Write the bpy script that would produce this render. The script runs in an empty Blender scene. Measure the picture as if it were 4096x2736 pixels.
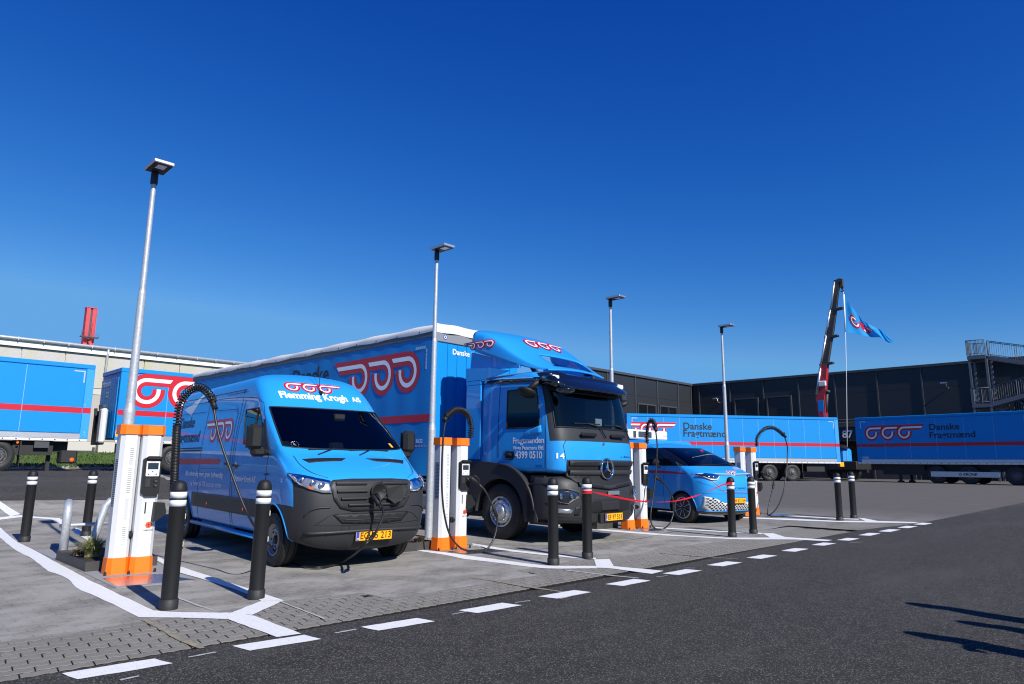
import bpy, bmesh, math, random
from mathutils import Vector, Matrix
R = math.radians; PI = math.pi
SC = bpy.context.scene; COL = SC.collection
random.seed(7)

# ---------------------------------------------------------------- camera
FPX, PITCH, ROLL, CAMH = 2731.0, 0.176, 0.0092, 1.38
_f = Vector((math.cos(PITCH)*.70711, math.cos(PITCH)*.70711, math.sin(PITCH)))
_r0 = Vector((.70711, -.70711, 0)); _u0 = _r0.cross(_f)
_r = _r0*math.cos(ROLL) + _u0*math.sin(ROLL); _u = _u0*math.cos(ROLL) - _r0*math.sin(ROLL)
cd = bpy.data.cameras.new('camera'); cam = bpy.data.objects.new('camera', cd); COL.objects.link(cam)
SC.cycles.pixel_filter_type = 'BLACKMAN_HARRIS'; SC.cycles.filter_width = 1.15; cd.lens = 24.0; cd.sensor_width = 36.0; cd.clip_end = 3000; cd.clip_start = .05
mw = Matrix(((_r.x, _u.x, -_f.x, 0), (_r.y, _u.y, -_f.y, 0), (_r.z, _u.z, -_f.z, CAMH), (0, 0, 0, 1)))
cam.matrix_world = mw; SC.camera = cam
# ---------------------------------------------------------------- light
SUN_AZ, SUN_EL = 84.5, 36.5          # shadows run towards +Y, a little +X
w = bpy.data.worlds.new('World'); SC.world = w; w.use_nodes = True
nt = w.node_tree; nt.nodes.clear()
wo = nt.nodes.new('ShaderNodeOutputWorld'); bg = nt.nodes.new('ShaderNodeBackground')
sk = nt.nodes.new('ShaderNodeTexSky'); sk.sky_type = 'NISHITA'; sk.sun_disc = False
sun_dir = Vector((-math.cos(R(SUN_EL))*math.cos(R(SUN_AZ)), -math.cos(R(SUN_EL))*math.sin(R(SUN_AZ)), math.sin(R(SUN_EL))))
sk.sun_elevation = R(SUN_EL); sk.sun_rotation = math.atan2(sun_dir.x, sun_dir.y)
sk.air_density = 1.0; sk.dust_density = .1; sk.ozone_density = 3.0; sk.altitude = 0
# the deep, polarised blue of this sky: a contrast curve per channel on the Nishita colours
SKS = .07
sp = nt.nodes.new('ShaderNodeSeparateColor'); cb = nt.nodes.new('ShaderNodeCombineColor'); nt.links.new(sk.outputs[0], sp.inputs[0])
for i, (g, a) in enumerate(((2.64, 7.5), (1.51, 1.68), (.81, 1.16))):
    m1 = nt.nodes.new('ShaderNodeMath'); m1.operation = 'MULTIPLY'; m1.inputs[1].default_value = SKS
    m0 = nt.nodes.new('ShaderNodeMath'); m0.operation = 'MINIMUM'; m0.inputs[1].default_value = (.20, .33, .48)[i]
    m2 = nt.nodes.new('ShaderNodeMath'); m2.operation = 'POWER'; m2.inputs[1].default_value = g
    m3 = nt.nodes.new('ShaderNodeMath'); m3.operation = 'MULTIPLY'; m3.inputs[1].default_value = a/SKS
    nt.links.new(sp.outputs[i], m1.inputs[0]); nt.links.new(m1.outputs[0], m0.inputs[0]); nt.links.new(m0.outputs[0], m2.inputs[0]); nt.links.new(m2.outputs[0], m3.inputs[0]); nt.links.new(m3.outputs[0], cb.inputs[i])
nt.links.new(cb.outputs[0], bg.inputs[0])
bg.inputs[1].default_value = SKS
nt.links.new(bg.outputs[0], wo.inputs[0])
sl = bpy.data.lights.new('sun', 'SUN'); sl.energy = 5.0; sl.angle = R(.53); sl.color = (1, .965, .9)
so = bpy.data.objects.new('sun', sl); COL.objects.link(so)
so.rotation_euler = (-sun_dir).to_track_quat('-Z', 'Y').to_euler(); so.location = (0, 0, 30)
SC.view_settings.view_transform = 'Standard'; SC.view_settings.look = 'None'
SC.view_settings.exposure = .3; SC.view_settings.gamma = 1; SC.view_settings.use_curve_mapping = False
try:
    SC.cycles.max_bounces = 8; SC.cycles.transparent_max_bounces = 12; SC.cycles.sample_clamp_indirect = 6
except Exception: pass

# ---------------------------------------------------------------- terrain height and pixel helper
def sstep(a, b, t):
    t = max(0., min(1., (t-a)/(b-a))); return t*t*(3-2*t)
def gz(x, y):
    l = .95*sstep(16.5, 25.5, y) * (1-sstep(8, 12, x))
    r = 0. if x < 14 else min(.45, .0188*(x-14))
    if x > 14: r *= sstep(13.5, 17, x)
    l2 = .45*sstep(14, 34, y)*sstep(8, 12, x)
    h = max(l, r, l2)
    if y > 34 and x < 40: h = max(h, .95 + (y-34)*.10 if y < 44 else 1.95)
    return h
def ray(u, v):
    d = _r*((u-2048)/FPX) - _u*((v-1368)/FPX) + _f
    return d
def GP(u, v, up=0.):
    """ground point seen at photo pixel (u, v), following the terrain"""
    d = ray(u, v); t = 1.; o = Vector((0, 0, CAMH)); st = .25; p = o
    while t < 400:
        p = o + d*t
        if p.z <= gz(p.x, p.y) + up:
            lo, hi = t-st, t
            for _ in range(24):
                m = (lo+hi)/2; q = o+d*m
                if q.z <= gz(q.x, q.y)+up: hi = m
                else: lo = m
            p = o+d*hi; return Vector((p.x, p.y, gz(p.x, p.y)+up))
        t += st
    return p
def PX(u, v, x): d = ray(u, v); return Vector((0, 0, CAMH)) + d*(x/d.x)
def PY(u, v, y): d = ray(u, v); return Vector((0, 0, CAMH)) + d*(y/d.y)

# ---------------------------------------------------------------- materials
def nm(name):
    m = bpy.data.materials.new(name); m.use_nodes = True
    b = m.node_tree.nodes['Principled BSDF']; return m, m.node_tree, b
def N(nt, t, **k):
    n = nt.nodes.new(t)
    for a, v in k.items():
        if hasattr(n, a) and a not in ('Scale',): setattr(n, a, v)
        else: n.inputs[a].default_value = v
    return n
def bump(nt, b, h, dist=.002, st=.5):
    bp = N(nt, 'ShaderNodeBump', Distance=dist, Strength=st); nt.links.new(h, bp.inputs['Height'])
    nt.links.new(bp.outputs[0], b.inputs['Normal']); return bp
def mix(nt, f, a, b):
    n = nt.nodes.new('ShaderNodeMix'); n.data_type = 'RGBA'
    for sock, val in ((n.inputs[0], f), (n.inputs[6], a), (n.inputs[7], b)):
        if hasattr(val, 'is_linked') or hasattr(val, 'links'): nt.links.new(val, sock)
        else: sock.default_value = val if not isinstance(val, tuple) else (*val[:3], 1)
    return n.outputs[2]
def ramp(nt, f, stops):
    n = nt.nodes.new('ShaderNodeValToRGB'); e = n.color_ramp.elements
    while len(e) < len(stops): e.new(.5)
    for i, (p, c) in enumerate(stops): e[i].position = p; e[i].color = (c, c, c, 1) if not isinstance(c, tuple) else (*c, 1)
    nt.links.new(f, n.inputs[0]); return n.outputs[0]
def noise(nt, scale, detail=4, rough=.55, vec=None, dist=0):
    n = nt.nodes.new('ShaderNodeTexNoise'); n.inputs['Scale'].default_value = scale
    n.inputs['Detail'].default_value = detail; n.inputs['Roughness'].default_value = rough; n.inputs['Distortion'].default_value = dist
    if vec is None:
        tc = nt.nodes.new('ShaderNodeTexCoord'); vec = tc.outputs['Object']
    nt.links.new(vec, n.inputs['Vector']); return n.outputs['Fac']
def simple(name, col, rough=.5, metal=0, coat=0, wear=.0, bmp=0, bscale=40, spec=.5, backing=None):
    m, t, b = nm(name)
    b.inputs['Roughness'].default_value = rough; b.inputs['Metallic'].default_value = metal
    b.inputs['Coat Weight'].default_value = coat; b.inputs['Coat Roughness'].default_value = .03
    b.inputs['Specular IOR Level'].default_value = spec
    c = (*col, 1); b.inputs['Base Color'].default_value = c
    out = None
    if wear:
        f = noise(t, 3.1, 6, .6); f2 = noise(t, 37, 4, .6)
        k = mix(t, f, tuple(x*(1-wear) for x in col), tuple(min(1, x*(1+wear)) for x in col))
        k = mix(t, ramp(t, f2, [(.35, 1), (.7, 0)]), k, tuple(x*(1-.5*wear)+.02*wear for x in col)); out = k
        t.links.new(k, b.inputs['Base Color'])
        rr = t.nodes.new('ShaderNodeMapRange'); t.links.new(f2, rr.inputs[0]); rr.inputs[3].default_value = rough*.8; rr.inputs[4].default_value = min(1, rough*1.25)
        t.links.new(rr.outputs[0], b.inputs['Roughness'])
    if backing:
        g = t.nodes.new('ShaderNodeNewGeometry')
        k = mix(t, g.outputs['Backfacing'], out if out else tuple(col), backing); t.links.new(k, b.inputs['Base Color'])
        mm = t.nodes.new('ShaderNodeMath'); mm.operation = 'MULTIPLY_ADD'; t.links.new(g.outputs['Backfacing'], mm.inputs[0])
        mm.inputs[1].default_value = -coat; mm.inputs[2].default_value = coat; t.links.new(mm.outputs[0], b.inputs['Coat Weight'])
    if bmp: bump(t, b, noise(t, bscale, 5, .6), .004, bmp)
    return m
BLUE = (.018, .285, .73)
M = {}
M['blue'] = simple('blue_paint', BLUE, .38, coat=.55, spec=.35, wear=.03, backing=(.012, .012, .014))
M['panel'] = simple('blue_box_panel', (.003, .235, .62), .5, coat=.04, spec=.22, wear=.10, bmp=.05, bscale=3)
M['tarp'] = simple('blue_tarpaulin', (.008, .215, .56), .5, spec=.3, wear=.06, bmp=.1, bscale=1.7)
M['red'] = simple('red_vinyl', (.52, .006, .02), .4, wear=.08)
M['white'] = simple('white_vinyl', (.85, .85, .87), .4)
M['whitep'] = simple('white_paint', (.68, .68, .68), .38, coat=.3, wear=.06)
M['charger'] = simple('charger_white', (.62, .62, .63), .36, wear=.03)
M['orange'] = simple('charger_orange', (.95, .17, .004), .42, wear=.04)
M['black'] = simple('black_plastic', (.009, .009, .010), .55, spec=.35, wear=.2, bmp=.15, bscale=300)
M['rubber'] = simple('black_rubber', (.014, .014, .015), .62, wear=.3, bmp=.2, bscale=120)
M['grey'] = simple('grey_plastic', (.026, .027, .030), .5, spec=.4, wear=.12, bmp=.2, bscale=500)
M['gloss'] = simple('gloss_black', (.004, .004, .005), .08, coat=1)
M['ink'] = simple('black_letter', (.006, .007, .012), .5)
M['steel'] = simple('brushed_steel', (.55, .55, .56), .35, metal=1, wear=.15)
M['chrome'] = simple('chrome', (.8, .8, .82), .06, metal=1)
M['alu'] = simple('aluminium', (.62, .63, .65), .4, metal=.9, wear=.12)
M['chassis'] = simple('chassis_black', (.01, .01, .011), .6, wear=.4)
M['amber'] = simple('amber_lens', (.75, .13, .01), .25)
M['lampred'] = simple('red_lens', (.5, .01, .01), .2, coat=1)
M['yellow'] = simple('plate_yellow', (.95, .42, .006), .35)
M['euro'] = simple('plate_blue', (.01, .08, .5), .4)
M['darkmesh'] = simple('dark_mesh', (.006, .006, .007), .6)
M['soil'] = simple('dark_soil', (.03, .018, .012), .9, wear=.5, bmp=1, bscale=60)
M['skin'] = simple('skin', (.5, .3, .22), .5)
M['cloth'] = simple('dark_cloth', (.02, .025, .04), .9, bmp=.3, bscale=60)
def galv():
    m, t, b = nm('galvanised_steel'); b.inputs['Metallic'].default_value = .4
    v = t.nodes.new('ShaderNodeTexVoronoi'); tc = t.nodes.new('ShaderNodeTexCoord'); t.links.new(tc.outputs['Object'], v.inputs['Vector']); v.inputs['Scale'].default_value = 55
    n = noise(t, 7, 5, .6)
    c = mix(t, v.outputs['Color'], (.42, .44, .47), (.60, .62, .65)); c = mix(t, ramp(t, n, [(.4, 0), (.75, .5)]), c, (.36, .38, .40))
    t.links.new(c, b.inputs['Base Color']); b.inputs['Roughness'].default_value = .42
    bump(t, b, n, .003, .2); return m
M['galv'] = galv()
def glass(name, tint, alpha):
    m = bpy.data.materials.new(name); m.use_nodes = True; t = m.node_tree; t.nodes.clear()
    o = t.nodes.new('ShaderNodeOutputMaterial'); g = t.nodes.new('ShaderNodeBsdfGlossy'); tr = t.nodes.new('ShaderNodeBsdfTransparent')
    g.inputs['Roughness'].default_value = .01; g.inputs['Color'].default_value = (1, 1, 1, 1); tr.inputs[0].default_value = (*tint, 1)
    fr = t.nodes.new('ShaderNodeFresnel'); fr.inputs[0].default_value = 1.5; mx = t.nodes.new('ShaderNodeMixShader')
    t.links.new(fr.outputs[0], mx.inputs[0]); t.links.new(tr.outputs[0], mx.inputs[1]); t.links.new(g.outputs[0], mx.inputs[2])
    t.links.new(mx.outputs[0], o.inputs[0]); return m
M['glass'] = glass('windscreen_glass', (.42, .5, .55), 0)
M['tint'] = glass('tinted_glass', (.10, .13, .16), 0)
M['lens'] = glass('headlamp_lens', (.92, .94, .96), 0)
def m_flag():
    m, t, b = nm('flag_cloth'); b.inputs['Base Color'].default_value = (.03, .42, .88, 1); b.inputs['Roughness'].default_value = .8
    tr = t.nodes.new('ShaderNodeBsdfTranslucent'); tr.inputs[0].default_value = (.03, .42, .9, 1); mx = t.nodes.new('ShaderNodeMixShader'); mx.inputs[0].default_value = .45
    t.links.new(b.outputs[0], mx.inputs[1]); t.links.new(tr.outputs[0], mx.inputs[2]); t.links.new(mx.outputs[0], t.nodes['Material Output'].inputs[0]); return m
M['flag'] = m_flag()
M['screen'] = simple('display_screen', (.02, .035, .05), .1, coat=1)

# ---------------------------------------------------------------- mesh builder
class MB:
    def __init__(s): s.v = []; s.f = []; s.m = []; s.sm = []
    def add(s, vs, fs, mi=0, smooth=False, mat=None):
        o = len(s.v)
        s.v += [tuple(mat @ Vector(v)) if mat is not None else tuple(v) for v in vs]
        s.f += [tuple(o+i for i in f) for f in fs]; s.m += [mi]*len(fs); s.sm += [smooth]*len(fs)
    def box(s, x0, x1, y0, y1, z0, z1, mi=0, mat=None):
        s.add([(x0,y0,z0),(x1,y0,z0),(x1,y1,z0),(x0,y1,z0),(x0,y0,z1),(x1,y0,z1),(x1,y1,z1),(x0,y1,z1)],
              [(0,3,2,1),(4,5,6,7),(0,1,5,4),(1,2,6,5),(2,3,7,6),(3,0,4,7)], mi, False, mat)
    def bbox(s, x0, x1, y0, y1, z0, z1, b=.01, mi=0, mat=None):
        """box with chamfered edges"""
        vs = []
        for z, k in ((z0, 1), (z0+b, 0), (z1-b, 0), (z1, 1)):
            i = b*k
            for (x, y) in ((x0+b+i*0, y0+i), (x1-b, y0+i), (x1-i, y0+b), (x1-i, y1-b), (x1-b, y1-i), (x0+b, y1-i), (x0+i, y1-b), (x0+i, y0+b)):
                vs.append((x, y, z))
        fs = [tuple(range(7, -1, -1)), tuple(range(24, 32))]
        for r in range(3):
            for i in range(8): j = (i+1) % 8; fs.append((r*8+i, r*8+j, r*8+8+j, r*8+8+i))
        s.add(vs, fs, mi, False, mat)
    def quad(s, a, b, c, d, mi=0): s.add([a, b, c, d], [(0, 1, 2, 3)], mi)
    def poly(s, pts, mi=0): s.add(pts, [tuple(range(len(pts)))], mi)
    def prism(s, pts, h0, h1, ax='z', mi=0, mat=None, smooth=False):
        """pts 2D (counter-clockwise seen from +axis), extruded from h0 to h1 along ax"""
        def P(p, h): return {'z': (p[0], p[1], h), 'y': (p[0], h, p[1]), 'x': (h, p[0], p[1])}[ax]
        n = len(pts); vs = [P(p, h0) for p in pts]+[P(p, h1) for p in pts]
        fs = [tuple(range(n-1, -1, -1)), tuple(range(n, 2*n))] + [(i, (i+1) % n, n+(i+1) % n, n+i) for i in range(n)]
        if ax == 'y': fs = [tuple(reversed(f)) for f in fs]
        o = len(s.v); s.add(vs, fs, mi, smooth, mat)
        if smooth: s.sm[-len(fs)] = False; s.sm[-len(fs)+1] = False
    def frustum(s, p0, p1, r0, r1, n=12, mi=0, caps=True, smooth=True):
        p0 = Vector(p0); p1 = Vector(p1); d = (p1-p0).normalized()
        a = d.orthogonal().normalized(); b = d.cross(a)
        vs = [tuple(p0+(a*math.cos(2*PI*i/n)+b*math.sin(2*PI*i/n))*r0) for i in range(n)]+[tuple(p1+(a*math.cos(2*PI*i/n)+b*math.sin(2*PI*i/n))*r1) for i in range(n)]
        s.add(vs, [(i, (i+1) % n, n+(i+1) % n, n+i) for i in range(n)], mi, smooth)
        if caps: s.add(vs[:n], [tuple(range(n-1, -1, -1))], mi); s.add(vs[n:], [tuple(range(n))], mi)
    def cyl(s, p0, p1, r, n=12, mi=0, caps=True): s.frustum(p0, p1, r, r, n, mi, caps)
    def lathe(s, prof, n=24, mi=0, mat=None, axis='z', closed=False):
        """prof: list of (r, h[, mi])"""
        k = len(prof); vs = []
        for p in prof:
            for i in range(n):
                a = 2*PI*i/n; x, y = p[0]*math.cos(a), p[0]*math.sin(a)
                vs.append({'z': (x, y, p[1]), 'x': (p[1], x, y), 'y': (y, p[1], x)}[axis])
        o = len(s.v)
        for j in range(k-1):
            m_ = prof[j][2] if len(prof[j]) > 2 else mi
            s.m += [m_]*n; s.sm += [True]*n
            s.f += [(o+j*n+i, o+j*n+(i+1) % n, o+(j+1)*n+(i+1) % n, o+(j+1)*n+i) for i in range(n)]
        s.v += [tuple(mat @ Vector(v)) if mat is not None else v for v in vs]
    def tube(s, pts, r, n=8, mi=0, closed=False, caps=True):
        pts = [Vector(p) for p in pts]; k = len(pts); rr = r if isinstance(r, (list, tuple)) else [r]*k
        o = len(s.v); up = None
        for i in range(k):
            if closed: d = pts[(i+1) % k]-pts[i-1]
            else: d = pts[min(i+1, k-1)]-pts[max(i-1, 0)]
            d.normalize()
            if up is None: up = d.orthogonal().normalized()
            up = (up - d*up.dot(d)); 
            if up.length < 1e-6: up = d.orthogonal()
            up.normalize(); b = d.cross(up)
            for j in range(n):
                a = 2*PI*j/n; s.v.append(tuple(pts[i]+(up*math.cos(a)+b*math.sin(a))*rr[i]))
        for i in range(k if closed else k-1):
            i2 = (i+1) % k
            for j in range(n):
                j2 = (j+1) % n; s.f.append((o+i*n+j, o+i*n+j2, o+i2*n+j2, o+i2*n+j)); s.m.append(mi); s.sm.append(True)
        if caps and not closed:
            s.f.append(tuple(o+j for j in range(n-1, -1, -1))); s.f.append(tuple(o+(k-1)*n+j for j in range(n))); s.m += [mi, mi]; s.sm += [False, False]
    def grid(s, rows, mi=0, smooth=True, mif=None):
        o = len(s.v); a, b = len(rows), len(rows[0])
        for r in rows: s.v += [tuple(p) for p in r]
        for i in range(a-1):
            for j in range(b-1):
                s.f.append((o+i*b+j, o+i*b+j+1, o+(i+1)*b+j+1, o+(i+1)*b+j)); s.m.append(mif(i, j) if mif else mi); s.sm.append(smooth)
    def mesh(s, name):
        me = bpy.data.meshes.new(name); me.from_pydata(s.v, [], s.f)
        me.polygons.foreach_set('material_index', s.m); me.polygons.foreach_set('use_smooth', s.sm); me.update(); return me
    def build(s, name, mats, parent=None, loc=None):
        me = s.mesh(name)
        for m_ in (mats if isinstance(mats, (list, tuple)) else [mats]): me.materials.append(m_)
        return link(name, me, parent, loc)
def link(name, me, parent=None, loc=None):
    o = bpy.data.objects.new(name, me); COL.objects.link(o)
    if parent: o.parent = parent
    if loc: o.location = loc
    return o
def tag(o, label=None, cat=None, group=None, kind=None):
    if label: o['label'] = label
    if cat: o['category'] = cat
    if group: o['group'] = group
    if kind: o['kind'] = kind
    return o
def thing(name, label, cat, loc=(0, 0, 0), rz=0, group=None):
    o = bpy.data.objects.new(name, None); COL.objects.link(o); o.location = loc; o.rotation_euler = (0, 0, rz); o.empty_display_size = .2
    return tag(o, label, cat, group)
def dup(root, loc, rz=None, label=None):
    def cp(o, par):
        c = o.copy(); COL.objects.link(c)
        if par: c.parent = par
        for ch in kids.get(o.name, []): cp(ch, c)
        return c
    kids = {}
    stack = [root]
    while stack:
        x = stack.pop(); kids[x.name] = list(x.children); stack += kids[x.name]
    c = cp(root, None); c.location = loc
    if rz is not None: c.rotation_euler = (0, 0, rz)
    if label: c['label'] = label
    return c
DG = None
_tx = {}
FONT = None
def text_mesh(s, size=1., bold=0., align='LEFT', spacing=1., shear=0., sx=1.):
    k = (s, size, bold, align, spacing, shear)
    if k not in _tx:
        c = bpy.data.curves.new('t', 'FONT'); c.body = s; c.size = size; c.offset = bold*size; c.align_x = align; c.space_character = spacing; c.shear = shear; c.resolution_u = 3
        if FONT: c.font = FONT
        o = bpy.data.objects.new('t', c); COL.objects.link(o); dg = bpy.context.evaluated_depsgraph_get(); dg.update()
        me = bpy.data.meshes.new_from_object(o.evaluated_get(dg)); bpy.data.objects.remove(o)
        _tx[k] = ([tuple(v.co) for v in me.vertices], [tuple(p.vertices) for p in me.polygons])
    return _tx[k]
def text(s, name, mat, parent, org, ux, uy, size, bold=0., align='LEFT', spacing=1., shear=0., sx=1., lift=.003):
    """flat lettering: org + x*ux + y*uy, lifted off the surface"""
    vs, fs = text_mesh(s, size, bold, align, spacing, shear)
    ux = Vector(ux).normalized(); uy = Vector(uy).normalized(); n = ux.cross(uy); org = Vector(org)+n*lift
    b = MB(); b.add([tuple(org+ux*(x*sx)+uy*y) for x, y, z in vs], fs); return b.build(name, mat, parent)
def logo_polys():
    """three linked loops, tail to +x; unit = radius of the white line; returns (list of pts, mi, layer)"""
    out = []
    def arc(cx, r, a0, a1, n=20): return [(cx+r*math.cos(R(a0+(a1-a0)*i/n)), r*math.sin(R(a0+(a1-a0)*i/n))) for i in range(n+1)]
    P = 3.37
    for k in range(3):
        cx = k*P
        def band(r0, r1, x0, x1, mi, lay):
            o = arc(cx, r1, 0, -270, 28); i = arc(cx, r0, 0, -270, 28)
            hook = [((cx+r1, .22), (cx+r0, .22))]; pts = hook+list(zip(o, i))+[((cx+x1, r1), (cx+x0, r0))]
            for a, b in zip(pts[:-1], pts[1:]): out.append(([a[0], b[0], b[1], a[1]], mi, lay+k*.15))
        if k < 2: band(.47, 1.56, P-1.45, P, 0, 0); band(.83, 1.16, 1.95, 2.15, 1, 1)
        else: band(.47, 1.56, 3.1, 4.2, 0, 0); band(.83, 1.16, 3.42, 3.75, 1, 1)
    return out
LOGO = logo_polys()
def logo(parent, org, ux, uy, h, mirror=False, lift=.003, name='logo', warp=None, mats=None, sx=1.):
    """org = centre of the middle loop; h = overall height"""
    ux = Vector(ux).normalized(); uy = Vector(uy).normalized(); n = ux.cross(uy); org = Vector(org); s = h/3.12; b = MB()
    for pts, mi, lay in LOGO:
        q = []
        for x, y in pts:
            x = (x-3.37)*s*sx*(-1 if mirror else 1); y *= s
            p = warp(x, y, lift+lay*.0015) if warp else org+ux*x+uy*y+n*(lift+lay*.0015)
            q.append(tuple(p))
        if not mirror: q.reverse()
        b.poly(q, mi)
    return b.build(name, mats or [M['red'], M['white']], parent)
# ================================================================ GROUND
def PZ(u, v, z): d = ray(u, v); return Vector((0, 0, CAMH)) + d*((z-CAMH)/d.z)
def world_vec(t):
    g = t.nodes.new('ShaderNodeNewGeometry'); return g.outputs['Position']
def m_asphalt():
    m, t, b = nm('asphalt'); p = world_vec(t)
    fine = noise(t, 90, 6, .75, p); mid = noise(t, 5, 6, .6, p); big = noise(t, .35, 5, .6, p, 1.5)
    c = mix(t, big, (.021, .0195, .0185), (.046, .043, .040)); c = mix(t, ramp(t, mid, [(.35, 0), (.75, .6)]), c, (.06, .056, .052))
    v = t.nodes.new('ShaderNodeTexVoronoi'); v.inputs['Scale'].default_value = 130; t.links.new(p, v.inputs['Vector'])
    sx = t.nodes.new('ShaderNodeSeparateColor'); t.links.new(v.outputs['Color'], sx.inputs[0])
    c = mix(t, ramp(t, sx.outputs[0], [(.84, 0), (.9, .75)]), c, (.22, .21, .195)); c = mix(t, ramp(t, fine, [(.3, .75), (.5, 0)]), c, (.02, .02, .022))
    # long pale smears of dust
    mp = N(t, 'ShaderNodeMapping'); mp.inputs['Rotation'].default_value = (0, 0, .25); mp.inputs['Scale'].default_value = (.25, 1.1, 1); t.links.new(p, mp.inputs[0])
    sm = noise(t, .9, 6, .6, mp.outputs[0], .4); c = mix(t, ramp(t, sm, [(.52, 0), (.78, .45)]), c, (.10, .096, .093))
    t.links.new(c, b.inputs['Base Color']); b.inputs['Roughness'].default_value = .9; b.inputs['Specular IOR Level'].default_value = .15
    bump(t, b, fine, .006, .8); return m
def paver_joints(t, p):
    """returns 1 in joints of the zigzag paving"""
    s = t.nodes.new('ShaderNodeSeparateXYZ'); t.links.new(p, s.inputs[0])
    sn = t.nodes.new('ShaderNodeMath'); sn.operation = 'MULTIPLY'; sn.inputs[1].default_value = 2*PI/.107; t.links.new(s.outputs[0], sn.inputs[0])
    si = t.nodes.new('ShaderNodeMath'); si.operation = 'SINE'; t.links.new(sn.outputs[0], si.inputs[0])
    ma = t.nodes.new('ShaderNodeMath'); ma.operation = 'MULTIPLY_ADD'; ma.inputs[1].default_value = .011; t.links.new(si.outputs[0], ma.inputs[0]); t.links.new(s.outputs[1], ma.inputs[2])
    cb = t.nodes.new('ShaderNodeCombineXYZ'); t.links.new(s.outputs[0], cb.inputs[0]); t.links.new(ma.outputs[0], cb.inputs[1])
    br = t.nodes.new('ShaderNodeTexBrick'); br.inputs['Scale'].default_value = 1; br.inputs['Mortar Size'].default_value = .0045; br.inputs['Mortar Smooth'].default_value = .3
    br.inputs['Brick Width'].default_value = .214; br.inputs['Row Height'].default_value = .115; t.links.new(cb.outputs[0], br.inputs['Vector'])
    br.inputs['Color1'].default_value = (0, 0, 0, 1); br.inputs['Color2'].default_value = (1, 1, 1, 1)
    return br.outputs['Fac'], br.outputs['Color']
def paver_col(t, p, tone=None):
    fine = noise(t, 160, 5, .75, p); mid = noise(t, 3, 5, .6, p); big = noise(t, .3, 5, .6, p, 1)
    c = mix(t, mid, (.175, .165, .148), (.245, .232, .208)); c = mix(t, ramp(t, big, [(.3, 0), (.7, .55)]), c, (.17, .163, .152))
    c = mix(t, ramp(t, fine, [(.30, .8), (.44, 0), (.6, 0), (.74, .6)]), c, (.085, .08, .075))
    return c, fine
def m_paved():
    m, t, b = nm('sanded_paving'); p = world_vec(t)
    c, fine = paver_col(t, p); j, bc = paver_joints(t, p)
    c = mix(t, ramp(t, bc, [(0, 0), (1, .12)]), c, (.25, .24, .22))
    mp = N(t, 'ShaderNodeMapping'); mp.inputs['Scale'].default_value = (1.1, 1.5, 1); t.links.new(p, mp.inputs[0])
    sand = noise(t, 1.1, 9, .72, mp.outputs[0], .25); s = t.nodes.new('ShaderNodeSeparateXYZ'); t.links.new(p, s.inputs[0])
    # freshly sanded joints between and in front of the chargers
    a = ramp(t, sand, [(.40, 0), (.58, 1)])
    jm = t.nodes.new('ShaderNodeMath'); jm.operation = 'MULTIPLY'; t.links.new(j, jm.inputs[0])
    iv = ramp(t, sand, [(.30, .9), (.55, .16)]); t.links.new(iv, jm.inputs[1])
    c = mix(t, a, c, mix(t, fine, (.25, .238, .218), (.37, .352, .322)))
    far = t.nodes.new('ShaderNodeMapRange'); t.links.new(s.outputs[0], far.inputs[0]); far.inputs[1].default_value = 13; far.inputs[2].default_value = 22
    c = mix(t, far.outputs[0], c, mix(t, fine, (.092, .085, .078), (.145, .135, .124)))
    c = mix(t, jm.outputs[0], c, (.03, .027, .024))
    dk = noise(t, .55, 6, .6, p, 2); c = mix(t, ramp(t, dk, [(.62, 0), (.72, .25)]), c, (.10, .098, .10))
    t.links.new(c, b.inputs['Base Color']); b.inputs['Roughness'].default_value = .92; b.inputs['Specular IOR Level'].default_value = .12
    h = mix(t, .7, fine, sand); bump(t, b, h, .006, .6); return m
def m_paver():
    m, t, b = nm('concrete_paver'); p = world_vec(t); c, fine = paver_col(t, p)
    oi = t.nodes.new('ShaderNodeObjectInfo'); c = mix(t, ramp(t, oi.outputs['Random'], [(0, 0), (1, .28)]), c, (.26, .245, .22))
    mp = N(t, 'ShaderNodeMapping'); mp.inputs['Scale'].default_value = (1.1, 1.5, 1); t.links.new(p, mp.inputs[0])
    sand = noise(t, 1.1, 9, .72, mp.outputs[0], .25); c = mix(t, ramp(t, sand, [(.5, 0), (.75, .5)]), c, (.28, .265, .24))
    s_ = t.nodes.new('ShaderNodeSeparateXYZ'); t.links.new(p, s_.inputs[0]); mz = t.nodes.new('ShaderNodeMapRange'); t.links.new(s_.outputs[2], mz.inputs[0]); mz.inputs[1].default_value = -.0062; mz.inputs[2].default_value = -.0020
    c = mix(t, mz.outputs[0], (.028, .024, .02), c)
    t.links.new(c, b.inputs['Base Color']); b.inputs['Roughness'].default_value = .92; b.inputs['Specular IOR Level'].default_value = .12
    bump(t, b, fine, .005, .7); return m
def m_joint():
    m = m_paved(); m.name = 'joint_sand'; t = m.node_tree; b = t.nodes['Principled BSDF']; p = world_vec(t)
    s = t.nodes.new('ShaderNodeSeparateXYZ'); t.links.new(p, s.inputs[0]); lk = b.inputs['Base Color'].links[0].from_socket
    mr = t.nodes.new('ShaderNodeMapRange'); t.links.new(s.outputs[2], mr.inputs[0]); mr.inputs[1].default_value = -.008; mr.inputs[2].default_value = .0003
    c = mix(t, mr.outputs[0], (.022, .019, .016), lk); t.links.new(c, b.inputs['Base Color']); return m
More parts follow.
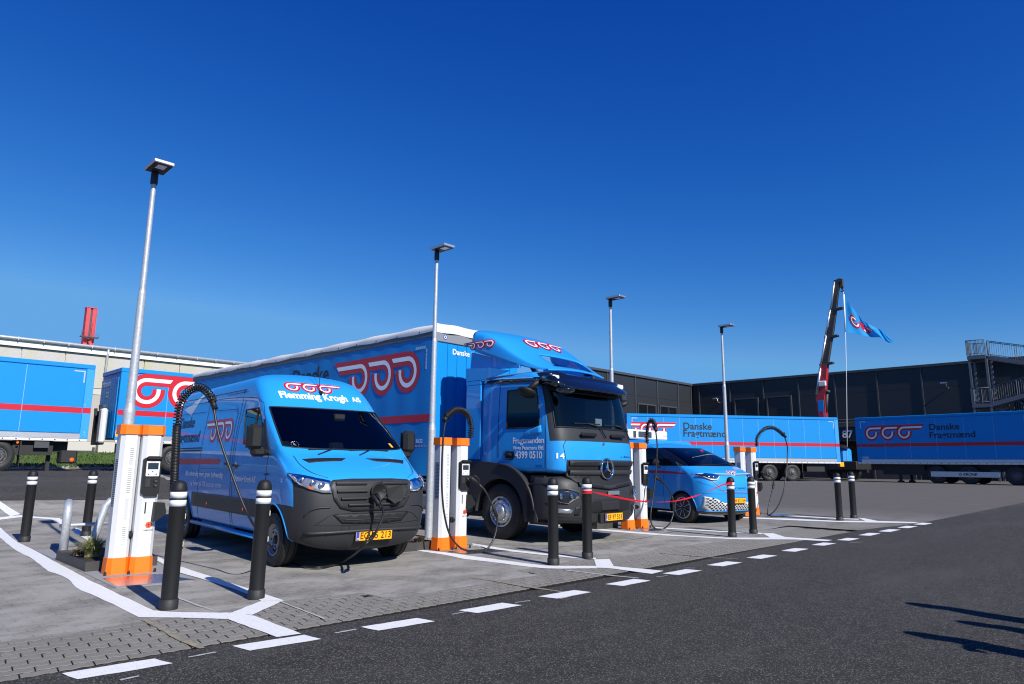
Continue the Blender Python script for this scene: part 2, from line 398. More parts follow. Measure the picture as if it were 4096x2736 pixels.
def m_paint():
    m, t, b = nm('road_paint'); p = world_vec(t); f1 = noise(t, 26, 6, .7, p); f2 = noise(t, 120, 4, .7, p); j, _ = paver_joints(t, p)
    c = mix(t, ramp(t, f1, [(.3, .35), (.55, 0)]), (.78, .775, .765), (.50, .485, .46)); c = mix(t, ramp(t, f2, [(.3, .5), (.48, 0)]), c, (.5, .49, .48))
    jm = t.nodes.new('ShaderNodeMath'); jm.operation = 'MULTIPLY'; t.links.new(j, jm.inputs[0]); t.links.new(ramp(t, f1, [(.4, 0), (.7, .5)]), jm.inputs[1])
    c = mix(t, jm.outputs[0], c, (.3, .29, .28)); t.links.new(c, b.inputs['Base Color']); b.inputs['Roughness'].default_value = .6; bump(t, b, f2, .003, .5); return m
M['asphalt'] = m_asphalt(); M['paved'] = m_paved(); M['paver'] = m_paver(); M['joint'] = m_joint(); M['paint'] = m_paint()
def m_yl():
    m, t, b = nm('faded_yellow_paint'); p = world_vec(t); c, fine = paver_col(t, p); f = noise(t, 9, 8, .8, p)
    c = mix(t, ramp(t, f, [(.46, 0), (.62, .75)]), c, (.42, .31, .09)); t.links.new(c, b.inputs['Base Color']); b.inputs['Roughness'].default_value = .85; return m
M['yline'] = m_yl()
M['grassm'] = simple('grass_green', (.055, .105, .010), .8, wear=.5, bmp=.6, bscale=14)
M['dirt'] = simple('bare_soil', (.17, .13, .10), .95, wear=.4, bmp=.8, bscale=20)
M['concrete'] = simple('concrete_slab', (.27, .27, .275), .8, wear=.15, bmp=.5, bscale=90)

# edge between the asphalt lane and the paving
EDGE = [(-80, 5.5), (1., 5.5), (3.6, 5.45), (8.2, 5.36), (13, 5.5)]
for q in ((3400, 2125), (3670, 2095), (4096, 2010)):
    g = GP(*q); EDGE.append((g.x, g.y))
EDGE.append((400, EDGE[-1][1]+3))
def ye(x):
    for (a, b), (c, d) in zip(EDGE[:-1], EDGE[1:]):
        if x <= c: return b+(d-b)*(x-a)/(c-a)
    return EDGE[-1][1]
def frange(a, b, s): 
    n = max(1, int(round((b-a)/s))); return [a+(b-a)*i/n for i in range(n+1)]
xs = [-400, -120, -60, -30, -15] + frange(-10, 60, 1.25) + [70, 90, 140, 300, 900]
b = MB(); b.grid([[(x, y0, gz(x, y0)-.03) for x in xs] for y0 in [-400, -100, -40, -15, 0, 3, 4.9]+frange(6, 48, 1.5)+[60, 90, 150, 400, 1500]]); b.build('ground', M['asphalt']).__setitem__('kind', 'structure')
b = MB(); xs2 = [-80, -40, -20] + frange(-10, 60, 1.25) + [80, 130, 300]
b.grid([[(x, ye(x)+dy, gz(x, ye(x)+dy)) for x in xs2] for dy in (-70, -30, -12, -6, -3, -1.5, 0)]); tag(b.build('asphalt_road', M['asphalt']), kind='structure')
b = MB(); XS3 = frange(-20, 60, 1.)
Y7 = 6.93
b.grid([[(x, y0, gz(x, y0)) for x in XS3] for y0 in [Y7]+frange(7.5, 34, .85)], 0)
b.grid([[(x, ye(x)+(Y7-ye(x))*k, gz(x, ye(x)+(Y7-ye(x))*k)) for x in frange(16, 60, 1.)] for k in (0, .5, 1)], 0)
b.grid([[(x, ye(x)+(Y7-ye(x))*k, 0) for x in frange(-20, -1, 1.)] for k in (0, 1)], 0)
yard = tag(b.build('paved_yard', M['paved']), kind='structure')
# joint sand filling between the pavers of the open strip
from mathutils import noise as mn
def band(x, y):
    n = mn.noise(Vector((x*.9, y*1.6, 3)))*.28 + mn.noise(Vector((x*4, y*6, 9)))*.07
    top = 6.62 - .05*(x-1) if x < 4 else 6.47-.085*(x-4)*0
    top = {True: 6.55-.03*x, False: 6.43}[x < 4]
    if 4.3 < x < 6.6: top -= .45
    t = (y-(top+n))/.22
    return max(0, min(1, .5+t*.5))
b = MB(); rows = []
for y0 in frange(0, 1, 1/36.):
    rows.append([(x, ye(x)-.01+(Y7+.01-ye(x))*y0, -.0125+.0145*band(x, ye(x)+(Y7-ye(x))*y0)) for x in frange(-1.2, 16.2, .05)])
b.grid(rows); tag(b.build('joint_sand', M['joint'], yard), kind='stuff')
# the pavers themselves
PL, PR = .214, .115
def paver_pts(g=.004, gy=.008):
    def wv(x): return .011*math.sin(2*PI*x/(PL/2))
    n = 6; s = .012
    lo = [(g+(PL-2*g)*i/n, gy+wv(PL*i/n)) for i in range(n+1)]
    hi = [(s+g+(PL-2*g)*i/n, PR-gy+wv(PL*i/n)) for i in range(n+1)]
    return lo+hi[::-1]
pb = MB(); pts = paver_pts(); n = len(pts)
cx = sum(p[0] for p in pts)/n; cy = sum(p[1] for p in pts)/n
ins = [(cx+(p[0]-cx)*.965, cy+(p[1]-cy)*.94) for p in pts]
pb.add([(x, y, -.013) for x, y in pts]+[(x, y, -.003) for x, y in pts]+[(x, y, 0) for x, y in ins],
       [(i, (i+1) % n, n+(i+1) % n, n+i) for i in range(n)]+[(n+i, n+(i+1) % n, 2*n+(i+1) % n, 2*n+i) for i in range(n)]+[tuple(range(2*n, 3*n))])
pme = pb.mesh('paver'); pme.materials.append(M['paver'])
cells = []
for r in range(13):
    y0 = 5.5+.02+r*PR
    for k in range(-4, 76):
        x0 = -.4+k*PL+(PL/2 if r % 2 else 0)
        if x0 > 15.8 or y0+PR > Y7+.02 or band(x0+.1, y0+.06) > .93: continue
        if y0 < ye(x0)+.02: continue
        cells.append((x0, y0, random.uniform(-.0018, .0012)))
def vis(c):
    p = Vector((c[0], c[1], 0))-Vector((0, 0, CAMH)); z = p.dot(_f); u = 2048+FPX*p.dot(_r)/z; v = 1368-FPX*p.dot(_u)/z
    return u > -330 and v < 2860
cells = [c for c in cells if vis(c)]; cells.sort(key=lambda c: c[0]**2+c[1]**2)
for c in cells[:300]:
    o = bpy.data.objects.new('paver', pme); COL.objects.link(o); o.parent = yard; o.location = c
b = MB()
for c in cells[300:]: b.add([(v[0]+c[0], v[1]+c[1], v[2]+c[2]) for v in pb.v], pb.f)
if cells[300:]: tag(b.build('pavers', M['paver'], yard), kind='stuff')

# ---------------------------------------------------------------- painted lines
def zA(x, y): return (.55366*x, 1950+.55366*y)
def z3(x, y): return (.2168*x, 1780+.2168*y)
def z7(x, y): return (1600+.3407*x, 2100+.3407*y)
def z5(x, y): return (1650+.4259*x, 1750+.4259*y)
def z8(x, y): return (2400+.3407*x, 2000+.3407*y)
def zE(x, y): return (2800+.55196*x, 1650+.55196*y)
def strip(top, bot, fn, up=.004, n=6, jit=.006):
    def res(pl):
        q = [GP(*fn(*p), up) for p in pl]; out = []
        L = [0]
        for a, c in zip(q[:-1], q[1:]): L.append(L[-1]+(c-a).length)
        for i in range(n+1):
            t = L[-1]*i/n; k = max(j for j in range(len(L)) if L[j] <= t+1e-9); k = min(k, len(q)-2)
            f = (t-L[k])/max(1e-9, L[k+1]-L[k]); p = q[k].lerp(q[k+1], f)
            if 0 < i < n: p = p+Vector((random.uniform(-jit, jit), random.uniform(-jit, jit), 0)); p.z = gz(p.x, p.y)+up
            out.append(p)
        return out
    return [res(bot), res(top)]
def island(strips):
    b = MB()
    for i, (t_, b_, fn, n) in enumerate(strips): b.grid(strip(t_, b_, fn, .004+.0008*i, n))
    return tag(b.build('painted_line', M['paint']), kind='structure')
island([([(0,283),(120,390),(250,455),(370,520),(480,580),(610,650),(790,740),(1115,890)], [(-60,310),(50,405),(130,465),(230,510),(340,600),(480,650),(560,730),(790,830),(1000,935)], zA, 40),
        ([(1100,888),(1250,899),(1665,905)], [(1000,935),(1330,940),(1650,950)], zA, 16),
        ([(1665,905),(1890,818)], [(1820,920),(2050,815)], zA, 6),
        ([(1665,905),(1822,920),(2175,1055)], [(1645,950),(2000,1080)], zA, 8),
        ([(1120,492),(1290,565),(1600,668),(2050,815)], [(1120,520),(1283,610),(1560,690),(1780,765),(1890,820)], zA, 20),
        ([(0,1035),(380,1275)], [(-20,1160),(190,1312)], z3, 8),
        ([(-60,1345),(190,1310),(370,1295),(570,1315),(950,1340),(1110,1350)], [(-60,1385),(190,1355),(370,1330),(570,1345),(940,1367),(1100,1375)], z3, 14),
        ([(950,1342),(1110,1350),(1500,1560),(1900,1790)], [(940,1367),(1100,1450),(1400,1630),(1760,1860)], z3, 14)])
island([([(60,257),(100,262),(600,330),(1000,385),(1490,450),(1700,475),(1870,480),(2320,480)], [(55,280),(95,285),(560,355),(760,400),(1000,425),(1560,495),(1700,508),(1870,512),(2320,508)], z7, 40),
        ([(1705,1145),(1850,1140)], [(1728,1215),(1892,1212)], z5, 4),
        ([(1728,1205),(1890,1208),(2360,1252)], [(1728,1222),(1840,1226),(2250,1280)], z5, 8),
        ([(850,215),(1280,285),(1700,335),(2140,372),(2300,385)], [(850,242),(1250,305),(1680,352),(2140,396),(2300,402)], z7, 20)])
island([([(-600,268),(0,338),(560,385),(1000,418),(1550,445),(1650,442),(2010,440)], [(-600,288),(0,358),(640,410),(1540,458),(1650,462),(2060,463)], z8, 30),
        ([(1905,390),(2035,390)], [(2000,442),(2185,437)], z8, 4), ([(2000,442),(2185,437),(2348,447)], [(2000,462),(2348,465)], z8, 4),
        ([(610,902),(960,924)], [(610,916),(920,932)], zE, 4),
        ([(650,318),(880,332),(1540,370),(1800,378),(1905,388)], [(650,330),(1540,382),(1790,392),(1905,402)], z8, 16)])
island([([(285,757),(640,768),(1000,785),(1180,785),(1300,786)], [(285,764),(700,782),(1060,795),(1300,797)], zE, 20),
        ([(1150,766),(1190,766)], [(1205,788),(1300,788)], zE, 3), ([(1200,786),(1300,786),(1590,795)], [(1200,797),(1550,801)], zE, 6),
        ([(640,745),(1000,765),(1150,770)], [(640,751),(1000,771),(1150,777)], zE, 10)])
DASH = [(265.7,2693),(944,2584),(1454,2508),(1843.6,2441.7),(2161.5,2386),(2428,2337),(2653.8,2294.7),(2832.7,2260.6),(2988,2231.7),(3127,2203.7),(3247,2180),(3349,2160.6),(3436,2141),(3516,2125.8),(3591,2110.9),(3656,2098)]
DP = [GP(u, v) for u, v in DASH]
for i, g in enumerate(DP):
    d = (DP[min(i+1, 15)]-DP[max(i-1, 0)]); d.z = 0; d.normalize(); nrm = Vector((d.y, -d.x, 0)); rows = []
    for k in range(3):
        row = []
        for j in range(7):
            p = g+d*(.56*j/6+(.03*(k-1) if j in (0, 6) else 0)+random.uniform(-.006, .006))+nrm*(.21*k/2+random.uniform(-.005, .005)); p.z = gz(p.x, p.y)+.005; row.append(p)
        rows.append(row)
    b = MB(); b.grid(rows[::-1]); tag(b.build('painted_dash', M['paint']), kind='structure')
# thin chalk guide lines and faded yellow marks
def thin(name, px, wd, mat, up=.005, n=10):
    q = [GP(*p, up) for p in px]; out = [[], []]
    for i in range(n+1):
        t = i/n*(len(q)-1); k = min(int(t), len(q)-2); p = q[k].lerp(q[k+1], t-k); d = (q[k+1]-q[k]).normalized(); nn = Vector((-d.y, d.x, 0))*wd/2
        for s, row in ((-1, out[0]), (1, out[1])):
            r_ = p+nn*s*random.uniform(.6, 1.2); r_.z = gz(r_.x, r_.y)+up; row.append(r_)
    b = MB(); b.grid(out); return tag(b.build(name, mat), kind='structure')
M['chalk'] = simple('chalk_line', (.42, .42, .43), .9, wear=.3)
for px, wd in ((((480,2720),(555,2703)),.03), (((755,2628),(862,2608)),.03), (((1340,2532),(1425,2516)),.03), (((1810,2457),(1870,2445)),.025), (((2060,2410),(2120,2402)),.025), (((2240,2395),(2300,2380)),.02),
               (((2625,2308),(2670,2302)),.02), (((2740,2272),(2780,2272)),.02), (((710,2390),(790,2420),(850,2440)),.03), (((1120,2405),(1210,2440),(1300,2475)),.025), (((2260,2280),(2400,2297),(2555,2312)),.05), (((3400,2170),(3450,2168)),.03)):
    thin('chalk_line', px, wd, M['chalk'], .006)
for px, wd in ((((575,2478),(640,2510),(710,2552),(810,2592)),.05), (((1880,2308),(1960,2320),(2100,2345),(2250,2367)),.06), (((2640,2212),(2800,2225),(2952,2236)),.05),
               (((3060,1930),(3500,1945),(4096,1966)),.06), (((3055,1951),(3500,1966),(4096,1990)),.05), (((3055,1970),(3600,1990),(4096,2010)),.05), (((3060,1994),(3600,2010),(4010,2022)),.05), (((3060,2014),(3500,2025),(3970,2035)),.05),
               (((210,1875),(235,1882),(285,1887)),.1), (((395,1876),(420,1882),(470,1887)),.1)):
    thin('faded_yellow_line', px, wd, M['yline'], .006, 16)
for (u, v) in ((665, 2395), (780, 2600), (115, 2165)): pass
# darker asphalt lane behind the first charging bay
a0 = GP(0, 2003); a1 = GP(460, 2000); dd = (a1-a0); dd.z = 0; dd.normalize(); nn = Vector((-dd.y, dd.x, 0))
if nn.y < 0: nn = -nn
rows = []
for t in frange(0, 12, .6):
    rows.append([(lambda p: (p.x, p.y, gz(p.x, p.y)+.012))(a0+dd*s+nn*t) for s in frange(-14, 8, 1.)])
b = MB(); b.grid(rows); tag(b.build('asphalt_lane', M['asphalt']), kind='structure')
# concrete pads and steel covers at the chargers
def slab(name, px, mat, z0, z1, kind='structure', label=None, cat=None, parent=None):
    q = [GP(*p) for p in px]; zz = max(p.z for p in q); b = MB()
    if sum((q[i].x*q[(i+1) % len(q)].y-q[(i+1) % len(q)].x*q[i].y) for i in range(len(q))) < 0: q.reverse()
    b.prism([(p.x, p.y) for p in q], zz+z0, zz+z1); o = b.build(name, mat)
    return tag(o, label, cat, kind=None if label else kind)
slab('concrete_pad', (zA(250,455), zA(470,640-190), zA(1180,560), zA(1400,680), zA(840,730), zA(480,560)), M['concrete'], -.01, .006)
def m_check():
    m, t, b = nm('checker_plate'); b.inputs['Metallic'].default_value = .9; b.inputs['Base Color'].default_value = (.42, .42, .43, 1); b.inputs['Roughness'].default_value = .22
    v = t.nodes.new('ShaderNodeTexVoronoi'); v.inputs['Scale'].default_value = 45; p = world_vec(t); t.links.new(p, v.inputs[0]); bump(t, b, v.outputs['Distance'], .004, .5); return m
M['check'] = m_check()
for px, lab in ((((410,2316),(640,2298),(773,2321),(468,2350)), 'steel checker plate cover in the ground before the nearest charger'),
                ((z7(560,315),z7(1060,285),z7(1285,310),z7(800,348)), 'steel cover plate before the charger beside the truck'),
                ((z8(480,347),z8(640,338),z8(760,358),z8(520,372)), 'steel cover plate before the charger beside the minivan'),
                ((zE(500,743),zE(610,738),zE(700,750),zE(520,757)), 'small steel cover plate before the farthest charger')):
    slab('cover_plate', px, M['check'], .004, .009, None, lab, 'ground cover')

# grass bank in front of the pale hall
b = MB(); b.grid([[(x, y0, gz(x, y0)+.01+.03*mn.noise(Vector((x*.8, y0*.8, 0)))+(0 if y0 > 34.8 else -.05)) for x in frange(-22, 32, .6)] for y0 in frange(34.3, 42.2, .4)])
tag(b.build('grass_bank', M['grassm']), kind='structure')
b = MB()
for i in range(17000):
    x = random.uniform(-4, 20); y0 = random.uniform(34.6, 42); z = gz(x, y0)+.01; a = random.uniform(0, PI); h = random.uniform(.03, .10); wd = random.uniform(.02, .05); l = random.uniform(-.05, .05)
    b.add([(x-wd*math.cos(a), y0-wd*math.sin(a), z), (x+wd*math.cos(a), y0+wd*math.sin(a), z), (x+l, y0+l, z+h)], [(0, 1, 2)])
tag(b.build('grass', M['grassm']), 'short green grass growing on the bank before the pale hall', 'grass', kind='stuff')
b = MB(); b.grid([[(x, y0+.15*mn.noise(Vector((x*2, 0, 5))), gz(x, y0)+.03) for x in frange(-22, 24, .3)] for y0 in (33.9, 34.2, 34.5, 34.8)]); tag(b.build('bare_soil_edge', M['dirt']), kind='structure')
b = MB()
for i in range(500):
    x = random.uniform(-3, 16); y0 = random.gauss(34.5, .25); z = gz(x, y0)+.03; r_ = random.uniform(.02, .06)
    b.add([(x-r_, y0-r_, z), (x+r_, y0-r_, z), (x+r_*.6, y0+r_, z), (x-r_, y0+r_, z), (x, y0, z+r_*1.2)], [(0,1,4),(1,2,4),(2,3,4),(3,0,4)])
tag(b.build('gravel', M['concrete']), 'loose pale stones along the foot of the grass bank', 'gravel', kind='stuff')
# ================================================================ BUILDINGS
M['hallwall'] = simple('pale_concrete_panel', (.50, .48, .43), .85, wear=.10, bmp=.4, bscale=30)
def m_stained():
    m, t, b = nm('stained_panel'); p = world_vec(t); mp = N(t, 'ShaderNodeMapping'); mp.inputs['Scale'].default_value = (1.2, 1, .12); t.links.new(p, mp.inputs[0])
    s = noise(t, .9, 6, .6, mp.outputs[0], .3); c = mix(t, ramp(t, s, [(.42, 0), (.68, 1)]), (.47, .45, .44), (.44, .42, .27))
    f = noise(t, 14, 5, .6, p); c = mix(t, ramp(t, f, [(.35, .25), (.6, 0)]), c, (.3, .29, .25)); t.links.new(c, b.inputs['Base Color']); b.inputs['Roughness'].default_value = .8; return m
M['stained'] = m_stained()
M['dark'] = simple('dark_cladding', (.017, .020, .026), .5, wear=.15)
M['dark2'] = simple('dark_cladding_trim', (.05, .053, .06), .5, wear=.2)
M['stairsteel'] = simple('weathered_stair_steel', (.14, .15, .17), .5, metal=.3, wear=.3)
M['pebble'] = simple('pebble_render', (.42, .39, .35), .95, wear=.3, bmp=1, bscale=45)
M['roofw'] = simple('white_fascia', (.75, .75, .73), .5, wear=.08)
M['winblack'] = simple('dark_window', (.008, .009, .012), .08, coat=1)
def face_box(b, x0, x1, z0, z1, d0, d1, mi=0): b.box(x0, x1, d0, d1, z0, z1, mi)   # local frame: wall in XZ, outward -Y
# pale hall, left, wall plane Y = 42
HY = 42.
h = thing('storage_hall', 'pale low hall with stained wall panels and white fascia behind the left trailers', 'building', (0, HY, 0))
L0, L1 = -26., 34.; top = PY(0, 1340, HY).z; fb = PY(0, 1378, HY).z; wb = 1.72; sb = PY(430, 1660, HY).z
b = MB(); b.box(L0, L1, .12, 24, wb-1, top-.25); b.build('wall_core', M['hallwall'], h)
b = MB(); b.box(L0, L1, -.12, .10, fb, top-.16); b.build('fascia', M['roofw'], h)
b = MB(); b.tube([(L0, -.22, top-.1), (L1, -.22, top-.1)], .085, 10); 
for i in range(int((L1-L0)/1.1)): x = L0+.5+i*1.1; b.box(x-.02, x+.02, -.32, -.12, top-.2, top-.02)
b.build('gutter', M['galv'], h)
b = MB(); b.box(L0-.2, L1+.2, -.1, 24, top-.16, top-.05); b.build('roof', M['roofw'], h)
px0 = PY(430, 1400, HY).x
pw = 1.93; upper0 = PY(400, 1555, HY).z
k = 0; x = px0-pw*12
while x < L1-pw:
    if x > L0:
        b = MB(); b.box(x+.02, x+pw-.02, .03, .12, upper0+.02, fb-.02); b.build('wall_panel', M['stained'], h)
        b = MB(); b.box(x+.02, x+pw-.02, .0, .12, 2.35, upper0-.35); b.build('lower_panel', M['pebble'], h)
    x += pw
b = MB(); b.box(L0, L1, -.02, .12, upper0-.33, upper0-.02); b.box(L0, L1, -.02, .12, wb-.6, 2.33); b.build('concrete_band', M['hallwall'], h)
for xx in (px0, px0-pw*5, px0+pw*7):
    b = MB(); b.tube([(xx, -.22, top-.15), (xx, -.14, top-.5), (xx, -.1, fb-.3), (xx, -.1, wb+.1)], .06, 10); b.build('downpipe', M['galv'], h)
b = MB(); q = PY(362, 1835, HY); b.box(q.x-.05, q.x+.05, -.4, -.25, 1.3, q.z+.6); b.box(q.x-2.2, q.x-.05, -.38, -.3, q.z, q.z+.42); b.build('low_barrier', M['dark2'], h)

# red boom tower behind the hall
q0 = PY(352, 1380, 60); q1 = PY(372, 1233, 60); t_ = thing('red_tower', 'faded red steel boom standing upright behind the pale hall', 'crane boom', (q0.x, 60, 0))
M['fadedred'] = simple('faded_red_paint', (.50, .045, .06), .6, wear=.35)
w0 = .36; H0 = q1.z; z0 = 6.
b = MB()
for (x0, x1) in ((-w0, -.08), (.06, w0)): b.box(x0, x1, 0, .6, z0, H0)
b.build('boom_box', M['fadedred'], t_)
b = MB(); b.box(-.08, .06, .1, .5, z0, H0-.1); b.build('cable_channel', M['dark2'], t_)
b = MB(); b.box(-w0-.04, w0+.04, -.04, .64, H0, H0+.05); b.box(-w0, -w0+.05, -.05, -.01, z0, H0); b.box(w0-.05, w0, -.05, -.01, z0, H0); b.build('edge_flange', M['fadedred'], t_)
zp = PY(372, 1352, 60).z
b = MB(); b.box(-w0-.3, w0+.2, -.5, -.1, zp-.05, zp+.02)
for x in (-w0-.28, -w0-.05, w0+.0, w0+.18): b.tube([(x, -.45, zp), (x, -.45, zp+.3)], .012, 6)
b.tube([(-w0-.28, -.45, zp+.3), (-w0-.05, -.45, zp+.3)], .012, 6); b.build('platform', M['dark2'], t_)
b = MB(); b.tube([(.12, -.2, zp-1.4), (.12, -.2, zp+1.2)], .04, 8); b.tube([(.0, -.2, zp-.3), (.45, -.2, zp-1.2)], .12, 8); b.build('hydraulic_ram', M['fadedred'], t_)

# dark warehouse: wall facing -X at X=60 and wall facing -Y at Y=34.8
WX, WY = 60., 34.82
H1 = PX(2768, 1536, WX).z; wt = thing('warehouse', 'long dark grey warehouse with vertical cladding joints and loading doors behind the right trailers', 'building', (WX, WY, 0))
b = MB(); b.box(.12, 40, -75, 30, -.5, H1-.12); b.box(-17, .12, .12, 30, -.5, H1-.12); b.build('wall_core', M['dark'], wt)
def cladding(along, p0, p1, zc, W_, doors):
    """panels butted along one wall; 'x' wall runs along X (outward -Y), 'y' wall along Y (outward -X)"""
    pass
# joints measured in the photograph (pixel columns at mid-height)
jy = [2796, 2919, 3053, 3194, 3340, 3510, 3690, 3890, 4110]
ys = [PX(u, 1560, WX).y-WY for u in jy]
ys = [0]+ys+[ys[-1]-6.2*k for k in range(1, 8)]
zrow = [-.4, 3.0, 5.2, 7.4, H1-.2]
for a, c in zip(ys[:-1], ys[1:]):
    for z0_, z1_ in zip(zrow[:-1], zrow[1:]):
        b = MB(); b.box(.03, .12, c+.06, a-.06, z0_+.008, z1_-.008); b.build('cladding_panel', M['dark'], wt)
for a in ys[1:]:
    b = MB(); b.box(-.05, .12, a-.05, a+.05, -.4, H1-.2); b.build('joint_profile', M['dark2'], wt)
jx = [2430, 2541, 2629, 2711, 2763]
xs_ = [PY(u, 1560, WY).x-WX for u in jx]; xs_ = [-17]+xs_
for a, c in zip(xs_[:-1], xs_[1:]+[0]):
    for z0_, z1_ in zip(zrow[:-1], zrow[1:]):
        b = MB(); b.box(a+.06, c-.06, .03, .12, z0_+.008, z1_-.008); b.build('cladding_panel', M['dark'], wt)
for a in xs_[1:]:
    b = MB(); b.box(a-.06, a+.06, -.05, .12, -.4, H1-.2); b.build('joint_profile', M['dark2'], wt)
b = MB(); b.box(-17, -.02, -.12, .3, H1-.2, H1); b.box(-.12, .3, -75, -.12, H1-.2, H1); b.box(-.12, .3, -.12, .3, H1-.2, H1); b.build('parapet', M['dark2'], wt)
for (ua, ub, v0, v1) in ((2553, 2620, 1616, 1662), (2641, 2704, 1625, 1665)):
    pa = PY(ua, v0, WY); pb2 = PY(ub, v0, WY); zt = pa.z; x0, x1 = pa.x-WX, pb2.x-WX
    fr = MB(); fr.box(x0-.1, x1+.1, -.06, .02, zt-.02, zt+.1); fr.box(x0-.1, x0, -.06, .02, zt-2, zt-.02); fr.box(x1, x1+.1, -.06, .02, zt-2, zt-.02); fr.box((x0+x1)/2-.04, (x0+x1)/2+.04, -.06, .02, zt-2, zt-.02)
    f = fr.build('window', M['dark2'], wt)
    for s in (0, 1):
        g = MB(); m_ = (x0+x1)/2; a, c = ((x0+.01, m_-.05), (m_+.05, x1-.01))[s]; g.box(a, c, -.02, .02, zt-2, zt-.03); g.build('pane', M['winblack'], f)
q = PY(2494, 1593, WY); b = MB(); b.box(q.x-WX-.3, q.x-WX+.3, -.08, .02, q.z-.45, q.z+.45)
for k in range(6): b.box(q.x-WX-.26, q.x-WX+.26, -.12, -.08, q.z-.4+k*.14, q.z-.33+k*.14)
b.build('vent_grille', M['dark2'], wt)
for (ua, ub, v0) in ((2943, 3030, 1600), (3072, 3162, 1592)):
    pa = PX(ua, v0, WX); pc = PX(ub, v0-4, WX); y0, y1 = pc.y-WY, pa.y-WY; zt = pa.z
    fr = MB(); fr.box(-.16, .02, y0-.12, y1+.12, zt, zt+.12); fr.box(-.16, .02, y0-.12, y0, -.4, zt); fr.box(-.16, .02, y1, y1+.12, -.4, zt); f = fr.build('loading_door', M['dark2'], wt)
    for k in range(5): g = MB(); g.box(-.04, .02, y0+.02, y1-.02, zt-1.1*(k+1)+.01, zt-1.1*k-.02); g.build('door_section', M['dark'], f)
for (u, v) in ((2868, 1597), (3785, 1535)):
    q = PX(u, v, WX-.5); l = MB(); l.tube([(.5-.5, q.y-WY, q.z-.3), (-.35, q.y-WY, q.z-.25), (-.5, q.y-WY, q.z)], .05, 8); l.bbox(-.75, -.35, q.y-WY-.1, q.y-WY+.35, q.z, q.z+.12, .03); l.build('wall_lamp', M['alu'], wt)
# dock canopy with the number 87 and buffers between the trailers
t87 = thing('loading_dock', 'dark dock canopy with white number 87 between the two right trailers', 'loading dock', (57.5, 21, .45))
q = PX(3388, 1735, 57.4)
b = MB(); b.box(.0, 2.4, -6, 9, 4.0, 4.35); b.build('canopy', M['dark2'], t87)
b = MB(); b.box(.05, .25, -6, 9, 2.9, 3.95); b.build('canopy_front', M['dark'], t87)
b = MB(); b.box(.5, 2.4, -6, 9, .0, 1.25); b.build('dock_base', M['dark2'], t87)
for yy in (-5.8, -3, 0, 3, 6, 8.8): b = MB(); b.box(.1, .22, yy-.06, yy+.06, .0, 2.9); b.build('post', M['dark2'], t87)
text('87', 'dock_number', M['white'], t87, (0, q.y-21, q.z-.45-.3), (0, -1, 0), (0, 0, 1), .8, .02, 'CENTER', lift=.02)
b = MB(); b.tube([(-.1, -6, 4.38), (-.1, 9, 4.38)], .03, 6); 
for yy in range(-6, 10, 2): b.tube([(-.1, yy, 4.3), (-.1, yy, 4.6)], .03, 6)
b.tube([(-.1, -6, 4.6), (-.1, 9, 4.6)], .03, 6); b.build('railing', M['dark2'], t87)

# outside stair on the warehouse
SX = 57.6
def sp(u, v): p = PX(u, v, SX); return p.y, p.z
yA, zTop = sp(3868, 1424); yB, _ = sp(3942, 1418); yC, zM = sp(3875, 1616); yD, _ = sp(3950, 1612)
st = thing('outside_stair', 'galvanised steel outside stair with baluster railings on the dark warehouse', 'staircase', (SX, 0, .45))
Z = lambda z: z-.45
y_far = yB-6.3; zT, zL = Z(zTop), Z(zM); zMid = (zT+zL)/2
def rail(b, p, q, n, h=1.1):
    p, q = Vector(p), Vector(q); up = Vector((0, 0, h)); b.tube([p+up, q+up], .028, 6); b.tube([p+Vector((0, 0, .12)), q+Vector((0, 0, .12))], .02, 6)
    for i in range(n+1):
        r_ = p.lerp(q, i/n); b.tube([r_, r_+up] if i % 6 == 0 else [r_+Vector((0, 0, .12)), r_+up], .026 if i % 6 == 0 else .012, 5, caps=False)
for nm_, za, in (('upper_landing', zT), ('lower_landing', zL)):
    b = MB(); b.box(0, 1.7, yB, yA, za-.06, za); b.box(-.04, .06, yB, yA, za-.28, za-.06); b.box(1.6, 1.7, yB, yA, za-.28, za-.06); b.box(.06, 1.6, yA-.06, yA, za-.28, za-.06); b.build(nm_, M['stairsteel'], st)
    b = MB(); rail(b, (0, yB, za), (0, yA, za), 14); rail(b, (0, yA, za), (1.7, yA, za), 10); 
    if za == zT: rail(b, (1.7, yB+.1, za), (1.7, yA, za), 14); rail(b, (1.0, yB, za), (1.0, yB+.02, za), 1)
    b.build('landing_railing', M['stairsteel'], st)
b = MB(); b.box(0, 1.7, y_far-1.6, y_far, zMid-.06, zMid); b.box(-.04, .06, y_far-1.6, y_far, zMid-.28, zMid-.06); b.build('middle_landing', M['stairsteel'], st)
def flight(name, x0, x1, ya, za, yb, zb):
    b = MB(); d = Vector((0, yb-ya, zb-za)); n = 17
    for x in (x0, x1): b.add([(x-.03, ya, za-.28), (x+.03, ya, za-.28), (x+.03, ya, za+.02), (x-.03, ya, za+.02), (x-.03, yb, zb-.28), (x+.03, yb, zb-.28), (x+.03, yb, zb+.02), (x-.03, yb, zb+.02)], [(0,1,2,3),(7,6,5,4),(0,4,5,1),(1,5,6,2),(2,6,7,3),(3,7,4,0)])
    o = b.build(name, M['stairsteel'], st)
    for i in range(n):
        p = Vector((0, ya, za)).lerp(Vector((0, yb, zb)), (i+.5)/n); tr = MB(); tr.box(x0+.03, x1-.03, p.y-.13, p.y+.13, p.z-.03, p.z); tr.build('tread', M['stairsteel'], o)
    b = MB(); rail(b, (x0, ya, za), (x0, yb, zb), 24); rail(b, (x1, ya, za), (x1, yb, zb), 24); b.build('flight_railing', M['stairsteel'], st)
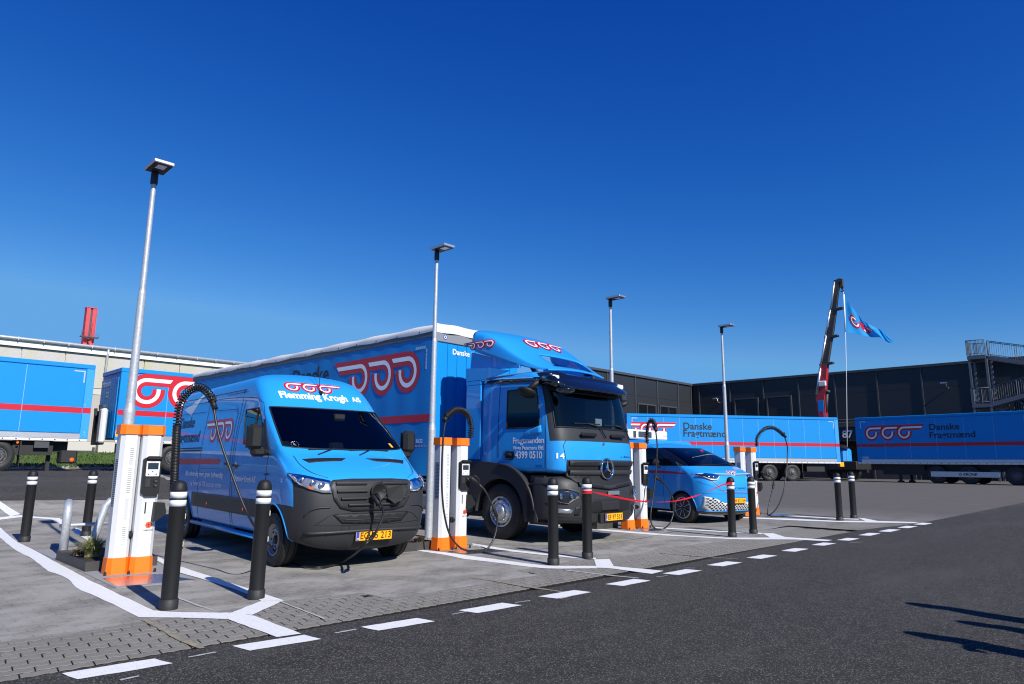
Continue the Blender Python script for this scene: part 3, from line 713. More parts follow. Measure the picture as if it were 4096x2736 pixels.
flight('upper_flight', .9, 1.7, yB, zT, y_far, zMid); flight('middle_flight', 0., .8, yB, zL, y_far, zMid); flight('lower_flight', .9, 1.7, yB, zL, y_far, 0+.8)
for (x, y) in ((.05, yA-.1), (1.6, yA-.1), (.05, yB), (1.6, yB), (.05, y_far-1.5), (1.6, y_far-1.5)):
    b = MB(); b.box(x-.07, x+.07, y-.07, y+.07, 0, (zT if y > y_far else zMid)-.28); b.build('post', M['stairsteel'], st)
# ================================================================ WHEELS, TRAILERS
def tyre(b, r, w, rim, n=40, mi=0, side=-1, tread=True):
    """tyre round the X axis; outer face at x = side*w/2"""
    pr = [(rim, -w/2*.82), (rim+.02, -w/2*.95), ((r+rim)/2, -w/2), (r-.035, -w/2*.93), (r-.012, -w/2*.80), (r, -w/2*.66)]
    if tread:
        for k in (-.33, 0, .33): pr += [(r, w*k-.012 if k > -.3 else w*k-.012), (r-.012, w*k-.005), (r-.012, w*k+.005), (r, w*k+.012)]
    pr += [(r, w/2*.66), (r-.012, w/2*.80), (r-.035, w/2*.93), ((r+rim)/2, w/2), (rim+.02, w/2*.95), (rim, w/2*.82)]
    b.lathe(pr, n, mi, axis='x')
    if tread:
        m_ = 46
        for i in range(m_):
            a = 2*PI*i/m_; ca, sa = math.cos(a), math.sin(a)
            for s in (-1, 1):
                x0, x1 = sorted((s*w/2*.66, s*w/2*.9)); h = .035
                pts = [(x0, r-.02, -h/2), (x1, r-.045, -h/2), (x1, r-.045, h/2), (x0, r-.02, h/2), (x0, r+.001, -h/2), (x1, r-.018, -h/2), (x1, r-.018, h/2), (x0, r+.001, h/2)]
                b.add([(p[0], p[1]*ca-p[2]*sa, p[1]*sa+p[2]*ca) for p in pts], [(0,3,2,1),(4,5,6,7),(0,1,5,4),(1,2,6,5),(2,3,7,6),(3,0,4,7)], mi)
def disc_holes(b, r0, r1, x, depth, nh, hr, side, mi=0, mh=1, n=60):
    """disc ring with round dark recesses"""
    b.lathe([(r0, x), (r1, x)], n, mi, axis='x')
    for i in range(nh):
        a = 2*PI*i/nh; cy, cz = (r0+r1)/2*math.cos(a), (r0+r1)/2*math.sin(a)
        b.lathe([(hr, x+side*.004), (0.001, x+side*.004)], 12, mh, Matrix.Translation((0, cy, cz)), 'x')
def truck_wheel(parent, x, y, r=.5, w=.32, side=-1, shiny=False, name='wheel', rear=False):
    wt_ = bpy.data.objects.new(name, None)
    b = MB(); tyre(b, r, w, r*.56, 40, 0, side, True)
    root = b.build(name, M['rubber'], parent, (x, y, r)); bpy.data.objects.remove(wt_)
    s = side; rm = r*.56; b = MB(); xo = s*w/2
    if rear: prof = [(rm+.004, xo*.80), (rm-.01, xo*.92), (rm-.03, xo*.86), (rm-.04, xo*.2), (rm*.62, xo*-.1), (rm*.5, xo*-.1), (rm*.44, xo*.35), (.001, xo*.4)]
    else: prof = [(rm+.004, xo*.80), (rm-.008, xo*.95), (rm-.03, xo*.90), (rm-.035, xo*.62), (rm*.80, xo*.80), (rm*.66, xo*1.05), (rm*.60, xo*1.07), (rm*.5, xo*.95), (rm*.42, xo*1.12), (rm*.40, xo*1.2), (.001, xo*1.22)]
    b.lathe(prof, 48, 0, axis='x')
    mh = []
    for i in range(10):
        a = 2*PI*(i+.5)/10; q = rm*.63; b.lathe([(.018, xo*1.02), (.018, xo*1.13), (.001, xo*1.15)] if not rear else [(.018, xo*.1), (.018, xo*.25), (.001, xo*.25)], 8, 2, Matrix.Translation((0, q*math.cos(a), q*math.sin(a))), 'x')
        a = 2*PI*i/10; q = rm*.84; b.lathe([(.030, xo*.74+s*.012), (.001, xo*.74+s*.012)] if not rear else [(.03, xo*.45), (.001, xo*.45)], 10, 1, Matrix.Translation((0, q*math.cos(a), q*math.sin(a))), 'x')
    b.build('rim', [M['alu' if shiny else 'rimgrey'], M['black'], M['chrome' if shiny else 'rimgrey']], root)
    return root
M['rimgrey'] = simple('worn_steel_rim', (.11, .11, .115), .55, metal=.3, wear=.5)
M['rimrust'] = simple('rusty_hub', (.30, .22, .15), .7, wear=.5)
def m_scuffed():
    m, t, b = nm('scuffed_blue'); p = noise(t, 9, 8, .75); c = mix(t, ramp(t, p, [(.62, 0), (.66, 1)]), (.02, .29, .78), (.62, .68, .72)); t.links.new(c, b.inputs['Base Color']); b.inputs['Roughness'].default_value = .5; return m
M['scuff'] = m_scuffed()
def box_trailer(label, A, B, ztop, zg, npan, near_left=True, side='R', logo_at=None, txt_at=None, legs=True, panel_mat='panel', wheels=(), group='blue box trailers parked round the yard', red_z=(.47, .525), extra=None):
    """A,B: the two ends of the near side (A on the photo's left); near face is local -Y; x runs A->B"""
    A = Vector((A.x, A.y, 0)); d = Vector((B.x, B.y, 0))-A; L = d.length; yaw = math.atan2(d.y, d.x)
    root = thing('box_trailer', label, 'trailer', (A.x, A.y, zg), yaw, group)
    H = ztop-zg; z0 = H*.305; W_ = 2.5
    b = MB(); b.box(.05, L-.05, .03, W_-.03, z0+.02, H-.02); b.build('cargo_box', M['panel'], root)
    b = MB(); b.bbox(0, L, -.01, W_, H-.17, H, .02); b.build('roof_rail', M['panel'], root)
    b = MB(); b.bbox(.0, L, -.012, .10, z0-.02, z0+.17, .01, 0); b.build('bottom_rail', M['alu'], root)
    b = MB(); b.bbox(.02, L-.02, -.03, .08, z0-.12, z0-.03, .01); b.build('floor_edge', M['whitep'], root)
    n = int(L/.38); b = MB()
    for i in range(n): b.box(.2+i*.38, .24+i*.38, -.034, -.03, z0-.09, z0-.05)
    tag(b.build('lashing_slots', M['black'], root), kind='stuff')
    zt = H-.19; zb = z0+.19; xs5 = [.28+(L-.56)*i/npan for i in range(npan+1)]
    zs = z0+(H-z0)*red_z[0]-.02 - .0; ze = z0+(H-z0)*red_z[1]+.0
    zs, ze = z0+(H-z0)*(1-.665), z0+(H-z0)*(1-.59)
    for i in range(npan):
        a, c = xs5[i]+.006, xs5[i+1]-.006
        b = MB(); b.box(a, c, -.006, .03, zb, zt); b.build('side_panel', M[panel_mat], root)
        b = MB(); b.quad((a+random.uniform(0, .02), -.0085, zs), (c, -.0085, zs), (c, -.0085, ze), (a, -.0085, ze)); b.build('red_stripe', M['red'], root)
    for i in range(1, npan):
        b = MB(); b.box(xs5[i]-.006, xs5[i]+.006, -.004, .0, zb, zt); b.build('panel_seam', M['seam'], root)
    for s, (a, c) in enumerate(((0., .27), (L-.27, L))):
        b = MB(); b.bbox(a, c, -.014, .12, z0-.02, H-.17, .012); b.build('corner_post', M['scuff' if s else 'panel'], root)
        b = MB(); b.quad((a+.01, -.0165, zs), (c-.01, -.0165, zs), (c-.01, -.0165, ze), (a+.01, -.0165, ze)); b.build('red_stripe', M['red'], root)
        x = a if s else c; e = -1 if s else 1
        b = MB(); x0, x1 = sorted((x+.04*e, x+.40*e)); b.box(x0, x1, -.0095, -.006, zt-.10, zt-.06); x0, x1 = sorted((x+.04*e, x+.08*e)); b.box(x0, x1, -.0095, -.006, zt-.5, zt-.102); b.build('reflector_tape', M['alu'], root)
    # end faces: ribbed doors
    for s, xx in ((-1, 0), (1, L)):
        for k in range(8):
            b = MB(); w_ = (W_-.3)/8; y0 = .15+k*w_; x0, x1 = sorted((xx, xx+s*.03)); b.box(x0, x1, y0+.02, y0+w_-.02, z0+.05, H-.35); b.build('door_rib', M['panel'], root)
    # chassis
    b = MB(); b.box(.6, L-.5, .45, .75, z0-.5, z0-.12); b.box(.6, L-.5, W_-.75, W_-.45, z0-.5, z0-.12); b.box(L*.1, L*.3, .3, W_-.3, z0-.75, z0-.15); b.box(L-2.2, L-1.0, .2, 1.2, z0-.62, z0-.12); b.build('chassis', M['chassis'], root)
    if legs:
        for x, y_ in ((L*.17, .35), (L*.17, W_-.5)): b = MB(); b.box(x-.07, x+.07, y_, y_+.12, .12, z0-.1); b.bbox(x-.16, x+.16, y_-.06, y_+.18, .0, .12, .02); b.build('landing_leg', M['chassis'], root)
    for x in wheels:
        truck_wheel(root, x, .0, .52, .34, -1); 
    root_w = [c for c in root.children if c.name.startswith('wheel')]
    for c, x in zip(root_w, wheels):
        c.rotation_euler = (0, 0, PI/2); c.location = (x, .26, .52)
        far = c.copy(); COL.objects.link(far); far.parent = root; far.location = (x, W_-.26, .52)
        for ch in c.children: k = ch.copy(); COL.objects.link(k); k.parent = far
    if wheels:
        a = min(wheels)-.65; c = max(wheels)+.65; b = MB(); b.bbox(a, c, .02, .45, 1.12, 1.17, .01); b.box(a, a+.04, .02, .45, .75, 1.12); b.box(c-.04, c, .02, .45, .55, 1.12); b.build('mudguard', M['chassis'], root)
        b = MB(); b.box(c-.02, c, .03, .4, .18, .55); b.build('mudflap', M['rubber'], root)
    if logo_at is not None:
        x, z, hh_ = logo_at; logo(root, (x, -.0085, z), (1, 0, 0), (0, 0, 1), hh_)
    if txt_at is not None:
        x, z, sz = txt_at
        text('Danske', 'lettering', M['ink'], root, (x, -.0085, z), (1, 0, 0), (0, 0, 1), sz, .018); text('Fragtmænd', 'lettering', M['ink'], root, (x, -.0085, z-sz*.92), (1, 0, 0), (0, 0, 1), sz, .018)
    return root, L, z0, H
M['seam'] = simple('pale_seam', (.30, .45, .60), .5)
def along(A, B, u, v=1750):
    """local x along the near side where pixel column u meets it"""
    A = Vector((A.x, A.y)); d = (Vector((B.x, B.y))-A); L = d.length; d /= L; n = Vector((-d.y, d.x)); r_ = ray(u, v); r2 = Vector((r_.x, r_.y))
    t = A.dot(n)/r2.dot(n); return (r2*t-A).dot(d), CAMH+r_.z*t
# left trailer
A = PZ(384, 1461, 4.85); A0 = Vector((A.x-13.4, A.y, 0)); B0 = Vector((A.x+.0, A.y, 0)); zg = gz(A.x-2, A.y)
r1, L, z0, H = box_trailer('blue box trailer with scuffed rear edge at the far left before the grass bank', A0, B0, 4.85, zg, 7, wheels=(8.1, 9.4, along(A0, B0, 5)[0]-.05), legs=False)
q, z_ = along(A0, B0, 304, 1845)
b = MB(); b.bbox(q-.5, q+.05, .1, .6, .28, .75, .05); b.build('tail_lamp_box', M['chassis'], r1)
b = MB(); b.lathe([(.07, .09), (.001, .08)], 12, 0, Matrix.Translation((q-.12, 0, .42)), 'y'); b.build('side_lamp', M['amber'], r1)
q2, _ = along(A0, B0, 205, 1840); b = MB(); b.box(q2-.06, q2+.06, .5, .62, .02, 1.1); b.build('support_leg', M['chassis'], r1)
q3, _ = along(A0, B0, 165, 1797); b = MB(); b.box(q3-.22, q3+.22, .02, .1, .82, 1.1); b.build('control_box', M['dark2'], r1)
b = MB(); b.lathe([(.04, -.0), (.001, -.0)], 10, 0, Matrix.Translation((along(A0, B0, 73)[0], .0, z0-.2)), 'y'); b.build('side_lamp', M['amber'], r1)
# second left trailer: its lift gate end shows
C0 = PZ(488, 1469, 4.85); D0 = Vector((C0.x+13.6, C0.y, 0))
r2_, L2, z02, H2 = box_trailer('blue box trailer with tail lift and red loops logo behind the nearest charger', C0, D0, 4.85, zg, 9, wheels=(2.2, 3.5), legs=False)
xq, zq = along(C0, D0, 705, 1575); logo(r2_, (xq+.35, -.0085, zq-zg+.02), (1, 0, 0), (0, 0, 1), 1.34)
xq, zq = along(C0, D0, 470, 1735); text('CN', 'lettering', M['white'], r2_, (.32, -.0165, zq-zg-.1), (1, 0, 0), (0, 0, 1), .3, .01)
b = MB(); b.quad((.02, -.0165, z02+.1), (.24, -.0165, z02+.1), (.24, -.0165, z02+.34), (.02, -.0165, z02+.34)); b.build('yellow_sticker', M['yellow'], r2_)
b = MB(); b.bbox(-.42, -.20, .35, .75, z02-.15, z02+1.15, .06, 0); b.bbox(-.30, -.12, .8, 1.9, z02-.2, z02+1.1, .02, 1); b.tube([(-.2, .9, z02-.2), (-.35, .9, z02+1.3)], .06, 8, 1); b.tube([(-.2, 1.5, z02-.2), (-.35, 1.5, z02+1.2)], .06, 8, 1); b.build('tail_lift', [M['whitep'], M['chassis']], r2_)
for z, s_ in ((zg+2.9, 'ansitranns'), ):
    text('nltranns', 'lettering', M['white'], r2_, (-.035, 2.2, H2-.62), (0, -1, 0), (0, 0, 1), .34, .012)
text('C3', 'lettering', M['white'], r2_, (-.035, 1.6, z02+1.65), (0, -1, 0), (0, 0, 1), .3, .012); text('MDC', 'lettering', M['white'], r2_, (-.035, 1.75, z02+1.2), (0, -1, 0), (0, 0, 1), .24, .012)
# middle trailer
A = PZ(2490, 1653, 4.45); B = PZ(3350, 1670, 4.45); dAB = (A-B).normalized(); A = B+dAB*13.9
wx = [along(A, B, u)[0] for u in (3076, 3166)]
zz = lambda u, v: along(A, B, u, v)
xl, zl = zz(2571, 1722); xt, zt_ = zz(2732, 1718)
rm_, L, z0, H = box_trailer('blue box trailer with red loops logo and Danske Fragtmænd lettering behind the minivan', A, B, 4.45, .45, 13, wheels=(wx[0]-1.3, wx[0], wx[1]), logo_at=None)
zA_ = zz(2600, 1690)[1]-.45
xa, za = zz(2495, 1715); xb, zb_ = zz(2716, 1693); hl = (zz(2640, 1688)[1]-zz(2640, 1744)[1])
xm = zz(2583, 1715)[0]; logo(rm_, (xm, -.0085, zz(2640, 1716)[1]-.45-.02), (1, 0, 0), (0, 0, 1), hl*1.0, sx=.98)
sz = (zz(2740, 1688)[1]-zz(2740, 1716)[1])/.72
text('Danske', 'lettering', M['ink'], rm_, (zz(2731, 1710)[0], -.0085, zz(2740, 1717)[1]-.45), (1, 0, 0), (0, 0, 1), sz, .018, sx=1.05)
text('Fragtmænd', 'lettering', M['ink'], rm_, (zz(2731, 1740)[0], -.0085, zz(2740, 1746)[1]-.45), (1, 0, 0), (0, 0, 1), sz, .018, sx=1.05)
b = MB(); b.box(L+.02, L+.28, .1, .3, z0-.3, z0-.02); b.build('yellow_block', M['yellow'], rm_)
# right trailer
A = PZ(3418, 1672, 4.45); B = PZ(4096, 1642, 4.45); dAB = (B-A).normalized(); B = A+dAB*13.6
zz = lambda u, v: along(A, B, u, v)
wx = [zz(u, 1940)[0] for u in (3749, 3880, 4068)]
rr_, L, z0, H = box_trailer('shaded box trailer with Danske Fragtmænd lettering and aluminium side guard at the right edge', A, B, 4.45, .45, 9, wheels=wx, legs=True)
hl = (zz(3500, 1700)[1]-zz(3500, 1760)[1]); xm = zz(3550, 1730)[0]
logo(rr_, (xm, -.0085, zz(3548, 1730)[1]-.45-.03), (1, 0, 0), (0, 0, 1), hl*1.02, sx=.93)
sz = (zz(3720, 1695)[1]-zz(3720, 1720)[1])/.72
text('Danske', 'lettering', M['ink'], rr_, (zz(3715, 1715)[0], -.0085, zz(3720, 1720)[1]-.45), (1, 0, 0), (0, 0, 1), sz, .018, sx=1.05)
text('Fragtmænd', 'lettering', M['ink'], rr_, (zz(3717, 1750)[0], -.0085, zz(3720, 1752)[1]-.45), (1, 0, 0), (0, 0, 1), sz, .018, sx=1.05)
text('CN 2500', 'lettering', M['white'], rr_, (zz(3434, 1830)[0], -.0085, zz(3434, 1834)[1]-.45), (1, 0, 0), (0, 0, 1), .17, .014)
xg0, xg1 = zz(3724, 1895)[0], zz(3999, 1895)[0]; zg0, zg1 = zz(3860, 1909)[1]-.45, zz(3860, 1887)[1]-.45
b = MB(); b.bbox(xg0, xg1, -.04, .0, zg0, zg1, .012); sg = b.build('side_guard', M['alu'], rr_)
text('KRONE', 'lettering', M['ink'], sg, ((xg0+xg1)/2-.05, -.041, (zg0+zg1)/2-.06), (1, 0, 0), (0, 0, 1), .2, .03, 'LEFT', shear=.3)
b = MB(); b.lathe([(.075, 0), (.045, 0)], 14, 0, Matrix.Translation(((xg0+xg1)/2-.17, -.044, (zg0+zg1)/2)), 'y'); b.build('crown_mark', M['ink'], sg)
b = MB(); b.box(xg1-.4, xg1-.0, .05, .1, .35, .8); b.build('lettered_flap', M['dark2'], rr_)
# truck cab glimpsed between the trailers
q = PX(3365, 1790, 52); tk = thing('parked_truck', 'light blue truck bonnet glimpsed between the two right trailers', 'truck', (52, q.y, .45))
b = MB(); b.bbox(-.3, 1.2, -.3, .75, .95, 2.2, .12); b.build('cab', M['scuff'], tk); b = MB(); b.lathe([(.001, 2.5), (.35, 2.42), (.55, 2.2)], 20, 0); b.build('roof_fairing', M['blue'], tk)
b = MB(); b.box(-.3, 3, -.8, .9, .5, .95); b.build('chassis', M['chassis'], tk)
for y_ in (-.6, .7): truck_wheel(tk, 0.3, y_, .5)
# ================================================================ BOLLARDS, CHARGERS, LAMPS
def m_reflect():
    m, t, b = nm('reflective_band'); p = noise(t, 18, 3, .5); c = mix(t, p, (.62, .64, .68), (.80, .81, .82)); t.links.new(c, b.inputs['Base Color']); b.inputs['Roughness'].default_value = .3; return m
M['refl'] = m_reflect()
M['redrib'] = simple('red_ribbon', (.60, .004, .012), .35)
M['cable'] = simple('black_cable', (.010, .010, .011), .45)
BH = 1.19
def make_bollard(lights=True):
    t = thing('bollard', 'x', 'bollard')
    b = MB(); r = .074
    b.lathe([(r, 0), (r, BH-.105), (r+.003, BH-.10), (r+.003, BH-.088), (r-.002, BH-.06), (r*.86, BH-.032), (r*.62, BH-.012), (r*.32, BH-.002), (.001, BH)], 28); b.build('post', M['black'], t)
    b = MB(); b.lathe([(r+.010, 0), (r+.011, .088), (r+.002, .094)], 28); b.build('base_collar', M['rubber'], t)
    for z in (BH-.168, BH-.245): b = MB(); b.lathe([(r+.0, z), (r+.0015, z), (r+.0015, z+.058), (r, z+.058)], 28); b.build('reflective_band', M['refl'], t)
    b = MB(); b.lathe([(r+.001, BH-.187), (r+.0045, BH-.184), (r+.0045, BH-.173), (r+.001, BH-.170)], 28); b.build('ring', M['rubber'], t)
    if lights:
        for z in (BH-.34, BH-.60):
            a = R(lights); mt = Matrix.Translation((r*math.cos(a), r*math.sin(a), z)) @ Matrix.Rotation(a, 4, 'Z')
            b = MB(); b.bbox(-.004, .007, -.013, .013, -.045, .045, .004, 0, mt); o = b.build('marker_lamp', M['black'], t)
            b = MB(); b.bbox(.007, .0095, -.007, .007, -.025, .025, .001, 0, mt); b.build('lens', M['cream'], o)
            b = MB(); b.lathe([(.004, -.035), (.001, -.035)], 8, 0, mt @ Matrix.Translation((.0085, 0, -.035)) @ Matrix.Rotation(0, 4, 'Z'), 'x'); 
    return t
M['cream'] = simple('marker_lens', (.85, .78, .62), .3)
BOLL = [((662, 2442), 'nearest black bollard with two white bands in front of the first charger', -38), ((1017, 2400), 'black bollard before the left front wheel of the blue van', -52),
        ((2217, 2262), 'black bollard before the step of the truck cab', 12), ((2354, 2237), 'black bollard with red ribbon tied round it before the truck grille', 8),
        ((2935, 2149), 'black bollard with red ribbon tied round it before the nose of the minivan', 20), ((3020, 2136), 'black bollard right of the minivan nose without a ribbon', 20),
        ((3366, 2084), 'left one of the two bollards standing alone in the yard at the right', 30), ((3422, 2075), 'right one of the two bollards standing alone in the yard at the right', 30),
        ((88, 2169), 'leftmost bollard standing at the left edge of the photo', 0), ((335, 2147), 'black bollard behind the low galvanised rail and planter', 0)]
prot = {}
BP = []
for (u, v), lab, la in BOLL:
    g = GP(u, v); g = g+Vector((.04, .05, 0)); BP.append(g)
    o = make_bollard(la); o.location = g; o['label'] = lab; o['group'] = 'black bollards round the charging bays'
    s_ = {4: .97, 5: .97, 6: .97, 7: .98}.get(len(BP)-1, 1); o.scale = (1, 1, s_); o.rotation_euler = (random.uniform(-.008, .008), random.uniform(-.008, .008), 0)

def crom(pts, n=8):
    pts = [Vector(p) for p in pts]; P = [pts[0]*2-pts[1]]+pts+[pts[-1]*2-pts[-2]]; out = []
    for i in range(1, len(P)-2):
        a, b_, c, d = P[i-1:i+3]
        for k in range(n):
            t = k/n; out.append(.5*((2*b_)+(c-a)*t+(2*a-5*b_+4*c-d)*t*t+(3*b_-a-3*c+d)*t**3))
    out.append(pts[-1]); return out
def coil(b, path, r, wire, pitch, n=7, r2=None):
    """helix round a path"""
    L = [0]
    for a, c in zip(path[:-1], path[1:]): L.append(L[-1]+(c-a).length)
    tot = L[-1]; out = []; up = None; steps = max(8, int(tot/pitch*12)); k = 0
    for i in range(steps+1):
        s = tot*i/steps
        while k < len(path)-2 and L[k+1] < s: k += 1
        f = (s-L[k])/max(1e-9, L[k+1]-L[k]); p = path[k].lerp(path[k+1], f); d = (path[k+1]-path[k]).normalized()
        if up is None: up = d.orthogonal().normalized()
        up = (up-d*up.dot(d)).normalized(); q = d.cross(up); a = 2*PI*i/12; rr = r if r2 is None else r+(r2-r)*s/tot
        out.append(p+(up*math.cos(a)+q*math.sin(a))*rr)
    b.tube(out, wire, n)
def PTS(lst):
    out = []
    for e in lst:
        u, v, k, a = e
        out.append(PY(u, v, a) if k == 'Y' else (GP(u, v, a) if k == 'H' else a))
    return out
CW, CD, CH = .225, .235, 1.80
def oct_(w, d, c): return [(-w/2+c, -d/2), (w/2-c, -d/2), (w/2, -d/2+c), (w/2, d/2-c), (w/2-c, d/2), (-w/2+c, d/2), (-w/2, d/2-c), (-w/2, -d/2+c)]
def slots(b, x0, x1, zs, d, w=.006):
    for z in zs: b.box(x0, x1, d-.0015, d+.003, z-w/2, z+w/2)
def make_charger(name_label, gA, gB, H=CH, hold='left'):
    """gA, gB: ground centres of the two columns"""
    o0 = (gA+gB)/2; t = thing('charger', name_label, 'charging station', o0, 0, 'white and orange charging stations')
    A = gA-o0; Bc = gB-o0
    for k, c in enumerate((A, Bc)):
        tr = Matrix.Translation((c.x, c.y, 0)); w, d = CW, CD
        if k == 1: w = .24
        b = MB(); b.prism(oct_(w, d, .045), .19, H-.12, 'z', 0, tr); col_ = b.build('column', M['charger'], t)
        b = MB(); n = 8; lo = [(x, y, .004) for x, y in oct_(w+.035, d+.035, .05)]; hi = [(x, y, .20) for x, y in oct_(w+.015, d+.015, .046)]
        b.add([tuple(tr @ Vector(p)) for p in lo+hi], [(i, (i+1) % n, n+(i+1) % n, n+i) for i in range(n)]+[tuple(range(n, 2*n)), tuple(range(n-1, -1, -1))]); b.build('foot_cover', M['orange'], t)
        b = MB(); lo = [(x, y, H-.12) for x, y in oct_(w+.035, d+.035, .05)]; hi = [(x, y, H) for x, y in oct_(w+.03, d+.03, .05)]
        b.add([tuple(tr @ Vector(p)) for p in lo+hi], [(i, (i+1) % n, n+(i+1) % n, n+i) for i in range(n)]+[tuple(range(n, 2*n)), tuple(range(n-1, -1, -1))]); b.build('top_cover', M['orange'], t)
        for (sx, sy) in ((-1, -1), (1, -1)):
            b = MB(); b.lathe([(.016, 0), (.016, .03), (.009, .044), (.001, .047)], 12, 0, Matrix.Translation((c.x+sx*(w/2+.03), c.y+sy*(d/2+.02), .006))); b.build('bolt_cap', M['black'], t)
    yf = A.y-CD/2
    b = MB()
    for z0_, z1_ in ((1.30, 1.53), (1.0, 1.24), (.72, .93), (.42, .62)): pass
    zs = []
    for a, c in ((1.33, 1.52), (.98, 1.27), (.66, .90), (.36, .56)): zs += frange(a, c, .024)
    slots(b, A.x-.0, A.x+.04, zs, yf, .005); vent = b.build('vent_slots', M['slot'], t); tag(vent, kind='stuff')
    b = MB()
    for z in frange(.82, 1.38, .022): b.box(A.x-CW/2-.0015, A.x-CW/2+.002, A.y-.07, A.y+.03, z-.005, z+.005)
    tag(b.build('side_vent_slots', M['slot'], t), kind='stuff')
    # little connector block between the columns
    b = MB(); m_ = (A.x+CW/2+Bc.x-.12)/2; b.bbox(m_-.05, m_+.01, yf+.02, yf+.06, .42, .51, .006); b.lathe([(.026, yf-.01), (.026, yf+.03)], 12, 0, Matrix.Translation((m_-.01, 0, .465)), 'y'); b.lathe([(.026, yf-.01), (.001, yf-.012)], 12, 0, Matrix.Translation((m_-.01, 0, .465)), 'y'); b.build('connector_block', M['black'], t)
    # user panel on the right column
    yb = Bc.y-CD/2
    b = MB(); hx = .104; zc0, zc1 = .93, 1.43; pr = [(-hx, zc0+.05), (-hx+.045, zc0), (hx-.035, zc0), (hx, zc0+.04), (hx, zc1-.05), (hx-.025, zc1), (-hx+.06, zc1), (-hx, zc1-.04)]
    b.prism([(Bc.x+x, z) for x, z in pr], yb-.035, yb+.01, 'y'); b.bbox(Bc.x-hx+.03, Bc.x+hx-.005, yb-.075, yb-.03, zc1-.045, zc1-.005, .008)
    pn = b.build('panel_housing', M['black'], t)
    b = MB(); b.bbox(Bc.x-.074, Bc.x+.084, yb-.040, yb-.034, 1.18, 1.37, .006); f = b.build('display_frame', M['whitep'], t)
    b = MB(); b.bbox(Bc.x-.058, Bc.x+.068, yb-.043, yb-.039, 1.265, 1.345, .002); b.build('screen', M['screen'], f)
    for x in (-.04, .048): b = MB(); b.lathe([(.008, yb-.044), (.001, yb-.045)], 12, 0, Matrix.Translation((Bc.x+x, 0, 1.205)), 'y'); b.build('button', M['black'], f)
    b = MB(); b.lathe([(.009, yb-.0405), (.001, yb-.0407)], 14, 0, Matrix.Translation((Bc.x+.003, 0, 1.238)), 'y'); b.build('contactless_mark', M['euro'], f)
    text('KEMPOWER', 'maker_lettering', M['orange'], f, (Bc.x-.03, yb-.0405, 1.353), (1, 0, 0), (0, 0, 1), .012)
    b = MB(); b.bbox(Bc.x-.072, Bc.x-.008, yb-.042, yb-.034, 1.045, 1.155, .004); b.build('blank_cover', M['grey'], pn)
    for z in (1.13, 1.075): b = MB(); b.lathe([(.026, yb-.037), (.026, yb-.05), (.020, yb-.05), (.017, yb-.038), (.001, yb-.038)], 16, 0, Matrix.Translation((Bc.x+.05, 0, z)), 'y'); b.build('power_socket', M['grey'], pn)
    # plug rest
    b = MB(); b.box(Bc.x-.035, Bc.x-.020, yb-.004, yb+.002, .72, .86); b.build('cable_slot', M['ink'], t)
    b = MB(); xr = Bc.x+.11; pts = [(xr-.05, .86), (xr+.06, .85), (xr+.09, .72), (xr+.02, .66), (xr-.06, .62)]; b.prism(pts[::-1], yb-.09, yb+.0, 'y'); b.build('plug_rest', M['black'], t)
    # round plus badge and lettering
    bx = Bc.x+.03; bz = .58
    b = MB(); b.lathe([(.038, yb-.0035), (.001, yb-.004)], 28, 0, Matrix.Translation((bx, 0, bz)), 'y'); bd = b.build('badge', M['badge'], t)
    b = MB(); b.box(bx-.02, bx+.02, yb-.0055, yb-.0045, bz-.003, bz+.003); b.box(bx-.003, bx+.003, yb-.0055, yb-.0045, bz-.02, bz+.02); b.build('plus_mark', M['ink'], bd)
    text('KEMPOWER', 'maker_lettering', M['ink'], t, (bx, yb-.003, bz-.07), (1, 0, 0), (0, 0, 1), .020, .01, 'CENTER', 1.0, .15)
    return t, A, Bc
M['slot'] = simple('vent_shadow', (.10, .10, .11), .8)
M['badge'] = simple('badge_red', (.70, .09, .03), .4)
def cable_thing(label, coil_pts, cab_pts, parent_pts=None, r=.0155, ground=None, sleeve=None):
    t = thing('charging_cable', label, 'cable', coil_pts[0], 0, 'black charging cables of the stations'); o = coil_pts[0]
    cp = [p-o for p in crom(coil_pts, 6)]; b = MB(); b.tube(cp, .022, 8); b.build('arm_hose', M['cable'], t)
    b = MB(); coil(b, cp, .048, .0075, .040); b.build('spring', M['cable'], t)
    e = cp[-1]; b = MB(); b.bbox(e.x-.02, e.x+.03, e.y-.035, e.y+.035, e.z+.03, e.z+.085, .01); d = (cp[-1]-cp[-2]).normalized(); b.tube([e-d*.05, e+d*.09], .036, 10); b.build('clamp', M['black'], t)
    pp = [p-o for p in crom(cab_pts, 8)]; b = MB(); b.tube(pp, r, 9); b.build('cable', M['cable'], t)
    if sleeve:
        q = sleeve-o; k = min(range(len(pp)), key=lambda i: (pp[i]-q).length); k = max(1, min(k, len(pp)-2)); d = (pp[k+1]-pp[k-1]).normalized()
        b = MB(); b.tube([pp[k]-d*.09, pp[k]-d*.06, pp[k]+d*.06, pp[k]+d*.09], [.02, .028, .028, .02], 8); b.build('cable_weight', M['black'], t)
        n_ = d.cross(Vector((0, 1, 0))).normalized(); b = MB(); a0 = pp[k]-d*.05; a1 = pp[k]+d*.05
        b.tube([a0, a0+n_*.09, a1+n_*.09, a1], .007, 6); b.build('handle', M['black'], t)
    return t, pp[-1]+o, (pp[-1]-pp[-2]).normalized()
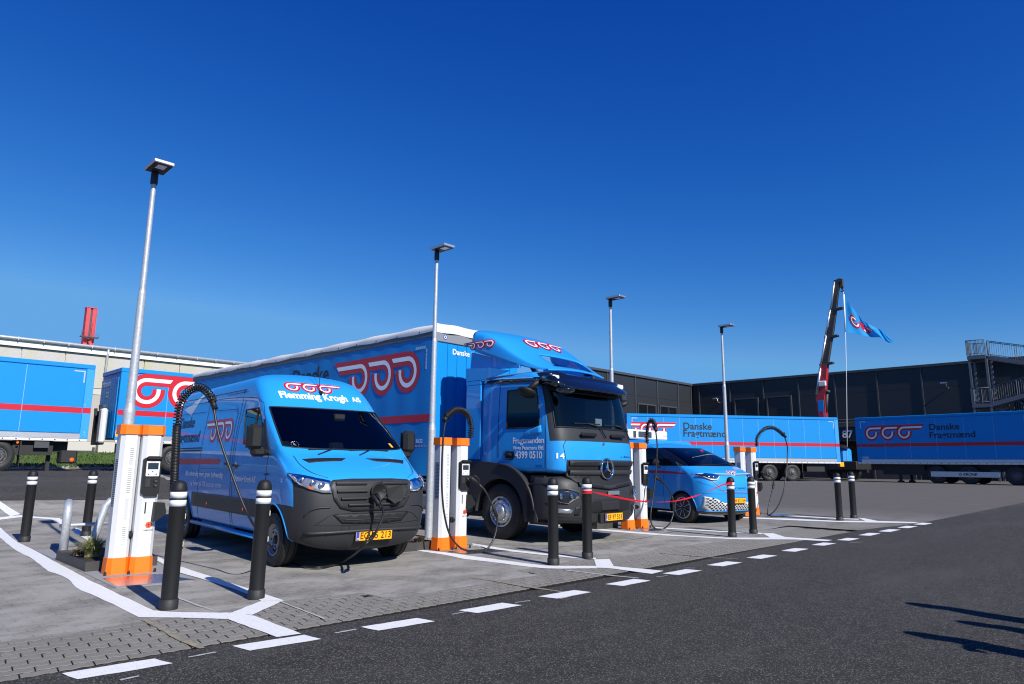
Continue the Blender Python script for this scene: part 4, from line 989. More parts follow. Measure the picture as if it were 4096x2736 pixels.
def plug(t_, p, d, up=Vector((0, 0, 1)), s=1.):
    """charging plug pushed along -d; handle arcs back"""
    o = t_.location; p = Vector(p)-Vector(o); d = Vector(d).normalized(); b = MB()
    q = d.cross(up).normalized(); u2 = q.cross(d)
    b.tube([p, p-d*.05*s, p-d*.11*s, p-d*.19*s], [.034*s, .040*s, .036*s, .026*s], 12)
    b.tube([p-d*.03*s+u2*.03*s, p-d*.06*s+u2*.075*s, p-d*.15*s+u2*.06*s, p-d*.2*s+u2*.0*s], .012*s, 8); b.tube([p-d*.17*s, p-d*.27*s-u2*.02], [.024*s, .018*s], 10)
    b.build('plug', M['black'], t_)

def centre(uL, uR, v, Yf): a = PY(uL, v, Yf); c = PY(uR, v, Yf); return Vector(((a.x+c.x)/2, Yf+CD/2+.03, 0))
gA = centre(441, 504, 2297, 9.50); gB = gA+Vector((.245, -.07, 0)); 
c1, A1, B1 = make_charger('nearest charging station left of the blue van, beside the galvanised pole', gA, gB, 1.82)
gA = centre(1751, 1817, 2192, 8.72); gB = centre(1820, 1888, 2192, 8.72)
c2, A2, B2 = make_charger('charging station between the blue van and the truck', gA, gB, 1.79)
gA = centre(2509, 2560, 2115, 8.86); gB = centre(2563, 2613, 2115, 8.86)
c3, A3, B3 = make_charger('charging station between the truck grille and the minivan', gA, gB, 1.86)
g4 = GP(3020, 2062); zg4 = gz(g4.x, g4.y); 
gA = centre(2973, 3010, 2060, g4.y); gB = centre(3012, 3058, 2060, g4.y); gA.z = gB.z = zg4
c4, A4, B4 = make_charger('farthest charging station right of the minivan nose', gA, gB, 1.80)
# cables
k1 = [PY(694, 2000, 9.42), PY(700, 1850, 9.42), PY(708, 1700, 9.40), PY(722, 1610, 9.3), PY(760, 1560, 9.15), PY(800, 1548, 9.0), PY(838, 1578, 8.85), PY(852, 1612, 8.8)]
van_sock = PX(1571, 1987, 5.37)
ca = [k1[-1], PY(875, 1740, 8.65), PY(925, 1890, 8.45), PY(985, 2045, 8.2), PY(1050, 2150, 7.95), GP(1120, 2222, .07), GP(1180, 2256, .03), GP(1270, 2270, .03), GP(1370, 2246, .06), PY(1450, 2188, 7.35), PY(1505, 2125, 7.45), PY(1532, 2060, 7.55), PY(1527, 2022, 7.66), PY(1512, 1995, 7.74)]
K1 = cable_thing('long black charging cable arching from the nearest charger to the van grille', k1, ca, sleeve=PY(1470, 2165, 7.4))
plug(K1[0], K1[1]+Vector((-.02, .10, .04)), Vector((-.08, .8, .6)))
bb = MB(); hp = [k1[0]-k1[0], k1[1]-k1[0], k1[2]-k1[0]]; coil(bb, [Vector(p) for p in crom(hp, 5)], .040, .012, .021, 6); bb.build('corrugated_hose', M['cable'], K1[0])
Yc = 8.60
k2 = [PY(1882, 1752, 8.85), PY(1883, 1700, 8.83), PY(1872, 1662, 8.78), PY(1850, 1643, 8.7), PY(1822, 1640, 8.62), PY(1798, 1655, 8.52), PY(1784, 1672, 8.46)]
ca = [k2[-1], PY(1774, 1740, 8.45), PY(1768, 1850, 8.45), PY(1768, 1960, 8.45), PY(1778, 2060, 8.42), PY(1800, 2140, 8.38), PY(1840, 2190, 8.33), PY(1890, 2207, 8.3), PY(1935, 2205, 8.3), PY(1967, 2172, 8.3), PY(1985, 2120, 8.32), PY(1987, 2070, 8.34), PY(1970, 2025, 8.36), PY(1945, 1970, 8.4), PY(1922, 1943, 8.45), PY(1910, 1935, 8.5)]
K2 = cable_thing('black charging cable hanging in a loop at the charger beside the truck wheel', k2, ca, sleeve=PY(1980, 2045, 8.35)); plug(K2[0], PY(1880, 1910, 8.62), Vector((-.75, .35, .55)))
k3 = [PY(2588, 1775, 8.98), PY(2587, 1730, 8.96), PY(2590, 1700, 8.92), PY(2601, 1681, 8.85), PY(2613, 1686, 8.75), PY(2621, 1712, 8.65)]
ca = [k3[-1], PY(2626, 1750, 8.62), PY(2629, 1800, 8.6), PY(2624, 1890, 8.6), PY(2612, 1990, 8.6), PY(2603, 2055, 8.58), PY(2606, 2095, 8.56), PY(2625, 2116, 8.54), PY(2655, 2115, 8.52), PY(2680, 2092, 8.52), PY(2694, 2050, 8.52), PY(2692, 2005, 8.53), PY(2680, 1970, 8.55), PY(2662, 1940, 8.58), PY(2648, 1925, 8.6)]
K3 = cable_thing('black charging cable hanging in a loop before the minivan front wheel', k3, ca, sleeve=PY(2692, 1998, 8.53)); plug(K3[0], PY(2618, 1905, 8.72), Vector((-.75, .35, .5)))
y4 = g4.y
k4 = [PY(3028, 1785, y4+.1), PY(3027, 1758, y4+.1), PY(3036, 1738, y4+.05), PY(3055, 1718, y4-.05), PY(3082, 1710, y4-.15), PY(3110, 1720, y4-.25), PY(3136, 1742, y4-.3)]
ca = [k4[-1], PY(3147, 1775, y4-.33), PY(3150, 1810, y4-.33), PY(3146, 1885, y4-.35), PY(3139, 1940, y4-.36), PY(3130, 1980, y4-.38), PY(3112, 2024, y4-.4), PY(3090, 2052, y4-.4), PY(3073, 2060, y4-.4), PY(3070, 2048, y4-.4), PY(3078, 2010, y4-.4), PY(3088, 1965, y4-.38), PY(3095, 1935, y4-.36), PY(3090, 1915, y4-.34), PY(3077, 1902, y4-.3), PY(3066, 1895, y4-.25)]
K4 = cable_thing('black charging cable hanging in a wide arch at the farthest charger', k4, ca, sleeve=PY(3094, 1950, y4-.36)); plug(K4[0], PY(3046, 1888, y4-.12), Vector((-.8, .35, .4)))

# lamp posts
def make_lamp(x, y, zg, H, zs, label, r=.055, rb=.076):
    t = thing('lamp_post', label, 'street lamp', (x, y, zg), 0, 'galvanised lamp posts behind the chargers')
    b = MB(); b.lathe([(rb, 0), (rb, zs-.12)], 20); b.lathe([(rb, zs-.12), (r+.004, zs)], 20); b.lathe([(r+.004, zs), (r*.92, H*.66)], 20); b.lathe([(r*.92, H*.66), (r*.74, H*.66+.06)], 20); b.lathe([(r*.74, H*.66+.06), (r*.62, H-.25)], 20); b.build('pole', M['galv'], t)
    b = MB(); b.lathe([(.045, H-.27), (.05, H-.25), (.05, H-.11), (.042, H-.06), (.03, H-.05)], 16); b.build('pole_cap', M['grey'], t)
    b = MB(); b.bbox(-.14, .14, -.40, .06, H-.07, H-.015, .012, 0); hd = b.build('lamp_head', M['alu'], t)
    b = MB(); b.box(-.125, .125, -.385, .045, H-.073, H-.0705); b.build('lamp_underside', M['chassis'], hd)
    b = MB(); b.box(-.06, .06, -.33, -.17, H-.077, H-.074); b.build('led_panel', M['whitep'], hd)
    return t
for (u, v, lab, zs) in ((620, 690, 'tallest looking lamp post at the left behind the nearest charger', 2.15), (1748, 1005, 'lamp post standing between the van and the truck trailer', 2.12), (2441, 1200, 'lamp post rising behind the truck cab', 2.12), (2886, 1310, 'lamp post behind the minivan, the right one of the four', 2.12)):
    p = PY(u, v, 10.45); make_lamp(p.x, 10.45, gz(p.x, 10.45)*.0, p.z+.08, zs, lab)

# planters with grasses, and the low galvanised rail
M['corten'] = simple('dark_steel_planter', (.06, .055, .055), .6, wear=.5, metal=.3)
M['gblade'] = simple('pale_green_blade', (.28, .34, .08), .5, wear=.4)
M['gblade2'] = simple('straw_blade', (.45, .38, .20), .6, wear=.3)
M['gdark'] = simple('dark_green_leaf', (.03, .07, .02), .5, wear=.4)
M['heather'] = simple('red_heather', (.20, .03, .03), .7, wear=.5)
def planter(label, cx, cy, wx, wy, h, rz=0, zg=0, dense=1.):
    t = thing('planter', label, 'planter', (cx, cy, zg), rz); w = .012
    b = MB(); b.box(-wx/2, wx/2, -wy/2, -wy/2+w, 0, h); b.box(-wx/2, wx/2, wy/2-w, wy/2, 0, h); b.box(-wx/2, -wx/2+w, -wy/2+w, wy/2-w, 0, h); b.box(wx/2-w, wx/2, -wy/2+w, wy/2-w, 0, h); b.build('steel_frame', M['corten'], t)
    b = MB(); n = 12; b.grid([[(-wx/2+w+(wx-2*w)*i/n, -wy/2+w+(wy-2*w)*j/n, h*.75+.03*mn.noise(Vector((i*.7, j*.7, cx)))) for i in range(n+1)] for j in range(n+1)]); b.build('soil', M['soil'], t)
    return t
def tuft(label, loc, n, hh_, spread, mats=('gblade', 'gblade2'), cat='ornamental grass', name='ornamental_grass'):
    t = thing(name, label, cat, loc)
    for mi, mk in enumerate(mats):
        b = MB()
        for i in range(int(n/len(mats))):
            a = random.uniform(0, 2*PI); l = random.uniform(.6, 1.)*hh_; s = random.uniform(.2, 1)*spread; w = random.uniform(.0045, .009)
            p0 = Vector((random.gauss(0, .03), random.gauss(0, .03), 0)); dr = Vector((math.cos(a), math.sin(a), 0)); q = Vector((-dr.y, dr.x, 0))
            pr = None
            for k in range(6):
                f = k/5; p = p0+dr*s*f**1.5+Vector((0, 0, l*(f-.55*f**3*(s/spread)))); ww = w*(1-f*.8)
                cur = (p-q*ww, p+q*ww)
                if pr: b.quad(pr[0], pr[1], cur[1], cur[0])
                pr = cur
        b.build('blades', M[mk], t)
    return t
pc = [GP(*q) for q in ((250, 2212+0), (340, 2287), (440, 2283))]
pf = GP(338, 2290); wl = (GP(250, 2238)-pf).length; 
pl1 = planter('dark steel planter with grass tufts beside the nearest charger', pf.x+.42, pf.y+wl/2, .84, wl, .125)
hx, hy = pf.x+.36, pf.y+wl*.45
tuft('pale green and straw coloured grass tuft in the near planter', (hx-.12, hy+.02, .10), 560, .36, .32)
tuft('dark green leafy plant at the right corner of the near planter', (hx+.26, hy+.12, .10), 300, .20, .16, ('gdark', 'gdark'), 'plant', 'leafy_plant')
tuft('small red heather at the back left of the near planter', (hx-.22, hy+.28, .10), 160, .15, .10, ('heather', 'gblade2'), 'plant', 'heather')
p2 = PY(1708, 2185, 8.95); pl2 = planter('low steel planter before the second lamp post beside the van', p2.x-.12, 9.25, .62, .5, .13)
tuft('reddish heather in the planter beside the second lamp post', (p2.x-.32, 9.2, .10), 260, .17, .12, ('heather', 'gdark'), 'plant', 'heather'); tuft('small dark plant in the planter at the foot of the second lamp post', (p2.x+.05, 9.2, .10), 200, .14, .10, ('gdark', 'heather'), 'plant', 'leafy_plant')
p3 = PY(2425, 2115, 9.3); pl3 = planter('steel planter seen under the truck bumper', p3.x+.12, 9.6, .75, .5, .15)
tuft('grass tuft in the planter seen under the truck bumper', (p3.x+.02, 9.55, .12), 240, .22, .2)
# galvanised rail: two bent posts with cross bars
t = thing('pipe_rail', 'low galvanised pipe rail with a bent hoop beside the near planter', 'guard rail', (0, 0, 0)); rr = .058
pa = GP(250, 2221); ta = PY(265, 2020, pa.y)
hd_ = Vector((pa.x, pa.y, 0)).normalized(); hp_ = lambda k, z: Vector((pa.x, pa.y, 0))+hd_*k+Vector((0, 0, z))
b = MB(); b.tube([hp_(0, 0), hp_(0, ta.z-.14), hp_(.02, ta.z-.06), hp_(.08, ta.z-.012), hp_(.18, ta.z), hp_(.62, ta.z), hp_(.72, ta.z-.012), hp_(.78, ta.z-.06), hp_(.80, ta.z-.14), hp_(.80, 0)], rr, 16); b.build('hoop', M['galv'], t)
b = MB(); b.lathe([(.10, 0), (.10, .012), (.001, .012)], 20, 0, Matrix.Translation((pa.x, pa.y, .004))); b.build('base_plate', M['galv'], t)
zb1 = PY(300, 2115, pa.y).z
pe = PY(448, 2110, 10.2); b = MB(); b.tube([(pa.x, pa.y, zb1), (pe.x-.0, pa.y+.10, zb1)], .027, 12); b.build('cross_bar', M['galv'], t)
b = MB(); b.tube([(pa.x+.03, pa.y+.5, zb1+.01), (pa.x+.80, pa.y+.62, zb1+.01)], .027, 12); b.build('cross_bar', M['galv'], t)
b = MB(); e = PY(440, 2005, pa.y+.45); s = PY(370, 2165, pa.y+.45); b.tube([(s.x-.10, pa.y+.45, -.0), s, e-Vector((.05, 0, .06)), e, (e.x+.15, pa.y+.45, e.z+.03), (e.x+.5, pa.y+.45, e.z+.03)], rr, 16); b.build('bent_pipe', M['galv'], t)

# red ribbon between the two bollards
def ribbon(name, label, pts, w, parent=None, wob=.0):
    w = w*.7
    path = crom(pts, 10); b = MB(); rows = [[], []]
    for i, p in enumerate(path):
        a = .5+1.3*math.sin(i*.11)+.3*math.sin(i*.37); off = Vector((-.25*math.cos(a), -.6*math.cos(a), math.sin(a)))*w/2; rows[0].append(p-off); rows[1].append(p+off)
    b.grid(rows); o = b.build(name, M['redrib'], parent); return tag(o, label, 'ribbon') if label else o
B4_, B5_ = BP[3], BP[4]
za_ = PY(2370, 1967, B4_.y-.07).z
s = Vector((B4_.x+.03, B4_.y-.075, za_)); e = PY(2900, 1935, B5_.y-.08)
tr = thing('red_ribbon', 'thin red opening ribbon tied between two bollards before the truck and minivan', 'ribbon', (0, 0, 0))
pts = [s, PY(2450, 1985, 6.66), PY(2540, 2002, 6.68), PY(2620, 2008, 6.7), PY(2700, 2004, 6.7), PY(2790, 1982, 6.68), PY(2850, 1957, 6.65), e]
ribbon('ribbon_band', None, pts, .036, tr)
for q, z in ((B4_, za_), (B5_, e.z)):
    b = MB(); b.lathe([(.079, z-.022), (.080, z), (.079, z+.022)], 24, 0, Matrix.Translation((q.x, q.y, 0))); b.build('ribbon_wrap', M['redrib'], tr)
b = MB(); k = e+Vector((.02, -.03, 0)); 
for dx, dz in ((-.14, -.01), (-.05, -.05), (.10, .02)): b.add([k+Vector((0, 0, .012)), k+Vector((0, 0, -.012)), k+Vector((dx, -.02, dz-.02)), k+Vector((dx, -.02, dz+.015))], [(0, 1, 2, 3)])
b.build('ribbon_knot', M['redrib'], tr)

# lorry crane with the flag
M['boomdark'] = simple('dark_boom', (.045, .042, .040), .6, wear=.5)
M['boomred'] = simple('crane_red', (.42, .02, .03), .45, wear=.35)
CX = 52.
cb_, ct_ = PX(3262, 1690, CX), PX(3351, 1140, CX); tc = thing('lorry_crane', 'tall lorry crane with red lower arm and dark telescopic boom behind the trailers', 'crane', (CX, cb_.y, .45)); O = Vector((CX, cb_.y, .45))
P_ = lambda u, v: PX(u, v, CX)-O
def beam(b, p, q, w, d=.28):
    p = Vector(p); q = Vector(q); ax = (q-p).normalized(); s = ax.cross(Vector((1, 0, 0))).normalized(); vs = []
    for e in (p, q):
        for a, c in ((-1, -1), (1, -1), (1, 1), (-1, 1)): vs.append(e+s*w/2*a+Vector((d/2*c, 0, 0)))
    b.add(vs, [(0,3,2,1),(4,5,6,7),(0,1,5,4),(1,2,6,5),(2,3,7,6),(3,0,4,7)])
b = MB(); beam(b, P_(3292, 1695), P_(3285, 1580), .62, .5); beam(b, P_(3285, 1590), P_(3296, 1560), .5, .45); beam(b, P_(3290, 1600), P_(3300, 1458), .44, .42); b.build('lower_arm', M['boomred'], tc)
for k, (a, c, w) in enumerate((((3300, 1470), (3324, 1310), .42), ((3320, 1360), (3337, 1235), .36), ((3333, 1280), (3352, 1125), .30))):
    b = MB(); beam(b, P_(*a), P_(*c), w, .34-.04*k); b.build('boom_section', M['boomdark'], tc)
for (u, v) in ((3345, 1238), (3325, 1348), (3306, 1456)): b = MB(); p = P_(u, v); beam(b, p+Vector((0, .45, -.05)), p+Vector((0, -.5, .05)), .14, .4); b.build('boom_collar', M['boomdark'], tc)
for (a, c, r_) in (((3272, 1580), (3286, 1475), .09), ((3286, 1475), (3309, 1345), .07), ((3306, 1350), (3326, 1240), .06), ((3328, 1240), (3342, 1130), .06)): b = MB(); b.tube([P_(*a)+Vector((-.25, 0, 0)), P_(*c)+Vector((-.25, 0, 0))], r_, 8); b.build('extension_ram', M['alu'], tc)
b = MB(); b.tube([P_(3304, 1650), P_(3308, 1570)], .12, 8); b.tube([P_(3308, 1570), P_(3311, 1560)], .2, 8); b.build('lift_ram', M['boomdark'], tc)
b = MB(); b.tube(crom([P_(3275, 1575), P_(3290, 1568), P_(3300, 1575), P_(3313, 1560)], 6), .06, 6); b.tube(crom([P_(3283, 1540), P_(3288, 1520), P_(3296, 1522), P_(3290, 1545)], 6), .05, 6); b.build('hydraulic_hoses', M['cable'], tc)
b = MB(); p = P_(3296, 1536); b.bbox(p.x-.4, p.x-.2, p.y-.26, p.y+.26, p.z-.2, p.z+.2, .05); b.build('work_lamp', M['lampwhite'] if 'lampwhite' in M else M['whitep'], tc)
b = MB(); p = P_(3291, 1640); b.box(p.x-.31, p.x-.27, p.y-.2, p.y+.2, p.z-.8, p.z+.7); b.build('arm_sticker', M['panel'], tc)
b = MB(); b.box(p.x-.33, p.x-.312, p.y-.15, p.y+.15, p.z-.75, p.z-.1); b.build('red_sticker', M['red'], tc)
b = MB(); beam(b, P_(3338, 1128), P_(3372, 1122), .22, .3); b.tube(crom([P_(3340, 1124), P_(3355, 1116), P_(3368, 1118), P_(3372, 1132)], 6), .05, 6); p = P_(3367, 1135); b.bbox(p.x-.1, p.x+.1, p.y-.14, p.y+.14, p.z-.3, p.z+.25, .05); b.build('boom_head', M['boomdark'], tc)
b = MB(); p = P_(3368, 1142); q = P_(3368, 1156); b.tube([p, q], .07, 8); b.tube([q+Vector((0, .0, 0)), q+Vector((0, -.12, -.1)), q+Vector((0, -.05, -.22)), q+Vector((0, .1, -.15))], .045, 6); b.build('hook', M['boomdark'], tc)
b = MB(); p = P_(3275, 1720); b.bbox(-1, 2.5, -3, 3.5, .7, 1.3, .05); b.bbox(-.6, 1.2, -.5, .6, 1.3, 4.2, .05); b.build('lorry_bed', M['chassis'], tc)
# flag: hanging banner blown to the right
def lerp2(a, b_, t): return (a[0]+(b_[0]-a[0])*t, a[1]+(b_[1]-a[1])*t)
topE = [(3375, 1178), (3400, 1215), (3425, 1250), (3450, 1280), (3475, 1297), (3502, 1310), (3528, 1321), (3545, 1338), (3575, 1370)]
botE = [(3382, 1327), (3408, 1332), (3438, 1340), (3470, 1346), (3490, 1349), (3520, 1349), (3540, 1362), (3555, 1371), (3575, 1371)]
tf = thing('banner_flag', 'light blue flag with red loops logo blowing from the crane hook', 'flag', (CX, P_(3378, 1250).y+O.y, O.z)); OF = Vector(tf.location)
nU, nV = 40, 24; rows = []
def at(pl, t): t *= len(pl)-1; k = min(int(t), len(pl)-2); return lerp2(pl[k], pl[k+1], t-k)
def fpt(a, c, lift=0.):
    u, v = lerp2(at(topE, a), at(botE, a), c)
    d = ray(u, v); D = (CX+P_(3378, 1250).y+O.y)*.70711-.42*math.sin(a*9+c*2.2)*min(1, a*3)-.16*math.sin(a*17-c*4)*min(1, a*2)-lift
    return Vector((0, 0, CAMH))+d*(D/((d.x+d.y)*.70711))-OF
b = MB(); b.grid([[fpt(i/nU, j/nV) for i in range(nU+1)] for j in range(nV+1)]); b.build('cloth', M['flag'], tf)
b = MB()
for pts, mi, lay in LOGO:
    for (P0,) in ((pts,),):
        q = []
        for x, y in P0:
            a = .10+(x+1.56)/10.2*.62; c = .52-y/3.2*.42+.10*(x/8); 
            q.append(fpt(a, c, .03+lay*.01))
        if (x+1.56)/10.2 < .62: b.poly([tuple(p) for p in reversed(q)], mi)
b.build('logo', [M['red'], M['white']], tf)
b = MB(); b.tube([PX(3370, 1160, CX)-OF, PX(3375, 1178, CX)-OF], .03, 6); b.tube([PX(3375, 1178, CX)-OF, PX(3382, 1327, CX)-OF], .055, 6); b.build('hem_band', M['white'], tf)
b = MB(); b.tube([PX(3382, 1327, CX)-OF, PX(3386, 1520, CX)-OF, PX(3388, 1700, CX)-OF, PX(3390, 1905, CX)-OF], .022, 5); b.build('rope', M['whitep'], tf)
# ================================================================ VEHICLE SHELL TOOLS
from mathutils.bvhtree import BVHTree
def eval_mesh(me, level=2, cuts=None, cutmat=0):
    o = bpy.data.objects.new('tmp', me); COL.objects.link(o)
    m = o.modifiers.new('s', 'SUBSURF'); m.levels = level; m.render_levels = level; tmp = []
    if cuts:
        b = MB()
        for (x0, x1, y, z, r) in cuts:
            b.cyl((x0, y, z), (x1, y, z), r, 48)
        for x0, x1, y0, y1, z0, z1 in []: pass
        for i, (x0, x1, y, z, r) in enumerate(cuts):
            bb = MB(); bb.cyl((x0, y, z), (x1, y, z), r, 48); cm = bb.mesh('cut'); cm.materials.clear()
            for mt in me.materials: cm.materials.append(mt)
            cm.polygons.foreach_set('material_index', [cutmat]*len(cm.polygons)); cm.polygons.foreach_set('use_smooth', [False]*len(cm.polygons))
            co = bpy.data.objects.new('cut', cm); COL.objects.link(co); tmp.append(co)
            bm_ = o.modifiers.new('b', 'BOOLEAN'); bm_.operation = 'DIFFERENCE'; bm_.solver = 'EXACT'; bm_.object = co
    dg = bpy.context.evaluated_depsgraph_get(); dg.update(); out = bpy.data.meshes.new_from_object(o.evaluated_get(dg))
    bpy.data.objects.remove(o)
    for c in tmp: bpy.data.objects.remove(c)
    return out
def split(me, names, mats, parent, seals=None, seal_r=.010):
    """one child object per material slot; seals: {slot: material} adds a rubber seal round that part"""
    vs = [v.co.copy() for v in me.vertices]; res = {}
    groups = {}
    for p in me.polygons: groups.setdefault(p.material_index, []).append((tuple(p.vertices), p.use_smooth))
    for mi, fl in groups.items():
        # separate pieces for slots that hold several panes
        adj = {}
        comps = [list(range(len(fl)))]
        if names[mi][1]:
            own = {}
            par = list(range(len(fl)))
            def find(a):
                while par[a] != a: par[a] = par[par[a]]; a = par[a]
                return a
            for i, (f, _) in enumerate(fl):
                for v in f:
                    if v in own: par[find(i)] = find(own[v])
                    else: own[v] = i
            d = {}
            for i in range(len(fl)): d.setdefault(find(i), []).append(i)
            comps = list(d.values())
        for comp in comps:
            mp = {}; V = []; F = []; S = []
            for i in comp:
                f, s = fl[i]; g = []
                for v in f:
                    if v not in mp: mp[v] = len(V); V.append(vs[v])
                    g.append(mp[v])
                F.append(g); S.append(s)
            m2 = bpy.data.meshes.new(names[mi][0]); m2.from_pydata(V, [], F); m2.polygons.foreach_set('use_smooth', S); m2.materials.append(mats[mi]); m2.update()
            o = link(names[mi][0], m2, parent); res.setdefault(mi, []).append(o)
            if seals and mi in seals:
                cnt = {}
                for f in F:
                    for a, b_ in zip(f, f[1:]+f[:1]): k = (min(a, b_), max(a, b_)); cnt[k] = cnt.get(k, 0)+1
                nb = {}
                for (a, b_), n in cnt.items():
                    if n == 1: nb.setdefault(a, []).append(b_); nb.setdefault(b_, []).append(a)
                seen = set(); bb = MB()
                for st_ in list(nb):
                    if st_ in seen: continue
                    loop = [st_]; seen.add(st_); cur = st_
                    while True:
                        nx = [n for n in nb[cur] if n not in seen]
                        if not nx: break
                        cur = nx[0]; seen.add(cur); loop.append(cur)
                    if len(loop) > 8: bb.tube([V[i] for i in loop], seal_r, 6, closed=True)
                if bb.v: bb.build('seal', seals[mi], o)
    return res
class Surf:
    """rays dropped onto a body mesh to lay decals, gaps and lamps on it"""
    def __init__(s, me): s.t = BVHTree.FromPolygons([v.co[:] for v in me.vertices], [tuple(p.vertices) for p in me.polygons])
    def hit(s, o, d):
        r_ = s.t.ray_cast(Vector(o), Vector(d)); return (r_[0], r_[1]) if r_[0] is not None else (None, None)
    def side(s, y, z, sx=-1, off=.003, dx=None):
        p, n = s.hit((sx*3, y, z), (-sx, 0, 0))
        if p is None: return Vector((dx if dx is not None else sx*.97, y, z))
        return p+Vector((sx, 0, 0))*off
    def front(s, x, z, off=.003, y0=-4, dy=0.):
        p, n = s.hit((x, y0, z), (0, 1, 0))
        if p is None: return Vector((x, dy, z))
        return p+n*(off if n.y < 0 else -off)
    def top(s, x, y, off=.003):
        p, n = s.hit((x, y, 6), (0, 0, -1))
        if p is None: return Vector((x, y, 1))
        return p+(n if n.z > 0 else -n)*off
def patch(fn, poly, name, mat, parent, cuts=3, skirt=None, smooth=True, flip=False):
    """polygon in 2-D, subdivided and laid on a surface by fn(a, b, extra_offset)"""
    bm = bmesh.new(); vs = [bm.verts.new((a, b_, 0)) for a, b_ in poly]; bm.faces.new(vs)
    bmesh.ops.triangulate(bm, faces=bm.faces[:])
    for _ in range(cuts):
        es = [e for e in bm.edges if e.calc_length() > .05]
        if not es: break
        bmesh.ops.subdivide_edges(bm, edges=es, cuts=1, use_grid_fill=False); bmesh.ops.triangulate(bm, faces=[f for f in bm.faces if len(f.verts) > 3])
    be = [(e.verts[0].index, e.verts[1].index) for e in bm.edges if len(e.link_faces) == 1] if False else None
    bm.verts.index_update(); V = [fn(v.co.x, v.co.y, 0) for v in bm.verts]; F = [tuple(v.index for v in f.verts) for f in bm.faces]
    if skirt:
        n0 = len(V); mp = {}
        for e in bm.edges:
            if len(e.link_faces) == 1:
                f = e.link_faces[0]; a, b_ = e.verts
                for v in (a, b_):
                    if v.index not in mp: mp[v.index] = len(V); V.append(fn(v.co.x, v.co.y, -skirt))
                # orientation follows the face loop
                l = [x for x in f.loops if x.edge == e][0]; i, j = l.vert.index, l.link_loop_next.vert.index
                F.append((j, i, mp[i], mp[j]))
    bm.free()
    if flip: F = [tuple(reversed(f)) for f in F]
    m2 = bpy.data.meshes.new(name); m2.from_pydata([tuple(v) for v in V], [], F); m2.polygons.foreach_set('use_smooth', [smooth]*len(F)); m2.materials.append(mat); m2.update()
    return link(name, m2, parent)
def gap(fn, pts, parent, name='panel_gap', r=.003, mat=None, n=14, closed=False):
    path = []
    P = list(pts)+([pts[0]] if closed else [])
    for (a, b_), (c, d) in zip(P[:-1], P[1:]):
        for i in range(n): path.append(fn(a+(c-a)*i/n, b_+(d-b_)*i/n, -.001))
    path.append(fn(*P[-1], -.001)); b = MB(); b.tube(path, r, 4, caps=False); return b.build(name, mat or M['black'], parent)
def decal_text(s, fn, a0, b0, size, parent, mat, bold=.01, sx=1., align='LEFT', sgn=1, slope=0., name='lettering', spacing=1., shear=0.):
    vs, fs = text_mesh(s, size, bold, align, spacing, shear); b = MB(); b.add([tuple(fn(a0+sgn*x*sx, b0+y+slope*x*sx, 0)) for x, y, z in vs], fs); return b.build(name, mat, parent)
def decal_logo(fn, a0, b0, h, parent, mirror=False, sx=1., sgn=1, slope=0., mats=None):
    s = h/3.12; b = MB()
    for pts, mi, lay in LOGO:
        q = [tuple(fn(a0+sgn*(x-3.37)*s*sx*(-1 if mirror else 1), b0+y*s+slope*(x-3.37)*s*sx*(-1 if mirror else 1), lay*.002)) for x, y in pts]
        if (sgn > 0) != mirror: q.reverse()
        b.poly(q, mi)
    return b.build('logo', mats or [M['red'], M['white']], parent)
def ring_shell(rows, tagf, mats, level=2, cuts=None, cutmat=0, roofmi=0, botmi=0, crown=.0):
    """rows: list of lists of (x>=0, y, z) from the front centre round to the rear centre; mirrored and closed"""
    nC = len(rows[0]); ring = list(range(nC))+list(range(-(nC-2), 0)); n = len(ring); V = []; F = []; MI = []
    for r_ in rows:
        for c in ring: p = r_[abs(c)]; V.append((p[0]*(-1 if c < 0 else 1), p[1], p[2]))
    for i in range(len(rows)-1):
        for j in range(n):
            j2 = (j+1) % n; a, c = ring[j], ring[j2]
            # outward faces: the +x half runs front -> rear
            F.append((i*n+j, i*n+j2, (i+1)*n+j2, (i+1)*n+j)); MI.append(tagf(i, min(abs(a), abs(c)), 1 if (a > 0 or c > 0) else -1))
    def idx(c): return ring.index(c)
    for lvl, mi, up in ((len(rows)-1, roofmi, True), (0, botmi, False)):
        o = lvl*n
        for c in range(nC-1):
            a, b_ = idx(c), idx(c+1); a2 = idx(-c) if 0 < c < nC-1 else a; b2 = idx(-(c+1)) if c+1 < nC-1 else b_
            f = [o+a, o+b_]+([o+b2] if b2 != b_ else [])+([o+a2] if a2 != a else [])
            if not up: f = f[::-1]
            F.append(tuple(f)); MI.append(mi)
    me = bpy.data.meshes.new('shell'); me.from_pydata(V, [], F)
    for m_ in mats: me.materials.append(m_)
    me.polygons.foreach_set('material_index', MI); me.polygons.foreach_set('use_smooth', [True]*len(F)); me.update()
    return eval_mesh(me, level, cuts, cutmat)
M['under'] = simple('dark_underbody', (.006, .006, .006), .8)
M['headref'] = simple('reflector_chrome', (.75, .76, .78), .12, metal=1)
M['headbase'] = simple('headlamp_inner', (.42, .43, .45), .25, metal=.6)
M['headdark'] = simple('dark_lamp_inner', (.03, .03, .035), .2, metal=.5)
M['lens2'] = simple('white_lens', (.8, .8, .8), .2)
M['greypanel'] = simple('grey_side_panel', (.22, .24, .27), .45, wear=.15)
M['railgrey'] = simple('grey_rail', (.10, .11, .12), .5, wear=.2)
M['headergrey'] = simple('grey_header', (.22, .23, .25), .5, wear=.1)
M['tarpwhite'] = simple('white_roof_tarpaulin', (.72, .70, .68), .7, wear=.15, bmp=.5, bscale=7)
M['check2'] = M['check']
